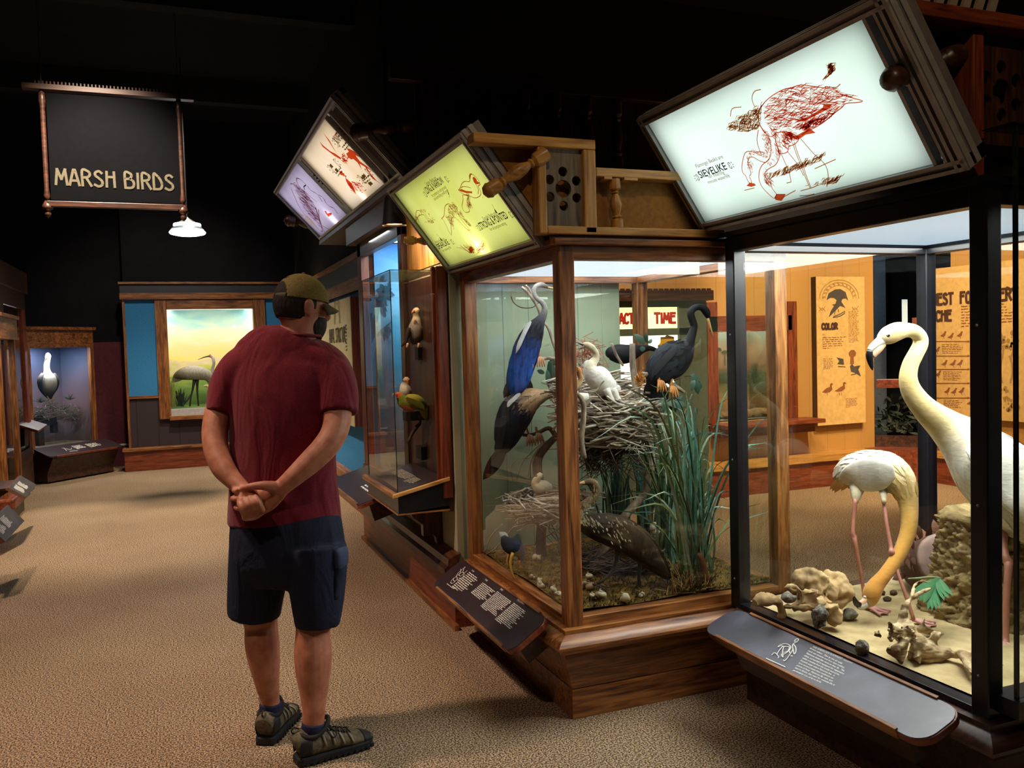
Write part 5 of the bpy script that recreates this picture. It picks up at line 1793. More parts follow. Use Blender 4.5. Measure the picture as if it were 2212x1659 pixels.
cp = thing('wall_panel', 'tall tan panel headed COLOR on the ochre wall', 'text panel', (6.2, 6.9, 1.3))
A, B = PY(1766, 920, 6.88), PY(1866, 598, 6.88)
G().box(A.x, B.x, 6.88, 6.95, A.z, B.z).build('board', DARKW['z'], cp)
G().box(A.x, B.x, 6.874, 6.88, A.z, B.z).build('laminate', plain('tan_laminate', 'd8b070', .5), cp)
pl = Plane((A.x, 6.8738, A.z), (1, 0, 0), (0, 0, 1))
cc = lambda x, y: (1680 + x / 4.364, 560 + y / 4.364)
BRN = plain('sepia_print', '4a2a20', .7)
FNT = plain('faint_print', 'a88048', .7)
SLT = plain('slate_print', '4a4340', .7)
RST = plain('russet_print', '8a5230', .7)
a0, b0 = pl.loc(pl.px(*cc(415, 660)))
a1, b1 = pl.loc(pl.px(*cc(560, 605)))
capitals('COLOR', pl, a0, b0, b1 - b0, (a1 - a0) / 6.0, .02, BRN, cp)
g = G()
for tl, tr, bl, n in (((665, 490), (765, 490), (680, 790), 24), ((420, 730), (650, 730), (425, 850), 6), ((430, 935), (525, 935), (440, 1040), 8), ((640, 1310), (755, 1310), (645, 1400), 7), ((420, 705), (465, 705), (420, 718), 1)):
    a0, b0 = pl.loc(pl.px(*cc(*tl)))
    a1, _ = pl.loc(pl.px(*cc(*tr)))
    _, b1 = pl.loc(pl.px(*cc(*bl)))
    text_block(g, pl, a0, b0, a1 - a0, b0 - b1, n, rnd, e=.001, stroke=.42)
g.build('print', RST, cp)
g = G()
for r_ in (130, 160, 185):
    pen(g, pl, [cc(580 + r_ * 1.0 * math.cos(t), 370 - r_ * .95 * math.sin(t)) for t in [PI * i / 12 for i in range(13)]], .007, 1, .0008)
for k in range(11):
    t = PI * (k + .5) / 11
    pen(g, pl, [cc(580 + 135 * math.cos(t), 370 - 128 * math.sin(t)), cc(580 + 158 * math.cos(t + .1), 370 - 150 * math.sin(t + .1))], .016, 1, .0008)
for x in (420, 730):
    pen(g, pl, [cc(x - 30, 450), cc(x, 480), cc(x + 30, 440)], .008, 3, .0008)
    pen(g, pl, [cc(x - 30, 490), cc(x, 460), cc(x + 30, 490)], .008, 3, .0008)
g.build('arch_ornament', FNT, cp)
g = G()
for q in ([(460, 385), (480, 320), (540, 285), (590, 280), (640, 310), (665, 390), (640, 370), (610, 375), (600, 400), (640, 460), (590, 440), (560, 470), (530, 500), (480, 550), (500, 490), (530, 440), (510, 430), (545, 420), (555, 385), (530, 365), (495, 365)],
          [(555, 925), (620, 940), (625, 995), (560, 990), (580, 960)], [(680, 1010), (700, 985), (720, 1010), (780, 1000), (760, 1040), (785, 1105), (720, 1070), (690, 1060)]):
    g.poly([pl.px(*cc(*p), .001) for p in q[::-1]])
for q in ([(525, 540), (580, 520), (635, 490)], [(520, 550), (590, 535), (635, 505)], [(545, 470), (535, 520)], [(570, 470), (575, 500)], [(570, 1010), (640, 1015)], [(690, 1090), (740, 1080)]):
    pen(g, pl, [cc(*p) for p in q], .008, 2, .001)
g.build('bird_picture', SLT, cp)
g = G()
for q in ([(670, 880), (690, 855), (720, 855), (740, 880), (735, 910), (715, 925), (720, 990), (680, 990), (685, 925), (668, 905)], [(415, 1255), (460, 1215), (490, 1205), (495, 1175), (510, 1165), (522, 1180), (510, 1190), (515, 1230), (490, 1255), (450, 1260)],
          [(535, 1245), (590, 1205), (615, 1195), (615, 1165), (630, 1155), (648, 1170), (632, 1180), (635, 1220), (605, 1245), (570, 1250)]):
    g.poly([pl.px(*cc(*p), .001) for p in q[::-1]])
for x in (465, 580, 600):
    pen(g, pl, [cc(x, 1258), cc(x + 5, 1285)], .006, 1, .001)
g.build('duck_picture', RST, cp)

npn = thing('wall_panel', 'amber panel headed NEST FOR EVERY NICHE at the right', 'text panel', (7.25, 5.2, 1.3))
xN = 7.25
ya, yb = PX(1992, 800, xN).y, 3.6
G().box(xN, 7.3, yb, ya, .66, 2.16).build('board', DARKW['z'], npn)
G().box(xN - .005, xN, yb, ya, .66, 2.16).build('laminate', bpy.data.materials['tan_laminate'], npn)
pl = Plane((xN - .0055, ya, .66), (0, -1, 0), (0, 0, 1))
cn = lambda x, y: (1940 + x / 4.364, 580 + y / 4.364)
a0, b0 = pl.loc(pl.px(*cn(325, 343)))
a1, _ = pl.loc(pl.px(*cn(520, 330)))
_, bt = pl.loc(pl.px(*cn(420, 240)))
_, bb = pl.loc(pl.px(*cn(420, 337)))
ad = (a1 - a0) / 4.75
a3, _ = pl.loc(pl.px(*cn(588, 320)))
a4, _ = pl.loc(pl.px(*cn(960, 285)))
capitals('NEST', pl, a0, bb, bt - bb, ad, .026, BRN, npn)
capitals('FOR', pl, a3, bb, bt - bb, ad, .026, BRN, npn)
capitals('EVERY', pl, a4 - ad * 2.5, bb, bt - bb, ad, .026, BRN, npn)
a0, bb = pl.loc(pl.px(*cn(288, 498)))
_, bt = pl.loc(pl.px(*cn(440, 400)))
capitals('NICHE', pl, a0, bb, bt - bb, ad, .026, BRN, npn)
g = G()
for tl, tr, bl, n in (((595, 345), (1115, 330), (595, 560), 8), ((415, 710), (615, 710), (415, 805), 6), ((425, 965), (620, 965), (425, 1055), 6), ((430, 1230), (620, 1230), (430, 1325), 6)):
    a0, b0 = pl.loc(pl.px(*cn(*tl)))
    a1, _ = pl.loc(pl.px(*cn(*tr)))
    _, b1 = pl.loc(pl.px(*cn(*bl)))
    text_block(g, pl, a0, b0, a1 - a0, b0 - b1, n, rnd, e=.001, stroke=.4)
for y in (688, 825, 950, 1082, 1220):
    pen(g, pl, [cn(230, y), cn(660, y)], .008, 1, .001)
    g.poly([pl.px(*cn(*p), .001) for p in ((655, y - 12), (655, y + 12), (682, y))][::1])
for x, y in ((430, 620), (500, 635), (585, 620), (440, 890), (520, 890), (585, 890), (465, 1150), (530, 1155), (600, 1150), (370, 765), (380, 990), (680, 1260)):
    g.poly([pl.px(*cn(x + a, y + b), .001) for a, b in ((-35, 15), (-5, -5), (12, -30), (28, -25), (18, -5), (15, 15), (-10, 25))][::-1])
    pen(g, pl, [cn(x, y + 20), cn(x + 4, y + 42)], .006, 1, .001)
g.build('print', RST, npn)
g = G()
for k in range(60):
    x, y = rnd.uniform(960, 1130), rnd.choice((rnd.gauss(700, 40), rnd.uniform(1090, 1340)))
    s_ = rnd.uniform(10, 28)
    g.poly([pl.px(*cn(x + s_ * math.cos(t) * rnd.uniform(.6, 1), y + s_ * math.sin(t)), .0012) for t in [2 * PI * i / 7 for i in range(7)]][::-1])
for q in ([(980, 1080), (965, 950), (985, 820), (1000, 720)], [(1060, 1080), (1080, 950), (1065, 850), (1090, 760)], [(1080, 940), (1110, 880)], [(1072, 890), (1050, 820)]):
    pen(g, pl, [cn(*p) for p in q], .02, 4, .001)
g.build('tree_picture', FNT, npn)

# niche in the corner, and the passage seen through it
struct(G().box(6.9, 9.0, 9.0, 9.1, 0, 2.6).build('wall_passage', plain('slate_paint', '6a7384', .7)))
lamp('POINT', 'passage_light', (8.2, 8.3, 2.2), 14, (.9, .95, 1), .1)
nb = thing('corner_niche', 'dark planted niche with a red ledge between the COLOR and NEST panels', 'display case', (7.0, 6.8, 0))
G().obox((6.80, 6.96, .33), (.5, -.44, 0), (.02, .02, 0), (0, 0, .12)).build('front_board', DARKW['x'], nb)
G().obox((6.76, 6.90, .95), (.30, -.27, 0), (.1, .1, 0), (0, 0, .09)).build('ledge', RED['x'], nb, bevel=.005)
G().obox((7.1, 6.75, .92), (.05, -.05, 0), (.05, .05, 0), (0, 0, .75)).build('post', RED['z'], nb)
pn = PY(1955, 672, 7.9)
G().box(pn.x - .03, pn.x + .04, 7.9, 7.92, pn.z - .14, pn.z + .14).build('lit_window', lit('passage_window', (.72, .82, .84), .8), nb)
bush = G()
for k in range(220):
    c = V((7.14 + rnd.gauss(0, .10), 6.98 + rnd.gauss(0, .08), .46 + abs(rnd.gauss(0, .16))))
    bush.leaf(c, c + V((rnd.gauss(0, .05), rnd.gauss(0, .05), rnd.gauss(.03, .04))), .03, (rnd.gauss(0, 1), -1, rnd.gauss(0, .6)), .1, 3)
tag(bush.build('leafy_shrub', plain('dark_leaf', '2c352a', .7)), 'dark leafy shrub in the corner niche', 'shrub')
# acrylic cover at the right edge of the frame, nearest the camera
ac = thing('acrylic_cover', 'tall clear acrylic cover cut by the right edge of the picture', 'display case', (2.35, 1.66, .4))
xe = PY(2196, 900, 1.72).x
zt = PY(2196, 268, 1.72).z
G().box(xe, xe + .4, 1.72, 1.725, .45, zt).build('front_pane', ACRYLIC, ac)
G().box(xe, xe + .005, 1.725, 1.80, .45, zt).build('side_pane', ACRYLIC, ac)
G().box(xe - .004, xe + .004, 1.716, 1.728, .45, zt).build('edge', EDGE, ac)
G().box(xe - .02, xe + .4, 1.71, 1.81, zt, zt + .004).build('top_edge', EDGE, ac)
G().box(xe - .02, xe + .4, 1.70, 1.80, .40, .45).build('foot', BLK['x'], ac)
# ------------------------------------------------------------------ inside the anhinga case
rnd = random.Random(7)
BARK = noisy('grey_bark', [(.3, '6a5c4e'), (.55, '9c8c7a'), (.75, 'c4b5a2')], (40, 40, 14), rough=.85, bmp=.5, dist=.006)
BARKD = noisy('dark_bark', [(.3, '2c2018'), (.7, '5a4634')], (30, 30, 10), rough=.85, bmp=.5, dist=.006)
TWIG = tinted('twig', .8, (30, 30, 30), .35)
ORANGE = plain('orange_web', 'b9783c', .55)
BILL = plain('horn_bill', 'b0884e', .4)

# mossy ground
NX, NY = 60, 70
g = G()
hgt = lambda x, y: .425 + .008 * math.sin(x * 13 + 1) * math.sin(y * 11) + .004 * math.sin(x * 41) * math.sin(y * 37 + 2) + .012 * max(0, math.sin((x - 1.6) * 5)) * math.sin(y * 4)
vs = [(1.45 + .98 * i / NX, 3.09 + 1.14 * j / NY, hgt(1.45 + .98 * i / NX, 3.09 + 1.14 * j / NY)) for j in range(NY + 1) for i in range(NX + 1)]
g.add(vs, [(j * (NX + 1) + i, j * (NX + 1) + i + 1, (j + 1) * (NX + 1) + i + 1, (j + 1) * (NX + 1) + i) for j in range(NY) for i in range(NX)])
for k in range(2600):
    x, y = rnd.uniform(1.46, 2.42), 3.095 + 1.1 * rnd.random() ** 1.6
    z = hgt(x, y)
    a = rnd.uniform(0, 2 * PI)
    g.add([(x - .004, y, z - .003), (x + .004, y, z - .003), (x + math.cos(a) * .012, y + math.sin(a) * .012, z + rnd.uniform(.006, .02))], [(0, 1, 2)])
mo = noisy('moss', [(.3, '2e2412'), (.48, '5a4420'), (.62, '7c6428'), (.78, '5a5a22')], (26, 26, 26), rough=.95, bmp=.6, dist=.01)
tag(g.build('moss_bed', mo), 'brown green moss covering the floor of the anhinga case', 'moss', kind='stuff')

# snag the birds perch on
sn = thing('dead_tree', 'bare grey branching snag carrying the nests in the anhinga case', 'tree', tuple(PZ(1165, 1205, .43)))


def br(L, y, m, name='branch', n=9, par=sn):
    return limb(G(), L, y, n, 4).build(name, m, par, smooth=True)


br([(1170, 1215, 13), (1168, 1160, 11), (1172, 1110, 12), (1168, 1060, 10), (1160, 1010, 11), (1165, 985, 9), (1180, 965, 8), (1200, 945, 7), (1225, 935, 5)], 3.98, BARKD, 'trunk')
br([(1240, 1210, 9), (1243, 1150, 8), (1236, 1100, 8), (1240, 1010, 6)], 3.9, BARKD, 'trunk')
br([(1345, 1120, 9), (1372, 1090, 9), (1394, 1062, 9), (1400, 1030, 8), (1408, 1000, 8), (1404, 960, 8), (1398, 925, 6)], 3.75, BARK, 'trunk')
br([(1290, 1210, 11), (1345, 1120, 9)], 3.75, BARK, 'trunk')
br([(1366, 742, 6), (1367, 790, 7), (1373, 830, 8), (1380, 880, 7), (1392, 930, 6)], 3.55, BARK)
br([(1386, 808, 5), (1405, 810, 5.5), (1425, 814, 5), (1440, 822, 5), (1462, 836, 4.5), (1482, 850, 3)], 3.5, BARK)
br([(1120, 779, 4.5), (1140, 778, 4), (1165, 776, 4), (1195, 774, 3.5), (1240, 790, 4)], 3.95, BARK)
br([(1092, 914, 5), (1106, 920, 4.5), (1118, 934, 4), (1136, 940, 3.5), (1160, 936, 4), (1185, 925, 5), (1200, 940, 6)], 4.0, BARKD)
br([(1127, 620, 3), (1140, 632, 3), (1150, 645, 3), (1162, 665, 3), (1170, 690, 3), (1184, 708, 3), (1195, 740, 3.5), (1212, 790, 4), (1222, 860, 5), (1226, 930, 6)], 4.05, BARK)
br([(1136, 616, 2), (1144, 626, 2), (1151, 645, 2)], 4.05, BARK)
br([(1104, 640, .9), (1110, 654, 1), (1126, 664, 1.1), (1150, 664, 1), (1168, 650, .9)], 4.08, BARKD, 'hanging_vine')
br([(1247, 851, 5), (1256, 862, 5), (1261, 878, 5.5), (1260, 910, 6), (1256, 950, 6), (1262, 990, 6)], 3.3, BARK, 'forked_stick')
br([(1278, 860, 3), (1270, 868, 4), (1261, 878, 5)], 3.3, BARK, 'forked_stick')
br([(1250, 846, 2), (1284, 846, 1.8), (1300, 828, 1.6), (1305, 823, 1)], 3.3, BARK, 'forked_stick')
br([(1286, 848, 1.8), (1305, 868, 1.6), (1325, 885, 1.2)], 3.3, BARK, 'forked_stick')
br([(1321, 742, 3.2), (1332, 768, 3.2), (1346, 790, 2.6)], 3.6, BARK)
br([(1400, 890, 3), (1420, 893, 2.6), (1452, 898, 2.6)], 3.4, BARK)
br([(1415, 880, 2.8), (1428, 872, 2.6)], 3.4, BARK)
br([(1456, 822, 1.6), (1490, 812, 1.2), (1512, 826, 1)], 3.45, BARKD, 'twig')
br([(1448, 850, 1.6), (1462, 868, 1.4), (1480, 880, 1)], 3.45, BARKD, 'twig')
br([(1430, 872, 1.4), (1460, 858, 1.4), (1480, 850, 1.4)], 3.45, BARKD, 'twig')
LEAFM = plain('bay_leaf', '2e4c3c', .45)
for a, b, w_, yy in (((1393, 742), (1368, 722), 16, 3.5), ((1398, 740), (1392, 718), 9, 3.5), ((1388, 748), (1388, 760), 12, 3.5), ((1402, 742), (1408, 732), 8, 3.5), ((1490, 812), (1512, 820), 16, 3.45), ((1498, 818), (1494, 846), 12, 3.45),
                     ((1504, 822), (1508, 852), 14, 3.45), ((1512, 826), (1512, 842), 10, 3.45), ((1440, 868), (1482, 876), 22, 3.45), ((1434, 872), (1440, 900), 14, 3.45), ((1452, 866), (1458, 892), 18, 3.45), ((1440, 862), (1420, 876), 14, 3.45),
                     ((1456, 852), (1478, 862), 13, 3.45), ((1176, 806), (1160, 800), 10, 4.0), ((1182, 800), (1186, 840), 12, 4.0), ((1188, 780), (1196, 840), 20, 4.0), ((1190, 770), (1200, 790), 14, 4.0)):
    p, q = PY(*a, yy), PY(*b, yy)
    G().leaf(p, q, w_ * depth(p) / F_PX, VIEW + V((rnd.uniform(-.5, .5), 0, rnd.uniform(0, .6))), .15).build('leaf', LEAFM, sn, smooth=True)


def bird_feet(g, spots, y, size=1.0, up=None):
    """Webbed toes wrapped over a perch: spots are (ankle px, perch px)."""
    for a, b in spots:
        p, q = PY(*a, y), PY(*b, y)
        g.tube([p, (p + q) / 2, q], [.007 * size, .006 * size, .007 * size], 7, 2)
        for k in (-1.2, -.4, .4, 1.2):
            sd = V((k * .013, -.012, 0)) * size
            t = q + sd + V((k * .006 * size, -.02 * size, -.045 * size))
            g.loft([tuple(q) + (.006 * size,), tuple(q + sd * .8 + V((0, -.014 * size, -.008 * size))) + (.0065 * size,), tuple(t) + (.0045 * size,), tuple(t + V((0, .004, -.012 * size))) + (.001,)], n=6, sub=3)
        a_ = [q, q + V((-.02, -.025, -.04)) * size, q + V((.02, -.025, -.04)) * size]
        g.add([tuple(v) for v in a_], [(0, 1, 2)])
    return g


BLK1, BLK2, BLU = '0d0f16', '16181f', '1b3f86'
# male anhinga, upper left
b = thing('anhinga', 'black anhinga with crooked pale neck, highest at the left of the case', 'bird', tuple(PY(1150, 778, 3.95)))
L_B = [(1110, 856, 4, 1), (1114, 838, 20, .7), (1121, 810, 26, .8), (1130, 780, 28, .9), (1139, 750, 28, .9), (1150, 722, 23), (1160, 703, 17), (1168, 690, 11), (1175, 676, 7.5), (1176, 663, 6), (1170, 652, 5.5), (1160, 645, 5), (1154, 635, 4.6), (1154, 624, 4.6), (1160, 617, 5), (1170, 615, 5.5), (1178, 618, 4.5), (1186, 622, 2.5)]
C_B = [BLK1, '1d4f9c', '2258a8', '1f52a0', '1a3a78', '151c30', BLK1, '3c3d44', '6a6664', '8a8580', '98928c', '9a948e', 'a09a94', 'a8a29c', 'a49e98', '8a8480', '6a645c', '5a5248']  # the blues paint a reflection into the black plumage
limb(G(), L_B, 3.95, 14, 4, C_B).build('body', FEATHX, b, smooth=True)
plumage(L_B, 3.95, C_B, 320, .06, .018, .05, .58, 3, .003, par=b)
limb(G(), [(1184, 621, 2.2), (1200, 624, 1.5), (1222, 629, .4)], 3.93, 6, 2).build('bill', BILL, b, smooth=True)
g = G()
for i in range(9):
    u = i / 8
    g.leaf(PY(1112 + 24 * u, 815, 3.98), PY(1088 + 58 * u, 860 + 4 * math.sin(PI * u), 4.0), .05, VIEW, 0, 5)
g.build('tail', plain('anhinga_tail', '12161f', .6), b)
g = G()
for i in range(8):
    g.leaf(PY(1147 - i * 2.2, 694 + i * 3.5, 3.90), PY(1128 - i * 2.0, 722 + i * 6, 3.91), .022, VIEW, .08, 4)
g.build('wing_streaks', plain('silver_feather', 'b9b9b4', .7), b)
bird_feet(G(), (((1140, 756), (1138, 775)), ((1166, 752), (1164, 772))), 3.93, .85).build('foot', plain('pink_web', 'c48a66', .5), b, smooth=True)

# female anhinga, lower left
b = thing('anhinga', 'black anhinga with tan breast leaning into the post, lower left of the case', 'bird', tuple(PY(1140, 938, 4.0)))
L_B = [(1085, 978, 8, .7), (1090, 958, 22, .8), (1098, 930, 31, .85), (1108, 905, 36, .9), (1120, 882, 36, .9), (1135, 868, 30, .9), (1152, 860, 24), (1168, 856, 16), (1182, 852, 11), (1196, 850, 9), (1210, 846, 8), (1222, 836, 8), (1228, 822, 8), (1236, 812, 6)]
C_B = [BLK1, BLK1, BLK1, BLK1, BLK2, '8a6a4c', 'c09a70', 'c8a47c', 'cdb08c', 'cbb294', 'c4ab8c', 'b89e80', 'a88c6c', '8a6c4c']
limb(G(), L_B, 4.0, 14, 4, C_B).build('body', FEATHX, b, smooth=True)
plumage(L_B, 4.0, C_B, 420, .06, .018, .05, .62, 4, .003, par=b)
g = G()
for i in range(7):
    u = i / 6
    g.leaf(PY(1082 + 10 * u, 968, 4.03), PY(1043 + 12 * u, 1037 - 5 * u, 4.12), .05, VIEW, .02, 6)
g.build('tail', bpy.data.materials['anhinga_tail'], b)
g = G()
for i in range(10):
    g.leaf(PY(1090 - i, 905 + i * 5, 3.93), PY(1076 - i * .5, 955 + i * 3, 3.97), .04, VIEW, .05, 4)
g.build('wing', plain('black_feather', '0e1016', .55), b)
g = G()
for i in range(5):
    g.leaf(PY(1124 - i * 5, 850 + i * 3.4, 3.92), PY(1108 - i * 3, 862 + i * 4.5, 3.92), .02, VIEW, .08, 4)
g.build('wing_streaks', bpy.data.materials['silver_feather'], b)
bird_feet(G(), (((1138, 925), (1142, 940)), ((1158, 922), (1160, 936))), 3.98, .95).build('foot', plain('brown_web', '8a5c3c', .5), b, smooth=True)

# anhinga on the right
b = thing('anhinga', 'black anhinga arching its neck over the right side of the nest', 'bird', tuple(PY(1440, 832, 3.5)))
L_B = [(1408, 838, 9, .6), (1413, 820, 22, .8), (1424, 802, 32, .9), (1440, 786, 38, .95), (1458, 772, 38, .95), (1472, 760, 30), (1482, 748, 20), (1490, 734, 12), (1496, 718, 9), (1499, 704, 8), (1495, 690, 8), (1492, 678, 8), (1497, 668, 7.5), (1508, 663, 7), (1519, 666, 8), (1526, 675, 8.5), (1530, 686, 5)]
C_B = [BLK1] * 2 + ['1d242c', '1d242c', '14171d', BLK1, BLK1] + [BLK2] * 10
limb(G(), L_B, 3.5, 16, 4, C_B).build('body', plain('gloss_black_feather', '040406', .65, spec=.2), b, smooth=True)
plumage(L_B, 3.5, C_B, 420, .055, .018, .04, .5, 6, .003, par=b)
limb(G(), [(1528, 684, 3.4, .8), (1534, 705, 2.4, .8), (1541, 728, .4)], 3.5, 7, 2).build('bill', BILL, b, smooth=True)
g = G()
for i in range(8):
    u = i / 7
    g.leaf(PY(1408 + 16 * u, 820, 3.55), PY(1396 + 46 * u, 866 + 6 * math.sin(PI * u), 3.58), .05, VIEW, 0, 5)
g.build('tail', bpy.data.materials['anhinga_tail'], b)
g = G()
for i in range(9):
    g.leaf(PY(1462 - i * 4.5, 748 + i * 4, 3.42), PY(1440 - i * 4, 775 + i * 5, 3.44), .035, VIEW, .06, 4)
g.build('wing', plain('slate_feather', '23272e', .6), b)
bird_feet(G(), (((1428, 808), (1422, 822)), ((1452, 818), (1448, 834))), 3.46, .95).build('foot', ORANGE, b, smooth=True)

# anhinga behind the nest
b = thing('anhinga', 'dark anhinga crouching with neck stretched right behind the nest', 'bird', tuple(PY(1345, 780, 4.05)))
limb(G(), [(1311, 768, 5, 1), (1318, 764, 14, 1), (1332, 764, 20), (1350, 765, 21), (1370, 760, 16), (1388, 754, 9), (1402, 752, 6), (1414, 755, 4.5), (1420, 757, 3)], 4.05, 12, 4).build('body', plain('charcoal_feather', '0c0c10', .7, spec=.25), b, smooth=True)
limb(G(), [(1418, 757, 2), (1428, 759, .4)], 4.03, 6, 1).build('bill', BILL, b, smooth=True)


# nests
def nest(name, label, c, R, H, n, twig_r, cols, seed, tail=0, out=.35, tilt=0.0):
    r_ = random.Random(seed)
    g = G()
    for k in range(n):
        a = r_.uniform(0, 2 * PI)
        rr = R * (.45 + .55 * math.sqrt(r_.random()))
        zz = r_.uniform(-1, 1) * H * .5
        rr *= 1 - .35 * max(0, -zz / (H * .5)) ** 1.5
        p = V((c.x + math.cos(a) * rr, c.y + math.sin(a) * rr, c.z + zz + tilt * math.sin(a - .35) * rr))
        tang = V((-math.sin(a), math.cos(a), 0)) + V((math.cos(a), math.sin(a), 0)) * r_.gauss(0, out) + V((0, 0, r_.gauss(0, .25)))
        d = tang.normalized() * r_.uniform(.05, .15)
        bend = V((math.cos(a), math.sin(a), r_.gauss(0, .4))) * r_.uniform(-.02, .025)
        t = twig_r * r_.uniform(.5, 1.5)
        g.cur = lin(r_.choice(cols))[:3]
        g.tube([p - d, p - d * .3 + bend, p + d * .35 + bend * .6, p + d], [t * .7, t, t, t * .5], 5, 2)
    for k in range(tail):
        a = r_.uniform(0, 2 * PI)
        rr = R * r_.uniform(.1, .6)
        p = V((c.x + math.cos(a) * rr, c.y + math.sin(a) * rr, c.z - H * .4))
        g.cur = lin(r_.choice(['4a4038', '5c5046', '6e6256']))[:3]
        g.tube([p, p + V((r_.gauss(0, .05), r_.gauss(0, .05), -r_.uniform(.05, .1))), p + V((r_.gauss(0, .09), r_.gauss(0, .09), -r_.uniform(.1, .24)))], [twig_r, twig_r * .8, twig_r * .3], 4, 2)
    return tag(g.build(name, TWIG, smooth=True), label, 'nest')


nc = PY(1305, 888, 3.72)
nest('twig_nest', 'big bristling twig nest with white chicks in the middle of the case', nc, .245, .25, 1300, .0042, ['c9bfae', 'b4a896', 'd8cfc0', '8f8272', 'a08a74', '7a6a5a', 'c8b49c', 'e0d8ca'], 3, 150, tilt=.30)
tag(G().lathe([(.02, -.10), (.14, -.08), (.17, 0), (.18, .05), (.12, .04), (.02, .03)], nc, (0, 0, 1), 20).build('nest_lining', plain('nest_core', '4a3c30', .95), smooth=True), 'dark lining packed inside the big twig nest', 'nest lining')
g = G()
for k in range(90):
    p = PY(1268 + rnd.gauss(0, 16), 765 + rnd.gauss(0, 14), 3.9)
    d = V((rnd.gauss(0, 1), rnd.gauss(0, 1), rnd.gauss(.3, .8))).normalized() * rnd.uniform(.03, .07)
    g.tube([p - d, p + d], .002, 4)
tag(g.build('dry_leaves', plain('reddish_straw', 'a8725a', .9)), 'reddish dry straw heaped on the far rim of the big nest', 'straw', kind='stuff')
nest('twig_nest', 'small pale twig nest low on the left, beside the limpkin', PY(1185, 1092, 3.88), .19, .12, 420, .0038, ['d8cdbd', 'c0b4a4', 'a89a88', '8c7e6e'], 5, 10, .5)
nest('twig_nest', 'dark grass heap on the floor under the limpkin', PZ(1310, 1200, .46) + V((0, -.1, .0)), .2, .05, 260, .0028, ['4a3a30', '5c4a3c', '3a2e28', '6a5648'], 6)

DOWN = tinted('down', .95, (45, 45, 45), .22, sheen=.4, bmp=.6)
WH, CRM_, TAN_ = 'f4f0e6', 'e8dcc0', 'c9a070'
b = thing('anhinga_chick', 'white downy chick stretching its open bill up to the left in the big nest', 'chick', tuple(PY(1300, 850, 3.55)))
limb(G(), [(1338, 838, 7), (1325, 842, 17), (1308, 832, 24), (1293, 818, 27), (1280, 804, 22), (1276, 792, 15), (1281, 783, 10), (1287, 775, 8), (1287, 764, 7), (1281, 754, 7), (1272, 747, 7.5), (1263, 745, 6), (1258, 746, 3)], 3.55, 14, 4, [WH, WH, WH, WH, WH, CRM_, CRM_, 'd8c8a8', 'cdbb9a', 'cdbb9a', 'cdbb9a', 'c0a888', 'a89070']).build('body', DOWN, b, smooth=True)
limb(G(), [(1276, 786, 11), (1272, 790, 13), (1268, 798, 10)], 3.56, 10, 3, [CRM_, WH, WH]).build('shoulder', DOWN, b, smooth=True)
limb(G(), [(1260, 745, 3), (1250, 741, 1.6), (1243, 738, .4)], 3.53, 6, 2).build('upper_bill', plain('dark_bill', '5a4a3a', .4), b, smooth=True)
limb(G(), [(1261, 749, 3), (1252, 753, 1.4), (1244, 754, .4)], 3.53, 6, 2).build('lower_bill', bpy.data.materials['dark_bill'], b, smooth=True)
for dx in (0, 14):
    limb(G(), [(1310 + dx, 840, 8), (1318 + dx, 858, 7), (1328 + dx, 868, 4)], 3.5, 8, 3, [WH, WH, WH]).build('wing_stub', DOWN, b, smooth=True)
b = thing('anhinga_chick', 'buff chick with open bill behind the front post, left side of the big nest', 'chick', tuple(PY(1245, 868, 3.45)))
limb(G(), [(1268, 858, 10), (1252, 858, 14), (1238, 856, 12), (1233, 846, 8), (1240, 837, 7), (1250, 828, 6.5), (1254, 818, 6), (1252, 808, 6), (1249, 800, 7), (1245, 795, 5)], 3.45, 12, 4, [WH, CRM_, 'd8b890', TAN_, TAN_, TAN_, 'c49a68', 'c08a50', 'c08040', 'b07838']).build('body', DOWN, b, smooth=True)
limb(G(), [(1246, 796, 3), (1238, 788, 1.5), (1232, 782, .4)], 3.43, 6, 2).build('upper_bill', bpy.data.materials['dark_bill'], b, smooth=True)
limb(G(), [(1244, 799, 3), (1234, 797, 1.4), (1226, 794, .4)], 3.43, 6, 2).build('lower_bill', bpy.data.materials['dark_bill'], b, smooth=True)
b = thing('limpkin_chick', 'cream chick sitting in the small low nest', 'chick', tuple(PY(1168, 1062, 3.85)))
limb(G(), [(1190, 1052, 6), (1178, 1050, 12), (1164, 1050, 14), (1156, 1044, 9), (1160, 1034, 7), (1166, 1027, 6.5), (1169, 1022, 4)], 3.85, 12, 4, [WH, CRM_, CRM_, 'e0cda8', 'e0cda8', 'e4d4b4', CRM_]).build('body', DOWN, b, smooth=True)
limb(G(), [(1160, 1027, 2.5), (1150, 1030, .6)], 3.83, 6, 1).build('bill', bpy.data.materials['dark_bill'], b, smooth=True)

# limpkin
LB, LB2 = '3a2c20', '54422f'
b = thing('limpkin', 'brown limpkin with white flecks standing at the front of the case', 'bird', tuple(PZ(1384, 1286, .43)))
L_B = [(1446, 1250, 6, .5), (1428, 1228, 17, .6), (1400, 1196, 28, .8), (1365, 1165, 34, .9), (1325, 1146, 35, .9), (1290, 1138, 29, .9), (1266, 1132, 21), (1251, 1120, 14), (1250, 1106, 11), (1258, 1094, 10), (1272, 1084, 9.5), (1284, 1072, 9), (1288, 1058, 9), (1284, 1047, 9.5), (1276, 1041, 8.5), (1266, 1042, 6), (1258, 1045, 3)]
C_B = [LB, LB, LB, LB2, LB2, LB, LB, LB, LB2, '6a543c', '7a6248', '80684c', '846c50', '866e52', '7a6248', '6a543c', '5a4630']
limb(G(), L_B, 3.26, 16, 4, C_B).build('body', FEATH, b, smooth=True)
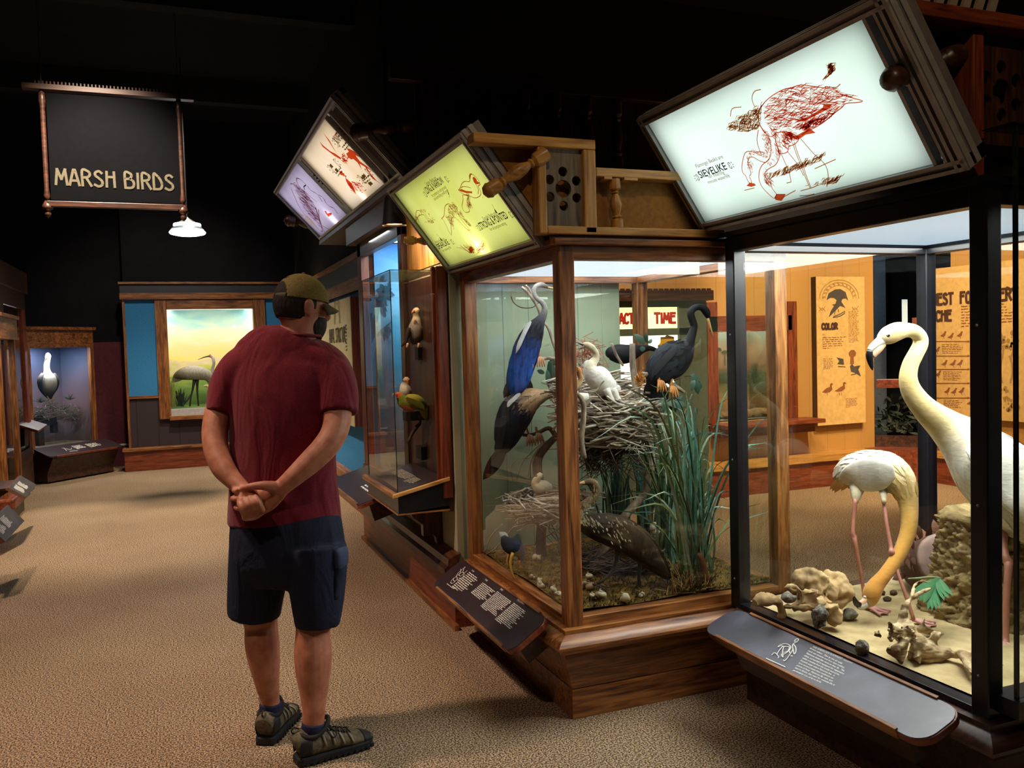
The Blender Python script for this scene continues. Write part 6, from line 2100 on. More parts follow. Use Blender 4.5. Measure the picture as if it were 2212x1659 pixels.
plumage(L_B, 3.26, C_B, 620, .05, .016, .03, .62, 5, .003, .3, par=b)
limb(G(), [(1262, 1042, 4), (1245, 1047, 2.6), (1226, 1053, .8)], 3.24, 7, 2).build('bill', BILL, b, smooth=True)
limb(G(), [(1330, 1140, 20, .3), (1360, 1160, 27, .3), (1395, 1190, 24, .3), (1425, 1222, 13, .3), (1448, 1250, 3, .3)], 3.17, 12, 4, [LB2, LB2, LB, LB, LB]).build('wing', FEATH, b, smooth=True)
g = G()
for k in range(95):
    u = rnd.random() ** 1.2
    cx_ = 1250 + 120 * u
    cy_ = 1118 + 40 * u + rnd.gauss(0, 12) * (.4 + u)
    p = PY(cx_, cy_, 3.15 + .02 * rnd.random())
    # settle the fleck on the near side of the breast and shoulder
    q = PY(cx_ + 5, cy_ + 9, 3.15)
    g.leaf(p, p + (q - p) * rnd.uniform(.5, 1), .0045, VIEW, 0, 3)
for k in range(60):
    u = rnd.random()
    p = PY(1252 + 34 * u + rnd.gauss(0, 4), 1115 - 62 * u + rnd.gauss(0, 3), 3.222)
    g.leaf(p, p + V((.002, 0, -.014)), .005, VIEW, 0, 3)
g.build('white_flecks', plain('cream_fleck', 'b8aa8a', .8), b)
for L in ([(1372, 1190, 9), (1382, 1216, 5), (1380, 1250, 3.6), (1384, 1284, 3.6)], [(1335, 1178, 9), (1332, 1210, 5), (1318, 1240, 3.6), (1290, 1262, 3.4)]):
    limb(G(), L, 3.26, 8, 3).build('leg', plain('olive_leg', '3a342a', .6) if L[0][0] > 1350 else bpy.data.materials['olive_leg'], b, smooth=True)
g = G()
for px, py in ((1384, 1285), (1290, 1264)):
    p = PY(px, py, 3.26)
    for a in (-.9, -.2, .5, 3.0):
        g.tube([p, p + V((math.sin(a) * -.03, -.035 * math.cos(a), -.004)), p + V((math.sin(a) * -.06, -.07 * math.cos(a), -.008))], [.005, .004, .002], 6, 2)
g.build('toes', bpy.data.materials['olive_leg'], b, smooth=True)

# purple gallinule
b = thing('gallinule', 'small dark blue gallinule with yellow legs pecking at the left', 'bird', tuple(PY(1106, 1243, 3.72)))
limb(G(), [(1087, 1158, 5, .7), (1093, 1170, 13, .8), (1102, 1178, 18), (1114, 1184, 18), (1122, 1194, 12), (1126, 1203, 8), (1124, 1210, 6), (1122, 1215, 3)], 3.72, 12, 4, ['33363f', '262a36', '2a3040', '303850', '2c3448', '2a3146', '2a2f42', '2a2f42']).build('body', FEATHX, b, smooth=True)
g = G()
for i in range(4):
    g.leaf(PY(1092 + i, 1166, 3.72), PY(1078 + i * 4, 1148, 3.74), .02, VIEW, .05, 4)
g.build('tail', plain('grey_white_feather', 'a8a8a4', .8), b)
limb(G(), [(1122, 1211, 3), (1121, 1219, 2), (1121, 1225, .6)], 3.7, 6, 1).build('bill', plain('red_bill', 'a8584a', .4), b, smooth=True)
YL = plain('yellow_leg', 'b8923c', .5)
limb(G(), [(1108, 1194, 4), (1102, 1215, 2.4), (1106, 1238, 2.4), (1112, 1252, 2)], 3.68, 6, 2).build('leg', YL, b, smooth=True)
limb(G(), [(1102, 1192, 4), (1096, 1210, 2.4), (1099, 1228, 2.2)], 3.76, 6, 2).build('leg', YL, b, smooth=True)

# sawgrass clumps
BLADE = tinted('sawgrass', .5, (8, 8, 30), .25, spec=.4)
GB = ['4c8078', '5a988c', '3c6248', '2c4c38', '7aa08c', '4f7246', '88b0a4', '3a5a34', 'a8c0a8', '6c7a44']
for i, (px, py, n, h0, h1, sp, lbl, cols) in enumerate((
        (1500, 1262, 70, .3, 1.0, .42, 'tall blue green sawgrass clump at the right front of the case', GB),
        (1450, 1210, 44, .35, .85, .42, 'sawgrass clump between the limpkin and the right pane', GB + ['8a8a5a']),
        (1330, 1165, 46, .3, .70, .22, 'dark green sawgrass clump behind the limpkin', ['2f5040', '3c5a44', '26443a', '6a6a3c', '4a6a50']),
        (1420, 1150, 40, .4, .80, .4, 'sawgrass clump at the back under the right anhinga', ['3c6a58', '5a8a80', '2f5044', '88925c']),
        (1530, 1190, 40, .3, .85, .38, 'sawgrass clump bending over beside the right corner post', GB))):
    c = PZ(px, py, .43)
    c.x, c.y = min(c.x, 2.38), max(3.14, min(c.y, 4.1))
    g = G()
    for k in range(n):
        a = rnd.uniform(0, 2 * PI)
        b0 = c + V((rnd.gauss(0, .03), rnd.gauss(0, .03), 0))
        h_ = rnd.uniform(h0, h1)
        s_ = rnd.uniform(.1, 1) * sp
        P = [b0, b0 + V((math.cos(a) * s_ * .25, math.sin(a) * s_ * .25, h_ * .5)), b0 + V((math.cos(a) * s_ * .6, math.sin(a) * s_ * .6, h_ * .85)), b0 + V((math.cos(a) * s_ * 1.15, math.sin(a) * s_ * 1.15, h_ * rnd.uniform(.75, 1.0)))]
        P = [V((min(2.435, max(1.45, p.x)), min(4.22, max(3.085, p.y)), min(1.78, p.z))) for p in P]
        Q = [V(q) for q in catmull([tuple(p) for p in P], 4)]
        g.cur = lin(rnd.choice(cols))[:3]
        w_ = rnd.uniform(.008, .015)
        nn = V((math.cos(a + rnd.uniform(-1, 1)), math.sin(a + rnd.uniform(-1, 1)), .25))
        m_ = len(Q)
        g.ribbon(Q, [w_ * (1 - (j / (m_ - 1)) ** 2.2) + .0008 for j in range(m_)], nn)
    tag(g.build('sawgrass', BLADE), lbl, 'sawgrass', 'sawgrass clumps in the anhinga case')
g = G()
for k in range(240):
    p = PZ(rnd.gauss(1500, 24), rnd.uniform(1250, 1290), .43)
    p.x, p.y = min(p.x, 2.4), max(3.10, p.y)
    d = V((rnd.gauss(0, .4), rnd.gauss(0, .4), rnd.uniform(.1, 1))).normalized() * rnd.uniform(.03, .12)
    g.cur = lin(rnd.choice(['8a6a3c', 'a8884e', '5a4428', 'c0a468', '3a2e1c']))[:3]
    g.tube([p, p + d], [.0025, .0015], 4)
tag(g.build('straw_litter', TWIG), 'dry straw litter at the foot of the sawgrass', 'straw', kind='stuff')
tag(limb(G(), [(1537, 1282, 8), (1528, 1255, 8), (1520, 1225, 7), (1512, 1195, 6)], 3.12, 8, 3).build('reed_stump', plain('reed_brown', '7a4e2c', .7), smooth=True), 'leaning brown reed stump by the right corner post', 'stump')
g = G()
for q in ([(1046, 1200, 1.6), (1070, 1185, 1.8), (1100, 1150, 1.6), (1125, 1120, 1)], [(1046, 1197, 1.2), (1060, 1160, 1.4), (1085, 1132, .8)]):
    limb(g, q, 4.12, 6, 4)
tag(g.build('dead_frond', plain('dry_frond', '8a7458', .8), smooth=True), 'dry curling frond against the back wall at the left', 'frond')
g = G()
for q in ([(1140, 1030, 1.6), (1150, 990, 1.6), (1172, 960, 1.6), (1196, 945, 1)], [(1112, 1046, 1), (1128, 1000, 1.2), (1150, 975, 1.2), (1180, 950, .8)], [(1108, 1040, .6), (1104, 1010, .8), (1118, 992, .8), (1144, 990, .6)]):
    limb(g, q, 4.1, 6, 4)
tag(g.build('dead_frond', bpy.data.materials['dry_frond'], smooth=True), 'dry strips hanging below the perch of the tan breasted anhinga', 'frond')

# apple snail shells
def snail_mesh():
    g = G()
    pts = []
    for i in range(46):
        t = i / 45
        a = t * 2 * PI * 2.6
        r = .016 * math.exp(-1.55 * (1 - t) * 1.6)
        R = r * .85
        pts.append((math.cos(a) * R, math.sin(a) * R, .030 * (1 - t) ** .8 + .004, r * .95))
    g.loft(pts, n=10, sub=1, side=(0, 0, 1))
    return g


SH = plain('snail_shell', 'cfc2a6', .35)
SHB = plain('banded_shell', '9a8468', .35)
spots = [((1158, 1208), 'whitish snail shell on the moss left of the front post', 3.86), ((1108, 1256), 'snail shell at the feet of the gallinule', None), ((1153, 1258), 'pale snail shell on the moss midway to the front post', None),
         ((1131, 1269), 'snail shell close to the plaque on the left', None), ((1180, 1279), 'snail shell just left of the front post', None), ((1186, 1290), 'snail shell against the left pane by the front post', None),
         ((1272, 1250), 'round pale shell behind the other shells right of the front post', None), ((1262, 1268), 'brown banded shell resting on a curled leaf', None), ((1277, 1271), 'brown shell touching the banded shell', None),
         ((1298, 1292), 'bright white shell in the middle of the front moss', None), ((1278, 1289), 'small low shell left of the bright white shell', None), ((1356, 1296), 'open hollow shell near the limpkin', None),
         ((1388, 1286), 'tiny white shell beside the limpkin foot', None), ((1246, 1258), 'small brown shell right against the front post', None)]
proto = None
for i, ((px, py), lbl, yy) in enumerate(spots):
    p = PZ(px, py, .437)
    p.x, p.y = max(1.465, p.x), max(3.10, p.y)
    if proto is None:
        o = proto = snail_mesh().build('snail_shell', SH, smooth=True)
    else:
        o = proto.copy()
        if i in (7, 8, 13, 1):
            if 'banded' not in bpy.data.meshes:
                me = proto.data.copy()
                me.name = 'banded'
                me.materials[0] = SHB
            o.data = bpy.data.meshes['banded']
        COL.objects.link(o)
    s_ = [1, .8, .95, .9, .95, .8, 1.0, 1.1, 1.1, 1.25, .7, 1.15, .6, .7][i]
    o.location = p
    o.scale = (s_,) * 3
    o.rotation_euler = (rnd.uniform(-1.0, .4), rnd.uniform(-.6, .6), rnd.uniform(0, 6))
    tag(o, lbl, 'snail shell', 'apple snail shells on the moss')
for i, (px, py, lbl) in enumerate(((1412, 1137, 'white broken egg among the stems behind the limpkin'), (1418, 1146, 'chipped white egg just below the broken egg'))):
    p = PY(px, py, 3.6)
    tag(G().lathe([(.0, -.022), (.012, -.018), (.018, -.004), (.016, .010), (.008, .02), (.0, .023)], p, (.4, 0, 1), 14).build('egg', plain('egg_white', 'e8e4dc', .5) if not i else bpy.data.materials['egg_white'], smooth=True), lbl, 'egg')
g = G()
for k in range(120):
    p = PY(1272 + rnd.gauss(0, 8), 1000 + rnd.gauss(0, 12), 3.9)
    d = V((rnd.gauss(0, 1), rnd.gauss(0, 1), rnd.gauss(0, 1))).normalized() * rnd.uniform(.01, .03)
    g.tube([p - d, p + d], .002, 3)
tag(g.build('straw_tuft', plain('golden_straw', 'b08a50', .9)), 'golden straw tuft hanging under the big nest', 'straw', kind='stuff')
g = G()
for k in range(90):
    p = PY(1382 + rnd.gauss(0, 4), 818 + rnd.gauss(0, 7), 3.45)
    d = V((rnd.gauss(0, 1), rnd.gauss(0, 1), rnd.gauss(0, 1))).normalized() * rnd.uniform(.008, .022)
    g.tube([p - d, p + d], .0016, 3)
tag(g.build('straw_tuft', plain('orange_straw', 'c0843c', .9)), 'orange straw tuft stuck on the branch end under the right anhinga', 'straw', kind='stuff')

# ------------------------------------------------------------------ birds in the acrylic vitrine
PB = plain('plinth_black', '121216', .6)
for nm, (px, py0, py1, hw, yy), lbl in (('plinth', (913, 750, 778, 14, 4.85), 'upper black block under the upright puffin'), ('plinth', (888, 888, 908, 15, 4.8), 'middle black block below the green parrot'), ('plinth', (925, 962, 990, 22, 4.85), 'lowest black block at the bottom of the vitrine')):
    c, d_ = PY(px, py0, yy), PY(px, py1, yy)
    w_ = hw * depth(c) / F_PX
    x_ = min(c.x + w_, 1.32)
    tag(G().box(c.x - w_, 1.328, yy - w_, yy + w_, d_.z, c.z).build(nm, PB), lbl, 'plinth')
cpx = lambda x, y: (700 + x / 3.318, 500 + y / 3.318)
cl = lambda L: [cpx(q[0], q[1]) + (q[2] / 3.318,) + tuple(q[3:]) for q in L]
b = thing('puffin', 'upright brown and white puffin on the upper black block', 'bird', tuple(PY(902, 750, 4.82)))
limb(G(), cl([(655, 810, 20), (652, 770, 52), (655, 700, 54), (660, 650, 38), (662, 615, 26), (660, 585, 27), (660, 560, 24), (658, 545, 10)]), 4.82, 14, 4, ['5a5450', '6a625c', '8a8078', 'a89684', 'e0cdb4', '9a7c5c', 'f0dcc0', 'c8a478']).build('body', FEATHX, b, smooth=True)
limb(G(), cl([(612, 690, 12), (600, 740, 16), (585, 790, 12), (555, 825, 4)]), 4.78, 8, 3, ['3a302a', '2c2420', '2c2420', '241d1a']).build('wing', FEATHX, b, smooth=True)
limb(G(), cl([(705, 680, 14), (718, 730, 18), (715, 790, 8)]), 4.80, 8, 3, ['3a302a', '2c2420', '2c2420']).build('wing', FEATHX, b, smooth=True)
limb(G(), cl([(648, 572, 13), (636, 578, 10), (630, 590, 4)]), 4.77, 8, 2).build('bill', plain('puffin_bill', 'c8864a', .4), b, smooth=True)
for x in (600, 680):
    limb(G(), cl([(x, 800, 8), (x - 4, 825, 9), (x - 8, 832, 5)]), 4.76, 8, 2).build('foot', plain('puffin_foot', 'e0a878', .5) if x == 600 else bpy.data.materials['puffin_foot'], b, smooth=True)
b = thing('puffin', 'puffin facing forward behind the green parrot', 'bird', tuple(PY(878, 855, 4.9)))
limb(G(), cl([(590, 1190, 40), (585, 1150, 46), (580, 1110, 36), (588, 1080, 26), (590, 1060, 24), (590, 1042, 10)]), 4.9, 12, 4, ['3a322c', 'b8a890', 'e4d8c4', '5a4c40', 'c8ac88', 'd0a878']).build('body', FEATHX, b, smooth=True)
limb(G(), cl([(600, 1060, 14), (602, 1085, 8), (598, 1100, 2)]), 4.85, 8, 2).build('bill', bpy.data.materials['puffin_bill'], b, smooth=True)
b = thing('parrot', 'green and yellow parrot with a red forehead, leaning forward in the vitrine', 'bird', tuple(PY(890, 888, 4.7)))
limb(G(), cl([(518, 1175, 16), (530, 1172, 22), (548, 1190, 32), (570, 1215, 50, .8), (610, 1225, 60, .8), (660, 1225, 56, .8), (700, 1245, 40, .7), (720, 1270, 24, .6)]), 4.7, 14, 4, ['d8502c', 'd85a30', '7a8a34', '9a9438', 'a89c3a', '9a9a3c', '6a7a30', '5a6a2c']).build('body', FEATHX, b, smooth=True)
g = G()
for i in range(7):
    g.leaf(PY(*cpx(690 + i * 6, 1255), 4.72), PY(*cpx(735 + i * 11, 1355 - i * 12), 4.76), .035, VIEW, .05, 5)
g.build('tail', plain('yellow_green_feather', 'b0a83c', .7), b)
g = G()
for i in range(10):
    g.leaf(PY(*cpx(590 + i * 9, 1190 + i * 3), 4.655), PY(*cpx(640 + i * 9, 1245 + i * 4), 4.66), .03, VIEW, .06, 4)
g.build('wing', plain('olive_feather', '8a8a34', .7), b)
g = G()
for i in range(3):
    g.leaf(PY(*cpx(560 + i * 10, 1255), 4.64), PY(*cpx(620 + i * 16, 1275 + i * 10), 4.65), .02, VIEW, .05, 4)
g.build('wing_patch', plain('orange_feather', 'c8602c', .7), b)
limb(G(), cl([(505, 1165, 12), (494, 1172, 8), (490, 1182, 2)]), 4.68, 8, 2).build('bill', plain('horn_pale', 'c8b890', .4), b, smooth=True)
tag(limb(G(), cl([(600, 1520, 10), (630, 1450, 12), (665, 1400, 14), (690, 1370, 10), (680, 1320, 8)]), 4.75, 8, 3).build('perch_branch', BARKD, smooth=True), 'crooked dark branch under the parrot', 'branch')
# pale bird and stones in the blue diorama
b = thing('seabird', 'white sea bird with spread feathers in the blue diorama', 'bird', tuple(PX(845, 905, 1.75)))


def on_x(L, x):
    out = []
    for q in L:
        p = PX(q[0], q[1], x)
        r = q[2] * depth(p) / F_PX
        out.append((p.x, p.y, p.z, r, r * (q[3] if len(q) > 3 else 1)))
    return out


G().loft(on_x([(823, 856, 2), (830, 850, 6), (842, 845, 10), (852, 842, 12), (864, 848, 6)], 1.7), n=10, sub=3, side=(1, 0, 0), col=['d8d4d0', 'e8e4e0', 'ece8e4', 'ece8e4', 'c8c4c0']).build('body', FEATHX, b, smooth=True)
g = G()
for i in range(7):
    g.leaf(PX(838 + i * 3, 852, 1.66), PX(822 + i * 4, 860 - i * 4.6, 1.65), .05, (-1, -.6, 0), .05, 4)
g.build('wing', plain('white_feather', 'e4e2da', .8), b)
tag(G().blob(tuple(PX(812, 925, 1.8)), .16, 3, 3, .3, (.7, 1.6, .45)).build('rock', bpy.data.materials['brown_rock'], smooth=True), 'long dark rock on the floor of the blue diorama', 'rock')
# ------------------------------------------------------------------ inside the flamingo case
rnd = random.Random(31)
from mathutils import noise as mnoise
sand = noisy('sand', [(.3, 'a08c62'), (.55, 'b8a478'), (.8, 'c9b78a')], (14, 14, 14), rough=.95, bmp=.35, dist=.01)
g = G()
NX, NY = 56, 60
hs_ = lambda x, y: .405 + .006 * math.sin(x * 9 + 2) * math.sin(y * 8) + .018 * math.exp(-((x - 2.95) ** 2 + (y - 2.2) ** 2) / .06)
vs = [(2.195 + .99 * i / NX, 1.825 + 1.12 * j / NY, hs_(2.195 + .99 * i / NX, 1.825 + 1.12 * j / NY)) for j in range(NY + 1) for i in range(NX + 1)]
g.add(vs, [(j * (NX + 1) + i, j * (NX + 1) + i + 1, (j + 1) * (NX + 1) + i + 1, (j + 1) * (NX + 1) + i) for j in range(NY) for i in range(NX)])
tag(g.build('sand_bed', sand, smooth=True), 'pale sand covering the floor of the flamingo case', 'sand', kind='stuff')

FEATHF = tinted('plumage', .8, (34, 34, 70), .16, bmp=.25, sheen=.2)
F0, F1, F2, F3 = 'e8e0cc', 'eadcb4', 'd8b05c', 'c88a34'
PINK = plain('pink_leg', 'b97a68', .5)
PINKF = plain('pink_web', 'd09a92', .5)
DARKB = plain('black_bill_tip', '15151a', .35)
GREYB = plain('grey_bill', 'b9bcb0', .45)
BPINK = plain('bill_pink', 'd8a888', .45)
EYE = plain('pale_eye', 'd8d0b0', .2)

# --- upright flamingo
b = thing('flamingo', 'tall flamingo with raised yellow neck, right of the case', 'flamingo', tuple(PZ(2150, 1395, .41)))
L_B = [(2330, 1210, 10, .7, 2.14), (2290, 1165, 48, .8, 2.17), (2235, 1105, 78, .85, 2.22), (2180, 1050, 84, .9, 2.28), (2130, 1000, 76, .9, 2.33), (2085, 955, 56, .95, 2.38), (2042, 920, 38, 1, 2.42), (2000, 885, 27, 1, 2.44), (1972, 850, 22, 1, 2.46), (1962, 820, 19, 1, 2.47),
           (1966, 790, 17, 1, 2.48), (1978, 765, 16, 1, 2.48), (1988, 745, 15.5, 1, 2.48), (1988, 730, 15, 1, 2.48), (1976, 717, 15, 1, 2.48), (1958, 713, 16, 1, 2.48), (1938, 716, 20, 1, 2.48), (1920, 724, 20, 1, 2.48), (1908, 731, 15, 1, 2.48), (1902, 736, 9, 1, 2.48)]
C_B = [F0, F0, F0, 'ece6d6', 'f0ead8', F0, 'e8d8ac', 'e0c88c', 'dcc284', 'd8bc7c', 'd8c080', 'dac690', 'dccb98', 'decc98', 'decb94', 'dcc890', 'dcc488', 'd4b878', 'cdb488', 'c4b494']
limb(G(), L_B, 2.4, 20, 5, C_B).build('body', FEATHF, b, smooth=True)
plumage(L_B, 2.4, C_B, 620, .085, .026, .02, .42, 1, mat=FEATHP, par=b)
limb(G(), [(1912, 730, 13, .8), (1900, 738, 11, .8), (1890, 745, 9, .75), (1882, 752, 7.5, .7), (1879, 758, 6, .7)], 2.48, 12, 3).build('upper_bill', GREYB, b, smooth=True)
limb(G(), [(1908, 742, 8, .7), (1898, 752, 10, .7), (1889, 762, 9, .65), (1884, 770, 7, .6)], 2.478, 10, 3).build('lower_bill', BPINK, b, smooth=True)
limb(G(), [(1879, 757, 6.5, .7), (1878, 768, 8, .65), (1880, 780, 7, .6), (1883, 792, 4.5, .55), (1885, 800, 1, .5)], 2.475, 10, 3).build('bill_tip', DARKB, b, smooth=True)
p = PY(1919, 724, 2.40)
G().lathe([(.0, -.006), (.006, -.005), (.008, 0), (.006, .005), (0, .006)], p, VIEW, 12).build('eye', EYE, b, smooth=True)
G().lathe([(.0, -.003), (.0035, -.002), (.0035, .002), (0, .003)], p + VIEW * .0052, VIEW, 10).build('pupil', DARKB, b, smooth=True)
limb(G(), [(2095, 960, 16, .3, 2.28), (2140, 990, 44, .3, 2.22), (2200, 1040, 62, .3, 2.16), (2260, 1100, 56, .3, 2.09), (2320, 1180, 26, .3, 2.06), (2350, 1230, 4, .3, 2.07)], 2.2, 14, 4, ['f2eee0', 'f2eee0', 'f4f0e4', 'f0e8d4', 'e8d8b8', 'e0c898']).build('wing', FEATHF, b, smooth=True)
limb(G(), [(2150, 1090, 34, .8, 2.33), (2162, 1130, 17, .8, 2.28), (2168, 1170, 8, 1, 2.24), (2172, 1200, 7.5, 1, 2.2), (2178, 1215, 10, 1, 2.19), (2178, 1230, 8, 1, 2.18), (2174, 1290, 7, 1, 2.17), (2172, 1370, 7, 1, 2.16), (2172, 1392, 9, 1, 2.15)], 2.2, 10, 4).build('leg', PINK, b, smooth=True)
limb(G(), [(2240, 1150, 30, .8, 2.24), (2262, 1210, 8, 1, 2.24), (2270, 1300, 7, 1, 2.22), (2275, 1385, 7, 1, 2.2)], 2.2, 10, 4).build('leg', PINK, b, smooth=True)


def web_foot(c, ang, s=1.0):
    g = G()
    c = V(c)
    tips = [c + V((math.cos(ang + a), math.sin(ang + a), 0)) * .075 * s for a in (-.55, 0, .55)]
    for t in tips:
        g.loft([tuple(c + V((0, 0, .012))) + (.008 * s,), tuple((c + t) / 2 + V((0, 0, .009))) + (.006 * s,), tuple(t + V((0, 0, .004))) + (.004 * s,)], n=7, sub=3)
    mid = [(tips[0] + tips[1]) / 2 * .85 + c * .15, (tips[1] + tips[2]) / 2 * .85 + c * .15]
    up = V((0, 0, .005))
    g.add([c + up, tips[0] + up, mid[0] + up, tips[1] + up, mid[1] + up, tips[2] + up], [(0, 1, 2, 3), (0, 3, 4, 5)])
    g.loft([tuple(c + V((0, 0, .012))) + (.007 * s,), tuple(c - V((math.cos(ang), math.sin(ang), 0)) * .03 * s + V((0, 0, .006))) + (.004 * s,)], n=6, sub=1)
    return g


web_foot(PY(2172, 1396, 2.15), math.radians(215)).build('foot', PINKF, b, smooth=True)

# --- stooping flamingo
b = thing('flamingo', 'stooping flamingo with its orange neck down to the sand, left of the case', 'flamingo', tuple(PZ(1885, 1318, .41)))
L_B = [(1806, 1040, 6, .6, 2.88), (1815, 1030, 19, .7, 2.86), (1836, 1020, 34, .8, 2.82), (1862, 1015, 40, .9, 2.77), (1890, 1014, 42, .95, 2.72), (1918, 1020, 42, .95, 2.67), (1942, 1036, 34, 1, 2.63), (1956, 1062, 25, 1, 2.60), (1963, 1095, 19.5, 1, 2.58), (1964, 1130, 17, 1, 2.56),
           (1958, 1160, 16, 1, 2.55), (1946, 1190, 15, 1, 2.54), (1928, 1220, 14.5, 1, 2.53), (1908, 1246, 14.5, 1, 2.52), (1893, 1264, 17, 1, 2.52), (1884, 1280, 19, 1, 2.52), (1878, 1296, 16, 1, 2.52), (1871, 1304, 10, 1, 2.52)]
C_B = ['e0a868', 'e0b47c', 'e4dcc8', 'e8e2d2', 'eae4d2', 'eae0c8', 'e8d8b0', 'e2c88c', 'dcb468', 'd8a850', 'd4a048', 'd09a42', 'cc943c', 'c88c38', 'c88a38', 'c8903c', 'c09050', 'b89a78']
limb(G(), L_B, 2.7, 20, 5, C_B).build('body', FEATHF, b, smooth=True)
plumage(L_B, 2.7, C_B, 420, .06, .020, .03, .45, 2, mat=FEATHP, par=b)
limb(G(), [(1872, 1296, 10, .7), (1864, 1303, 9, .7), (1856, 1306, 7.5, .65)], 2.52, 10, 3).build('upper_bill', BPINK, b, smooth=True)
limb(G(), [(1872, 1304, 8, .7), (1862, 1311, 7, .65), (1853, 1310, 5, .6)], 2.515, 10, 3).build('lower_bill', GREYB, b, smooth=True)
limb(G(), [(1857, 1308, 7, .65), (1850, 1303, 6.5, .6), (1846, 1295, 5, .55), (1845, 1287, 1, .5)], 2.515, 10, 3).build('bill_tip', DARKB, b, smooth=True)
p = PY(1868, 1290, 2.445)
G().lathe([(.0, -.005), (.005, -.004), (.006, 0), (.005, .004), (0, .005)], p, VIEW, 12).build('eye', EYE, b, smooth=True)
limb(G(), [(1932, 1020, 14, .25, 2.58), (1905, 1022, 34, .25, 2.62), (1872, 1026, 38, .25, 2.68), (1840, 1030, 26, .25, 2.74), (1818, 1040, 8, .3, 2.80)], 2.65, 14, 4, ['f0ecdc', 'f2eee0', 'f0ece0', 'e8dcc8', 'e4c49c']).build('wing', FEATHF, b, smooth=True)
g = G()
for i in range(9):
    g.leaf(PY(1822 + i * 3, 1028 + i, 2.83), PY(1792 + i * 5, 1058 + (i % 3) * 5 - i * 1.5, 2.90 - i * .006), .03, VIEW, .06, 5)
g.build('tail', plain('apricot_feather', 'd8a468', .8), b)
limb(G(), [(1852, 1052, 18, .8, 2.74), (1850, 1068, 12, .8, 2.72), (1848, 1086, 6, 1, 2.71)], 2.72, 10, 3, ['e4dcc4', 'dcd0b0', 'cdbf94']).build('thigh', FEATHF, b, smooth=True)
limb(G(), [(1908, 1056, 12, .8, 2.66), (1908, 1072, 7, .8, 2.62), (1910, 1086, 4.5, 1, 2.60)], 2.62, 10, 3, ['e4dcc4', 'dcd0b0', 'cdbf94']).build('thigh', FEATHF, b, smooth=True)
limb(G(), [(1848, 1078, 5, 1, 2.71), (1844, 1120, 4, 1, 2.70), (1842, 1150, 4.5, 1, 2.69), (1844, 1160, 7, 1, 2.69), (1847, 1172, 5.5, 1, 2.68), (1854, 1210, 4, 1, 2.67), (1863, 1260, 4, 1, 2.66), (1868, 1290, 4, 1, 2.65), (1878, 1318, 5, 1, 2.64)], 2.68, 10, 4).build('leg', PINK, b, smooth=True)
limb(G(), [(1909, 1080, 4.5, 1, 2.62), (1915, 1130, 4, 1, 2.58), (1924, 1180, 4.5, 1, 2.55), (1926, 1193, 7, 1, 2.54), (1930, 1205, 5.5, 1, 2.54), (1940, 1240, 4, 1, 2.5), (1958, 1290, 4, 1, 2.46), (1974, 1340, 4.5, 1, 2.43)], 2.5, 10, 4).build('leg', PINK, b, smooth=True)
web_foot(PZ(1880, 1318, .408), math.radians(-75), 1.0).build('foot', PINKF, b, smooth=True)
web_foot(PZ(1976, 1346, .408), math.radians(-60), 1.0).build('foot', PINKF, b, smooth=True)

# --- limestone, root, frond, mound, log
LIME = noisy('limestone', [(.28, '7a6448'), (.5, 'b4986c'), (.7, 'd0b688'), (.85, 'e0cc9e')], (11, 11, 11), rough=.9, bmp=.5, dist=.012, spec=.2)
LIMED = noisy('grey_limestone', [(.3, '4c4a42'), (.6, '8a867a'), (.8, 'b4ae9c')], (60, 60, 60), rough=.9, bmp=.8, dist=.01)


def bl(g, px, py, rpx, y, seed, sq=(1, 1, 1), amp=.22, freq=2.2):
    p = PY(px, py, y)
    r = rpx * depth(p) / F_PX
    return g.blob(p, r, seed, 4, amp, sq, freq)


def merged(g, name, mat, voxel=.008, smooth_it=6):
    """Fuse overlapping lumps into one eroded body."""
    o = g.build(name, mat, smooth=True)
    m1 = o.modifiers.new('fuse', 'REMESH')
    m1.mode = 'VOXEL'
    m1.voxel_size = voxel
    m1.use_smooth_shade = True
    m2 = o.modifiers.new('soften', 'SMOOTH')
    m2.iterations = smooth_it
    dg = bpy.context.evaluated_depsgraph_get()
    me = bpy.data.meshes.new_from_object(o.evaluated_get(dg))
    o.modifiers.clear()
    o.data = me
    return o


def weather(o, amp, freq, oct_=4):
    """Push a fused surface in and out so that it looks eroded."""
    me = o.data
    ns_ = [v.normal.copy() for v in me.vertices]
    for v, n_ in zip(me.vertices, ns_):
        k = mnoise.turbulence(v.co * freq, oct_, False) - .32
        pit = max(0, mnoise.noise(v.co * freq * 1.7 + V((9, 3, 1))) - .38) * 3
        v.co += n_ * (k * amp - pit * amp * 1.3)
    me.update()
    return o


g = G()
for a in ((1765, 1275, 42, 2.60, 1, (1.1, .8, 1)), (1735, 1262, 32, 2.62, 2, (1.2, .8, .9)), (1805, 1275, 34, 2.62, 3, (.8, .8, 1.2)), (1822, 1262, 20, 2.66, 4, (.8, .7, 1.4)), (1772, 1255, 26, 2.68, 5, (1, .8, .8)), (1728, 1258, 16, 2.7, 6, (1.2, .8, 1.1)), (1786, 1246, 15, 2.66, 7, (1.6, .8, .7)), (1832, 1290, 12, 2.66, 8, (.7, .7, 1.6))):
    bl(g, *a)
for L in ([(1760, 1285, 18), (1730, 1276, 14), (1706, 1270, 9), (1690, 1268, 4)], [(1770, 1310, 24), (1740, 1304, 18), (1712, 1308, 12), (1688, 1310, 6)], [(1790, 1300, 24), (1800, 1325, 22), (1806, 1350, 14)]):
    limb(g, L, 2.52, 12, 4)
tag(weather(merged(g, 'limestone', LIME, .006, 4), .035, 9), 'biggest lumpy yellow limestone with blunt arms, left end of the sand', 'rock', 'limestone pieces on the sand')
g = G()
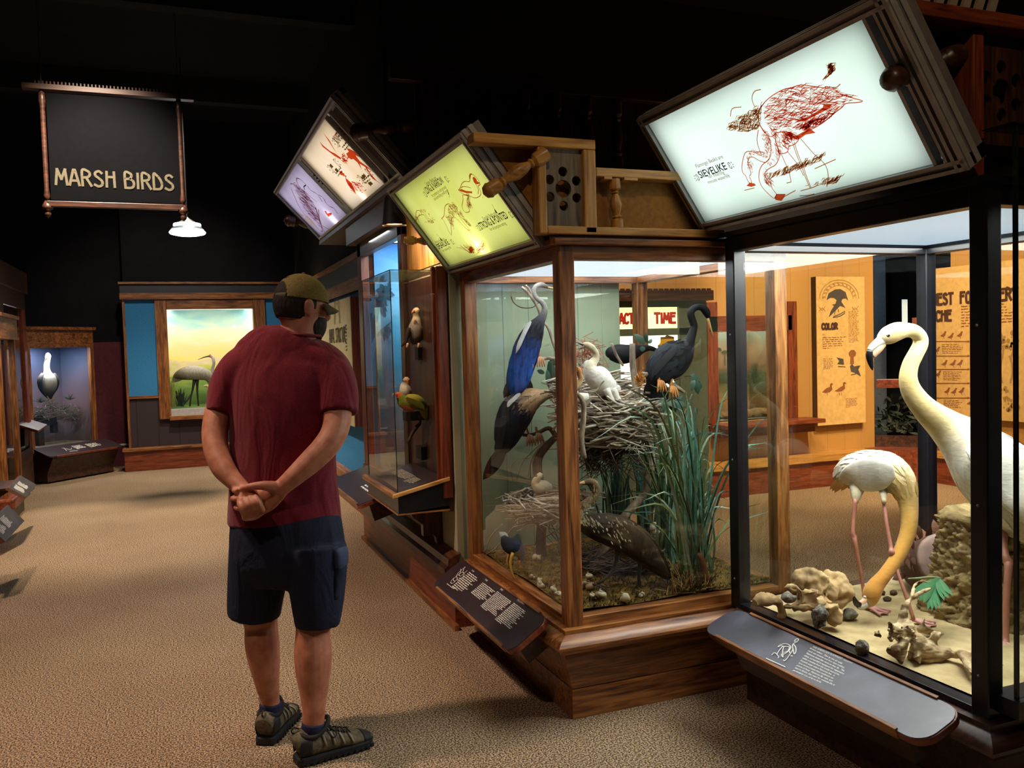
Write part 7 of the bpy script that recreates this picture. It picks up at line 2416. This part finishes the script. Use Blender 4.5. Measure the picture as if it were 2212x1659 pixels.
for L in ([(1628, 1305, 12), (1645, 1297, 14), (1665, 1296, 15), (1685, 1306, 15), (1690, 1322, 14), (1686, 1336, 8)],):
    limb(g, L, 2.66, 12, 4)
tag(weather(merged(g, 'limestone', LIME, .006, 4), .02, 9), 'smooth curved limestone lobe in the far left corner of the sand', 'rock', 'limestone pieces on the sand')
g = bl(G(), 1769, 1337, 22, 2.42, 9, (.9, .8, 1.25), .3, 4)
g = bl(g, 1775, 1318, 12, 2.43, 10, (.8, .8, 1.5), .3, 4)
tag(weather(merged(g, 'limestone', LIMED, .005, 2), .02, 18), 'pitted grey stone leaning on the front of the big limestone', 'rock', 'limestone pieces on the sand')
g = bl(G(), 1706, 1290, 16, 2.72, 12, (1.2, 1, .8))
tag(merged(g, 'limestone', LIMED, .006, 2), 'small grey stone behind the blunt arms of the big limestone', 'rock', 'limestone pieces on the sand')
for i, (px, py, r, lbl) in enumerate(((1836, 1325, 16, 'dark grey pebble right of the big limestone'), (1862, 1398, 15, 'little square stump of rock close to the violet plaque'), (1917, 1293, 8, 'small shell fragment on the sand between the flamingo legs'),
                                      (1905, 1279, 7, 'brown chip behind the head of the stooping flamingo'), (1930, 1279, 8, 'thin brown chip right of the orange head'))):
    p = PZ(px, py + r * .6, .408)
    q = G().blob((p.x, p.y, .408 + r * .0009), r * depth(p) / F_PX, 20 + i, 3, .35, (1.1, .9, .7 if i != 1 else 1.1), 3)
    tag(q.build('rock', LIMED if i < 2 else BARKD, smooth=True), lbl, 'rock')



ROOT = noisy('driftwood', [(.28, '5a4630'), (.45, 'a08660'), (.62, 'ccb68e'), (.8, 'e0d2b0')], (14, 14, 60), rough=.85, bmp=.6, dist=.01, dist_noise=.8)
g = G()
for L in ([(1966, 1395, 34, .8, 2.16), (1990, 1402, 32, .8, 2.14), (2020, 1412, 24, .8, 2.12), (2060, 1412, 14, 1, 2.08), (2085, 1420, 13, 1, 2.02), (2095, 1445, 11, 1, 1.96), (2105, 1465, 9, 1, 1.92), (2125, 1490, 6, 1, 1.87)],
          [(2070, 1412, 10, 1, 2.06), (2100, 1415, 9, 1, 2.04), (2130, 1425, 8, 1, 2.02), (2165, 1435, 7, 1, 2.0), (2212, 1465, 6, 1, 1.98)],
          [(1940, 1365, 12, 1, 2.2), (1948, 1335, 10, 1, 2.2), (1958, 1310, 9, 1, 2.2), (1968, 1290, 7, 1, 2.22), (1972, 1270, 6, 1, 2.25), (1985, 1255, 5, 1, 2.28), (2010, 1258, 3, 1, 2.28)],
          [(1972, 1292, 6, 1, 2.2), (1990, 1280, 4, 1, 2.2), (2015, 1270, 2, 1, 2.2)],
          [(1935, 1380, 26, .8, 2.18), (1950, 1362, 22, .8, 2.18), (1970, 1352, 16, 1, 2.18)], [(1940, 1400, 22, .8, 2.15), (1948, 1420, 12, 1, 2.13), (1944, 1436, 5, 1, 2.12)], [(1975, 1415, 12, 1, 2.12), (1986, 1430, 7, 1, 2.11), (1988, 1436, 3, 1, 2.1)],
          [(1928, 1400, 12, 1, 2.16), (1920, 1405, 6, 1, 2.15)]):
    limb(g, L, 2.15, 12, 4)
for k in range(20):
    bl(g, 1950 + rnd.gauss(0, 22), 1385 + rnd.gauss(0, 20), rnd.uniform(6, 14), 2.13, 60 + k, (1, .8, 1), .5, 3)
tag(weather(merged(g, 'driftwood_root', ROOT, .005, 2), .012, 16), 'gnarled pale driftwood root sprawling at the front of the sand', 'driftwood')
g = limb(G(), [(1985, 1358, 9), (2002, 1362, 8), (2025, 1370, 7), (2045, 1375, 4)], 2.3, 10, 4)
g = limb(g, [(1998, 1362, 6), (1994, 1346, 4), (1998, 1336, 2)], 2.3, 8, 3)
tag(merged(g, 'driftwood_stick', ROOT, .005, 3), 'short pale driftwood stick behind the gnarled root', 'driftwood')

MUD = noisy('mud', [(.3, '6c5a3a'), (.6, '9a865a'), (.85, 'b8a676')], (22, 22, 22), rough=.95, bmp=.8, dist=.02)
mc = V((2.93, 2.40, .41))
g = G()
n_, k_ = 150, 70
prof = [(.29 - .10 * (i / k_) ** .8 - .02 * math.sin(PI * i / k_), .40 * i / k_) for i in range(k_ + 1)]
prof += [(.17, .415), (.13, .40), (.08, .385), (.0, .38)]
vs = []
for r_, z_ in prof:
    for j in range(n_):
        a = 2 * PI * j / n_
        q = V((math.cos(a) * 2.2, math.sin(a) * 2.2, z_ * 9))
        lump = .05 * mnoise.turbulence(q * 2.2, 4, True) - .03 + .016 * mnoise.noise(q * 9)
        lump *= 1 if z_ < .39 and r_ > .15 else .25
        rr = max(.0005, r_ + lump)
        vs.append((mc.x + math.cos(a) * rr, mc.y + math.sin(a) * rr, mc.z - .02 + z_ + lump * .3))
g.add(vs, [(i * n_ + j, i * n_ + (j + 1) % n_, (i + 1) * n_ + (j + 1) % n_, (i + 1) * n_ + j) for i in range(len(prof) - 1) for j in range(n_)])
tag(g.build('mud_nest', MUD, smooth=True), 'rough mud mound nest at the right of the flamingo case', 'nest')
p = PY(2175, 1205, 2.32)
eg = G().lathe([(.0, -.05), (.022, -.044), (.034, -.02), (.036, .0), (.03, .024), (.016, .042), (.0, .048)], (p.x, p.y, mc.z + .375 + .035), (1, .3, .12), 20)
tag(eg.build('egg', bpy.data.materials['egg_white'], smooth=True), 'big white egg on top of the mud mound', 'egg')

# broken palm log
lg = thing('palm_log', 'broken brown palm log with a grey cut face, behind the mud mound', 'log', tuple(PY(2035, 1240, 2.72)))
c = PY(2040, 1212, 2.62)
ax = V((-.35, -.85, .38)).normalized()
G().lathe([(.02, -.24), (.095, -.22), (.12, -.12), (.115, 0)], c, ax, 22).build('trunk', plain('palm_bark', '4a2e22', .9), lg, smooth=True)
G().lathe([(.115, 0), (.10, .006), (.07, .004), (.03, .008), (.0, .006)], c, ax, 22).build('cut_face', noisy('grey_cut', [(.3, '6a5650'), (.6, '9a8278'), (.8, 'a86a48')], (14, 14, 14), rough=.8), lg, smooth=True)
g = G()
u_ = ax.orthogonal().normalized()
w_ = ax.cross(u_)
for k in range(70):
    a = rnd.uniform(0, 2 * PI)
    rad = u_ * math.cos(a) + w_ * math.sin(a)
    s0 = c - ax * rnd.uniform(.0, .2) + rad * .11
    g.leaf(s0, s0 + rad * rnd.uniform(.02, .07) + ax * rnd.uniform(-.05, .07), .03, ax, .2, 4)
g.build('bark_splinters', plain('bark_splinter', '6a4430', .85), lg)

fr_ = thing('palm_frond', 'green fan palm frond lying before the mud mound', 'frond', tuple(PY(2010, 1260, 2.4)))
g = G()
c = PY(2030, 1250, 2.36)
for k in range(11):
    t = k / 10
    px = 1968 + 90 * t
    py = 1290 + 20 * math.sin(PI * t) + (8 if 3 < k < 8 else -4)
    g.leaf(c, PY(px, py, 2.26 - .03 * math.sin(PI * t)), .030, VIEW + V((0, 0, .4)), -.12, 6, .35)
g.build('leaflets', plain('frond_green', '437a52', .5), fr_, smooth=True)
limb(G(), [(2030, 1250, 4), (2010, 1247, 3), (1985, 1249, 2.4), (1962, 1250, 1.5)], 2.38, 8, 3).build('stalk', plain('frond_stalk', '7c8a60', .6), fr_, smooth=True)
# ------------------------------------------------------------------ the visitor
rnd = random.Random(3)
man = thing('person', 'man in maroon t-shirt, dark shorts and olive cap, hands clasped behind his back', 'person', tuple(PZ(640, 1610, 0)))
CR = CAM_M @ V((1, 0, 0))
CF = CAM_M @ V((0, 0, -1))
CR.z = CF.z = 0
CR.normalize()
CF.normalize()
UP = V((0, 0, 1))


def pd(L, d0):
    """Body stations (px, py, r px[, thickness px[, depth]]) at a distance from the camera."""
    out = []
    for q in L:
        d = q[4] if len(q) > 4 and q[4] else d0
        p = PD(q[0], q[1], d)
        k = d / F_PX
        out.append((p.x, p.y, p.z, q[2] * k, (q[3] if len(q) > 3 and q[3] else q[2]) * k))
    return out


def bod(g, L, d0, n=20, sub=5):
    return g.loft(pd(L, d0), n=n, sub=sub, side=CF)


def fuse(g, name, mat, parent, voxel, it):
    o = merged(g, name, mat, voxel, it)
    hang(o, parent)
    return o


# where the feet stand
RH, RT = PZ(640, 1652, 0), PZ(792, 1606, 0)
LH, LT = PZ(572, 1611, 0), PZ(634, 1536, 0)
RT = RH + (RT - RH).normalized() * .298
LT = LH + (LT - LH).normalized() * .298
RA = RH + (RT - RH) * .22
LA = LH + (LT - LH) * .22
dR, dL = depth(RA + UP * .12), depth(LA + UP * .12)

# --- skin: one continuous body
SKIN, t_, b_ = nt('skin')
vec = coords(t_, (26, 26, 26))
nz = nd(t_, 'ShaderNodeTexNoise', Scale=1.0, Detail=6.0)
t_.links.new(vec, nz.inputs['Vector'])
t_.links.new(ramp(t_, nz.outputs['Fac'], [(.3, 'a8664c'), (.55, 'c07d60'), (.8, 'cb8c6c')]), b_.inputs['Base Color'])
b_.inputs['Roughness'].default_value = .55
b_.inputs['Subsurface Weight'].default_value = .08
b_.inputs['Subsurface Radius'].default_value = (.02, .008, .005)
bump(t_, b_, nz.outputs['Fac'], .12, .004)

HC = PD(650, 656, 3.25)
HF = (CR * .77 + CF * .64 - UP * .14).normalized()
HR = HF.cross(UP).normalized()
HU = HR.cross(HF).normalized()
hp = lambda f, r, u: HC + HF * f + HR * r + HU * u


def ell(g, c, rf, rr, ru, n=28, m=18, keep=None, pw=1.0):
    """Ellipsoid in the frame of the head."""
    vs, fs = [], []
    for i in range(m + 1):
        a = -PI / 2 + PI * i / m
        for j in range(n):
            b = 2 * PI * j / n
            d = V((math.cos(a) * math.cos(b), math.cos(a) * math.sin(b), math.sin(a)))
            vs.append((d, c + HF * d.x * rf + HR * d.y * rr + HU * d.z * ru))
    for i in range(m):
        for j in range(n):
            q = (i * n + j, i * n + (j + 1) % n, (i + 1) * n + (j + 1) % n, (i + 1) * n + j)
            dm = sum((vs[k][0] for k in q), V((0, 0, 0))) / 4
            if keep is None or keep(dm):
                fs.append(q[::-1])
    return g.add([v for _, v in vs], fs)


g = G()
ell(g, hp(0, 0, .0), .098, .077, .112)
ell(g, hp(.030, 0, -.055), .068, .060, .070)
ell(g, hp(.058, 0, -.092), .036, .034, .026)             # chin
g.loft([tuple(hp(.090, 0, .012)) + (.010,), tuple(hp(.104, 0, -.018)) + (.012,), tuple(hp(.115, 0, -.036)) + (.015,), tuple(hp(.100, 0, -.046)) + (.012,)], n=10, sub=3)   # nose
ell(g, hp(.082, 0, .020), .018, .050, .012)              # brow
ell(g, hp(.084, 0, -.066), .014, .024, .007)             # lips
for s_ in (-1, 1):
    ell(g, hp(.062, s_ * .042, -.020), .028, .022, .022)  # cheek
    ell(g, hp(-.004, s_ * .080, -.018), .020, .010, .033)  # ear
    ell(g, hp(-.010, s_ * .086, -.010), .018, .007, .022)
# neck, trunk
bod(g, [(622, 800, 92, 55), (634, 752, 62, 50), (643, 728, 44, 42), (648, 706, 40, 40), (652, 680, 42, 42)], 3.25)
bod(g, [(622, 770, 96, 50), (620, 800, 112, 58), (616, 860, 108, 64), (612, 950, 104, 62), (614, 1040, 106, 62), (618, 1120, 112, 66), (620, 1190, 112, 68), (620, 1240, 100, 60)], 3.24)
# legs
bod(g, [(562, 1190, 58, 60, 3.27), (558, 1260, 52, 54, 3.28), (560, 1320, 40, 42, 3.30), (564, 1350, 35, 38, 3.31), (566, 1385, 36, 40, 3.30), (570, 1420, 34, 38, 3.30), (576, 1465, 27, 30, 3.31), (582, 1505, 21, 22, dL), (584, 1528, 21, 20, dL), (585, 1545, 20, 20, dL)], 3.3)
bod(g, [(680, 1190, 58, 60, 3.2), (680, 1270, 52, 54, 3.19), (678, 1335, 41, 42, 3.18), (676, 1365, 36.5, 38, 3.17), (676, 1405, 40, 42, 3.16), (677, 1445, 38.5, 40, 3.16), (678, 1490, 31, 33, 3.16), (678, 1530, 25, 24, dR), (677, 1555, 24, 21, dR), (677, 1575, 22, 20, dR)], 3.16)
# arms
bod(g, [(515, 800, 36, 38, 3.26), (488, 850, 34, 36, 3.24), (470, 900, 29, 31, 3.20), (464, 940, 27, 30, 3.17), (468, 975, 26, 28, 3.14), (482, 1010, 25, 25, 3.11), (503, 1036, 20.5, 20, 3.09), (522, 1054, 17.5, 16, 3.07), (530, 1064, 18, 15, 3.06)], 3.2, 18)
bod(g, [(712, 800, 36, 38, 3.24), (726, 850, 34, 36, 3.21), (729, 895, 31, 33, 3.18), (722, 934, 29, 31, 3.15), (700, 968, 28, 29, 3.12), (668, 1000, 26, 26, 3.10), (637, 1028, 22, 21, 3.08), (612, 1050, 19, 17, 3.075), (600, 1060, 20, 15, 3.075)], 3.15, 18)
# right hand: palm behind the left hand, thumb over its top
bod(g, [(606, 1056, 19, 14, 3.075), (592, 1068, 23, 13, 3.085), (574, 1080, 27, 12, 3.095), (560, 1088, 26, 10, 3.10)], 3.08, 16)
for i, (a, b, c) in enumerate((((566, 1066), (530, 1050), (506, 1058)), ((560, 1080), (524, 1072), (503, 1076)), ((560, 1096), (530, 1098), (510, 1096)), ((566, 1106), (548, 1118), (528, 1118)))):
    bod(g, [a + (7.5, 7, 3.10), b + (7, 7, 3.095), c + (6.6, 6.6, 3.06), (c[0] + 7, c[1] + 3, 5.6, 5.6, 3.03)], 3.08, 10, 4)
bod(g, [(598, 1054, 15, 12, 3.065), (580, 1050, 12, 10, 3.05), (560, 1049, 9.5, 9, 3.04), (542, 1051, 8, 8, 3.035), (527, 1054, 6.6, 7, 3.04), (520, 1057, 4.5, 5, 3.045)], 3.04, 12, 4)
# left hand: a loose fist with the palm turned out
bod(g, [(524, 1056, 18, 15, 3.065), (532, 1070, 24, 15, 3.06), (540, 1088, 28, 14, 3.055), (545, 1104, 26, 12, 3.055)], 3.06, 16)
for i in range(4):
    o_i = (i - 1.5) * 13.0
    kx, ky = 546 + .92 * o_i, 1104 - .38 * o_i
    s_ = (1, 1.06, 1.0, .86)[i]
    bod(g, [(kx - 1, ky - 4, 7.6 * s_, 8, 3.05), (kx + 2, ky + 6 * s_, 7.4 * s_, 8, 3.03), (kx + 1, ky + 1, 7.2 * s_, 7.6, 3.008), (kx - 6, ky - 14 * s_, 7.0 * s_, 7.2, 3.0), (kx - 11, ky - 25 * s_, 6.4 * s_, 6.6, 3.012), (kx - 13, ky - 30 * s_, 4.8, 5, 3.022)], 3.03, 10, 4)
bod(g, [(522, 1064, 10, 9, 3.05), (521, 1080, 8.4, 8.4, 3.03), (529, 1090, 7.4, 7.6, 3.012), (540, 1090, 6.6, 6.8, 3.0), (547, 1087, 4.6, 5, 3.0)], 3.03, 10, 4)
body = fuse(g, 'body', SKIN, man, .0042, 4)

# eyes, brows, lips
for s_ in (-1, 1):
    c = hp(.088, s_ * .032, .002)
    G().lathe([(0, -.011), (.008, -.008), (.0115, 0), (.008, .008), (0, .011)], c, HF, 14).build('eye', plain('eye_white', 'e8e4de', .2) if s_ < 0 else bpy.data.materials['eye_white'], man, smooth=True)
    G().lathe([(0, -.001), (.005, 0), (.0045, .0015), (0, .002)], c + HF * .0105, HF, 12).build('iris', plain('iris_brown', '3a2416', .2) if s_ < 0 else bpy.data.materials['iris_brown'], man)
HAIR = noisy('dark_hair', [(.3, '120d0b'), (.7, '2e211a')], (120, 120, 40), rough=.75, bmp=.8, dist=.006)
g = ell(G(), hp(-.004, 0, .002), .104, .083, .112, 44, 30, keep=lambda d: -.62 < d.z < (.25 if d.x > -.3 else .8) and d.x < .30 - .55 * max(0, -d.z))
g.build('hair', HAIR, man, smooth=True).modifiers.new('thick', 'SOLIDIFY').thickness = .008
g = ell(G(), hp(.034, 0, -.072), .074, .068, .082, 44, 30, keep=lambda d: d.z < .30 and d.x > -.22 and not (d.x > .72 and abs(d.y) < .42 and -.02 < d.z < .22) and not (d.z > .05 and d.x > .62 and abs(d.y) < .3))
g.build('beard', HAIR, man, smooth=True).modifiers.new('thick', 'SOLIDIFY').thickness = .012
# cap
CAP = noisy('olive_twill', [(.3, '6a5c30'), (.7, '867442')], (160, 160, 160), rough=.85, bmp=.2, dist=.002)
cap = ell(G(), hp(.0, 0, .008), .107,   .087, .106, 120, 80, keep=lambda d: d.z > .02 and not (d.x < -.45 and d.z < .62 * math.sqrt(max(0, 1 - (d.y / .62) ** 2)) and abs(d.y) < .62)).build('cap', CAP, man, smooth=True)
cap.modifiers.new('thick', 'SOLIDIFY').thickness = .003
g = G()
g.loft([tuple(hp(-.106 * math.cos(t) * .985, .087 * math.sin(t) * .985, .016)) + (.010, .0025) for t in [(-.62 + 1.24 * i / 12) for i in range(13)]], n=8, sub=2, side=HU.cross(HF))
g.build('strap', plain('cap_strap', '4a4228', .7), cap, smooth=True)
vs, fs = [], []
for i in range(13):
    t = -1.05 + 2.1 * i / 12
    for u in (0, .5, 1):
        rr = .098 + .050 * u * math.cos(t * .72)
        vs.append(hp(rr * math.cos(t) + .004, (.084 + .012 * u) * math.sin(t), .012 - .018 * u - .030 * u * abs(math.sin(t)) ** 2 - .012 * abs(math.sin(t))))
for i in range(12):
    for k in range(2):
        fs.append((3 * i + k, 3 * i + k + 1, 3 * i + k + 4, 3 * i + k + 3))
br_ = G().add(vs, fs).build('brim', plain('brim_brown', '3a2f20', .8), cap, smooth=True)
br_.modifiers.new('thick', 'SOLIDIFY').thickness = .004
G().lathe([(0, 0), (.007, .001), (.006, .005), (0, .007)], hp(0, 0, .113), HU, 12).build('button', CAP, cap, smooth=True)

# --- t-shirt
SHIRT, t_, b_ = nt('maroon_jersey')
vec = coords(t_, (220, 220, 220))
nz = nd(t_, 'ShaderNodeTexNoise', Scale=1.0, Detail=3.0)
t_.links.new(vec, nz.inputs['Vector'])
vec2 = coords(t_, (9, 9, 3.5), (.2, .3, .6))
n2 = nd(t_, 'ShaderNodeTexNoise', Scale=1.0, Detail=2.0, Distortion=1.2)
t_.links.new(vec2, n2.inputs['Vector'])
t_.links.new(ramp(t_, nz.outputs['Fac'], [(.3, '5e101d'), (.7, '7a192a')]), b_.inputs['Base Color'])
b_.inputs['Roughness'].default_value = .85
b_.inputs['Sheen Weight'].default_value = .15
b_.inputs['Specular IOR Level'].default_value = .2
bump(t_, b_, n2.outputs['Fac'], .55, .035)
g = G()
bod(g, [(643, 719, 46, 46, 3.25), (640, 726, 60, 52, 3.25), (634, 740, 86, 56, 3.25), (628, 758, 106, 60, 3.25), (622, 785, 122, 66, 3.25), (620, 830, 124, 74, 3.245), (616, 890, 120, 77, 3.24), (612, 960, 114, 75, 3.24), (612, 1030, 115, 75, 3.24), (614, 1090, 120, 78, 3.24), (615, 1131, 122.5, 80, 3.24)], 3.24, 36, 5)
bod(g, [(548, 775, 40, 50, 3.25), (516, 798, 42, 48, 3.25), (492, 842, 41, 44, 3.235), (474, 896, 29, 38, 3.20)], 3.24, 24)
bod(g, [(664, 756, 30, 46, 3.25), (694, 774, 38, 50, 3.25), (716, 800, 43, 48, 3.24), (730, 842, 43, 46, 3.21), (732, 893, 42, 42, 3.18)], 3.22, 24)
shirt = fuse(g, 'tshirt', SHIRT, man, .0065, 10)
g = G()
ring = [(643 + 47 * math.cos(t), 724 - 5 * math.sin(t) * -1, t) for t in [2 * PI * i / 28 for i in range(29)]]
P = []
for px_, py_, t in ring:
    p = PD(643, 726, 3.25) + CR * (.085 * math.cos(t)) + CF * (.082 * math.sin(t)) + UP * (.006 - .03 * max(0, math.sin(t)) - .008 * abs(math.cos(t)))
    P.append(tuple(p) + (.006,))
g.loft(P, n=8, sub=1, cap=False)
g.build('collar_rib', plain('collar_maroon', '701624', .85), shirt, smooth=True)

# --- shorts
SHORTS, t_, b_ = nt('navy_twill')
vec = coords(t_, (260, 260, 260))
nz = nd(t_, 'ShaderNodeTexNoise', Scale=1.0, Detail=2.0)
t_.links.new(vec, nz.inputs['Vector'])
vec2 = coords(t_, (12, 12, 5), (.4, .2, .3))
n2 = nd(t_, 'ShaderNodeTexNoise', Scale=1.0, Detail=3.0, Distortion=1.0)
t_.links.new(vec2, n2.inputs['Vector'])
t_.links.new(ramp(t_, nz.outputs['Fac'], [(.3, '15182a'), (.7, '22273e')]), b_.inputs['Base Color'])
b_.inputs['Roughness'].default_value = .8
b_.inputs['Specular IOR Level'].default_value = .25
bump(t_, b_, n2.outputs['Fac'], .6, .03)
g = G()
bod(g, [(616, 1106, 116, 74), (619, 1150, 122, 80), (622, 1200, 124, 82), (622, 1235, 116, 74), (621, 1262, 88, 60)], 3.235, 36)
bod(g, [(562, 1180, 64, 74, 3.26), (558, 1240, 63, 68, 3.27), (552, 1290, 59, 62, 3.28), (549, 1327, 56, 58, 3.29)], 3.27, 28)
bod(g, [(682, 1180, 66, 74, 3.2), (685, 1240, 63, 68, 3.19), (686, 1300, 56, 60, 3.175), (686, 1352, 47, 52, 3.17)], 3.18, 28)
shorts = fuse(g, 'shorts', SHORTS, man, .0065, 8)
g = G()
bod(g, [(734, 1186, 11, 34, 3.185), (737, 1198, 12, 36, 3.18), (734, 1250, 12, 38, 3.175), (729, 1290, 8, 34, 3.17)], 3.16, 16)
g.build('cargo_pocket', SHORTS, shorts, smooth=True)
g = G()
bod(g, [(733, 1186, 14, 38, 3.18), (736, 1194, 14.5, 40, 3.178), (737, 1214, 14, 40, 3.175), (735, 1222, 10, 36, 3.175)], 3.16, 16)
g.build('pocket_flap', plain('flap_blue', '2a3352', .8), shorts, smooth=True)

# --- socks and shoes
SOCK = plain('navy_sock', '20244a', .9)
MESH_ = noisy('olive_suede', [(.3, '4e4636'), (.6, '6e6450'), (.8, '857a62')], (60, 60, 60), rough=.9, bmp=.3, dist=.003)
RUB = plain('black_rubber', '17161a', .7)
STRAP = plain('grey_overlay', '8a8270', .7)
LACE = plain('black_lace', '1c1614', .8)


def shoe(h_, t_px, ankle, lift=0):
    H, T = V(h_), V(t_px)
    ax = (T - H)
    L = ax.length
    ax.normalize()
    sd = ax.cross(UP).normalized()
    st = [(0, .032, .112), (.05, .041, .122), (.16, .046, .122), (.30, .046, .114), (.42, .045, .102), (.55, .045, .085), (.70, .049, .070), (.84, .046, .058), (.94, .035, .047), (1, .014, .034)]
    g = G()
    P = []
    for u, w, z in st:
        c = H + ax * (u * L) + UP * ((z + .018) / 2)
        P.append(tuple(c) + ((z - .018) / 2, w))
    g.loft(P, n=22, sub=4, side=sd)
    up_ = g.build('shoe', MESH_, man, smooth=True)
    g = G()
    out = []
    for u, w in ((0, .026), (.05, .040), (.2, .046), (.4, .045), (.6, .050), (.75, .053), (.88, .049), (.96, .034), (1.015, .012)):
        out.append((u, w))
    pts = [H + ax * (u * L - .004) + sd * w for u, w in out] + [H + ax * (u * L - .004) - sd * w for u, w in out[::-1]]
    sm = []
    k = len(pts)
    g.prism([p + UP * .002 for p in pts], UP * .030)
    sole = g.build('sole', RUB, up_, bevel=.006)
    g = G()
    for i in range(13):
        u = .02 + i * .078
        for s_ in (-1, 1):
            w = np.interp(u, [o[0] for o in out], [o[1] for o in out])
            c = H + ax * (u * L) + sd * s_ * (w - .006)
            g.obox(c - ax * .006, ax * .012, sd * s_ * .009, UP * .014)
    g.build('tread', RUB, up_)
    # toe bumper, heel counter
    surf = lambda u, a, e=.002: (lambda w, z: H + ax * (u * L) + UP * ((z + .018) / 2 + math.cos(a) * ((z - .018) / 2 + e)) + sd * math.sin(a) * (w + e))(np.interp(u, [s[0] for s in st], [s[1] for s in st]), np.interp(u, [s[0] for s in st], [s[2] for s in st]))

    def patch(name, us, as_, m):
        vs = [surf(u, a, .003) for u in us for a in as_]
        n_ = len(as_)
        G().add(vs, [(i * n_ + j, i * n_ + j + 1, (i + 1) * n_ + j + 1, (i + 1) * n_ + j) for i in range(len(us) - 1) for j in range(n_ - 1)]).build(name, m, up_, smooth=True).modifiers.new('thick', 'SOLIDIFY').thickness = .003
    lin_ = lambda a, b, n_: [a + (b - a) * i / (n_ - 1) for i in range(n_)]
    patch('toe_cap', lin_(.84, .995, 6), lin_(-2.0, 2.0, 15), RUB)
    patch('heel_counter', lin_(.005, .16, 6), lin_(-2.2, -1.0, 6), RUB)
    patch('heel_counter', lin_(.005, .16, 6), lin_(1.0, 2.2, 6), RUB)
    for s_ in (-1, 1):
        for u in (.28, .40, .52, .64):
            vs = [surf(u + k * .012 + j * .028, s_ * (.55 + k * .38), .003) for k in range(4) for j in range(2)]
            G().add(vs, [(2 * k, 2 * k + 1, 2 * k + 3, 2 * k + 2) for k in range(3)]).build('overlay', STRAP, up_, smooth=True).modifiers.new('thick', 'SOLIDIFY').thickness = .003
    g = G()
    for i in range(5):
        u = .36 + i * .07
        g.tube([surf(u, -.5, .004), surf(u + .02, 0, .010), surf(u + .04, .5, .004)], .0028, 6, 4)
        g.tube([surf(u + .05, -.5, .004), surf(u + .03, 0, .011), surf(u, .5, .004)], .0028, 6, 4)
    g.tube([surf(.36, 0, .01), surf(.34, .6, .02), surf(.42, 1.1, .016), surf(.48, .7, .012), surf(.40, .2, .012)], .0026, 6, 5)
    g.tube([surf(.36, 0, .01), surf(.33, -.6, .02), surf(.40, -1.1, .016), surf(.46, -.7, .012), surf(.38, -.1, .012)], .0026, 6, 5)
    g.build('laces', LACE, up_, smooth=True)
    # padded collar round the ankle and pull loop
    A = V(ankle)
    g = G()
    ring = []
    for i in range(21):
        a = 2 * PI * i / 20
        ring.append(tuple(V((A.x, A.y, 0)) + ax * (math.cos(a) * .056 + .004) + sd * math.sin(a) * .042 + UP * (.116 + .016 * math.cos(a) + .012 * math.cos(2 * a))) + (.009,))
    g.loft(ring, n=8, sub=2, cap=False)
    g.build('collar', LACE, up_, smooth=True)
    q = surf(.0, 0, .0) + UP * .0
    G().tube([q + ax * .012, q - ax * .012 + UP * .010, q - ax * .006 + UP * .026, q + ax * .014 + UP * .018], .003, 6, 4).build('pull_loop', LACE, up_, smooth=True)
    return up_


shoe(RH, RT, RA)
shoe(LH, LT, LA)
for A, (px_, py_, dd) in ((RA, (677, 1560, dR)), (LA, (585, 1526, dL))):
    t = PD(px_, py_, dd)
    G().loft([(A.x, A.y, .085, .038, .036), ((A.x + t.x) / 2, (A.y + t.y) / 2, .118, .042, .040), (t.x, t.y, .140, .0425, .041)], n=18, sub=3, side=CF).build('sock', SOCK, man, smooth=True)
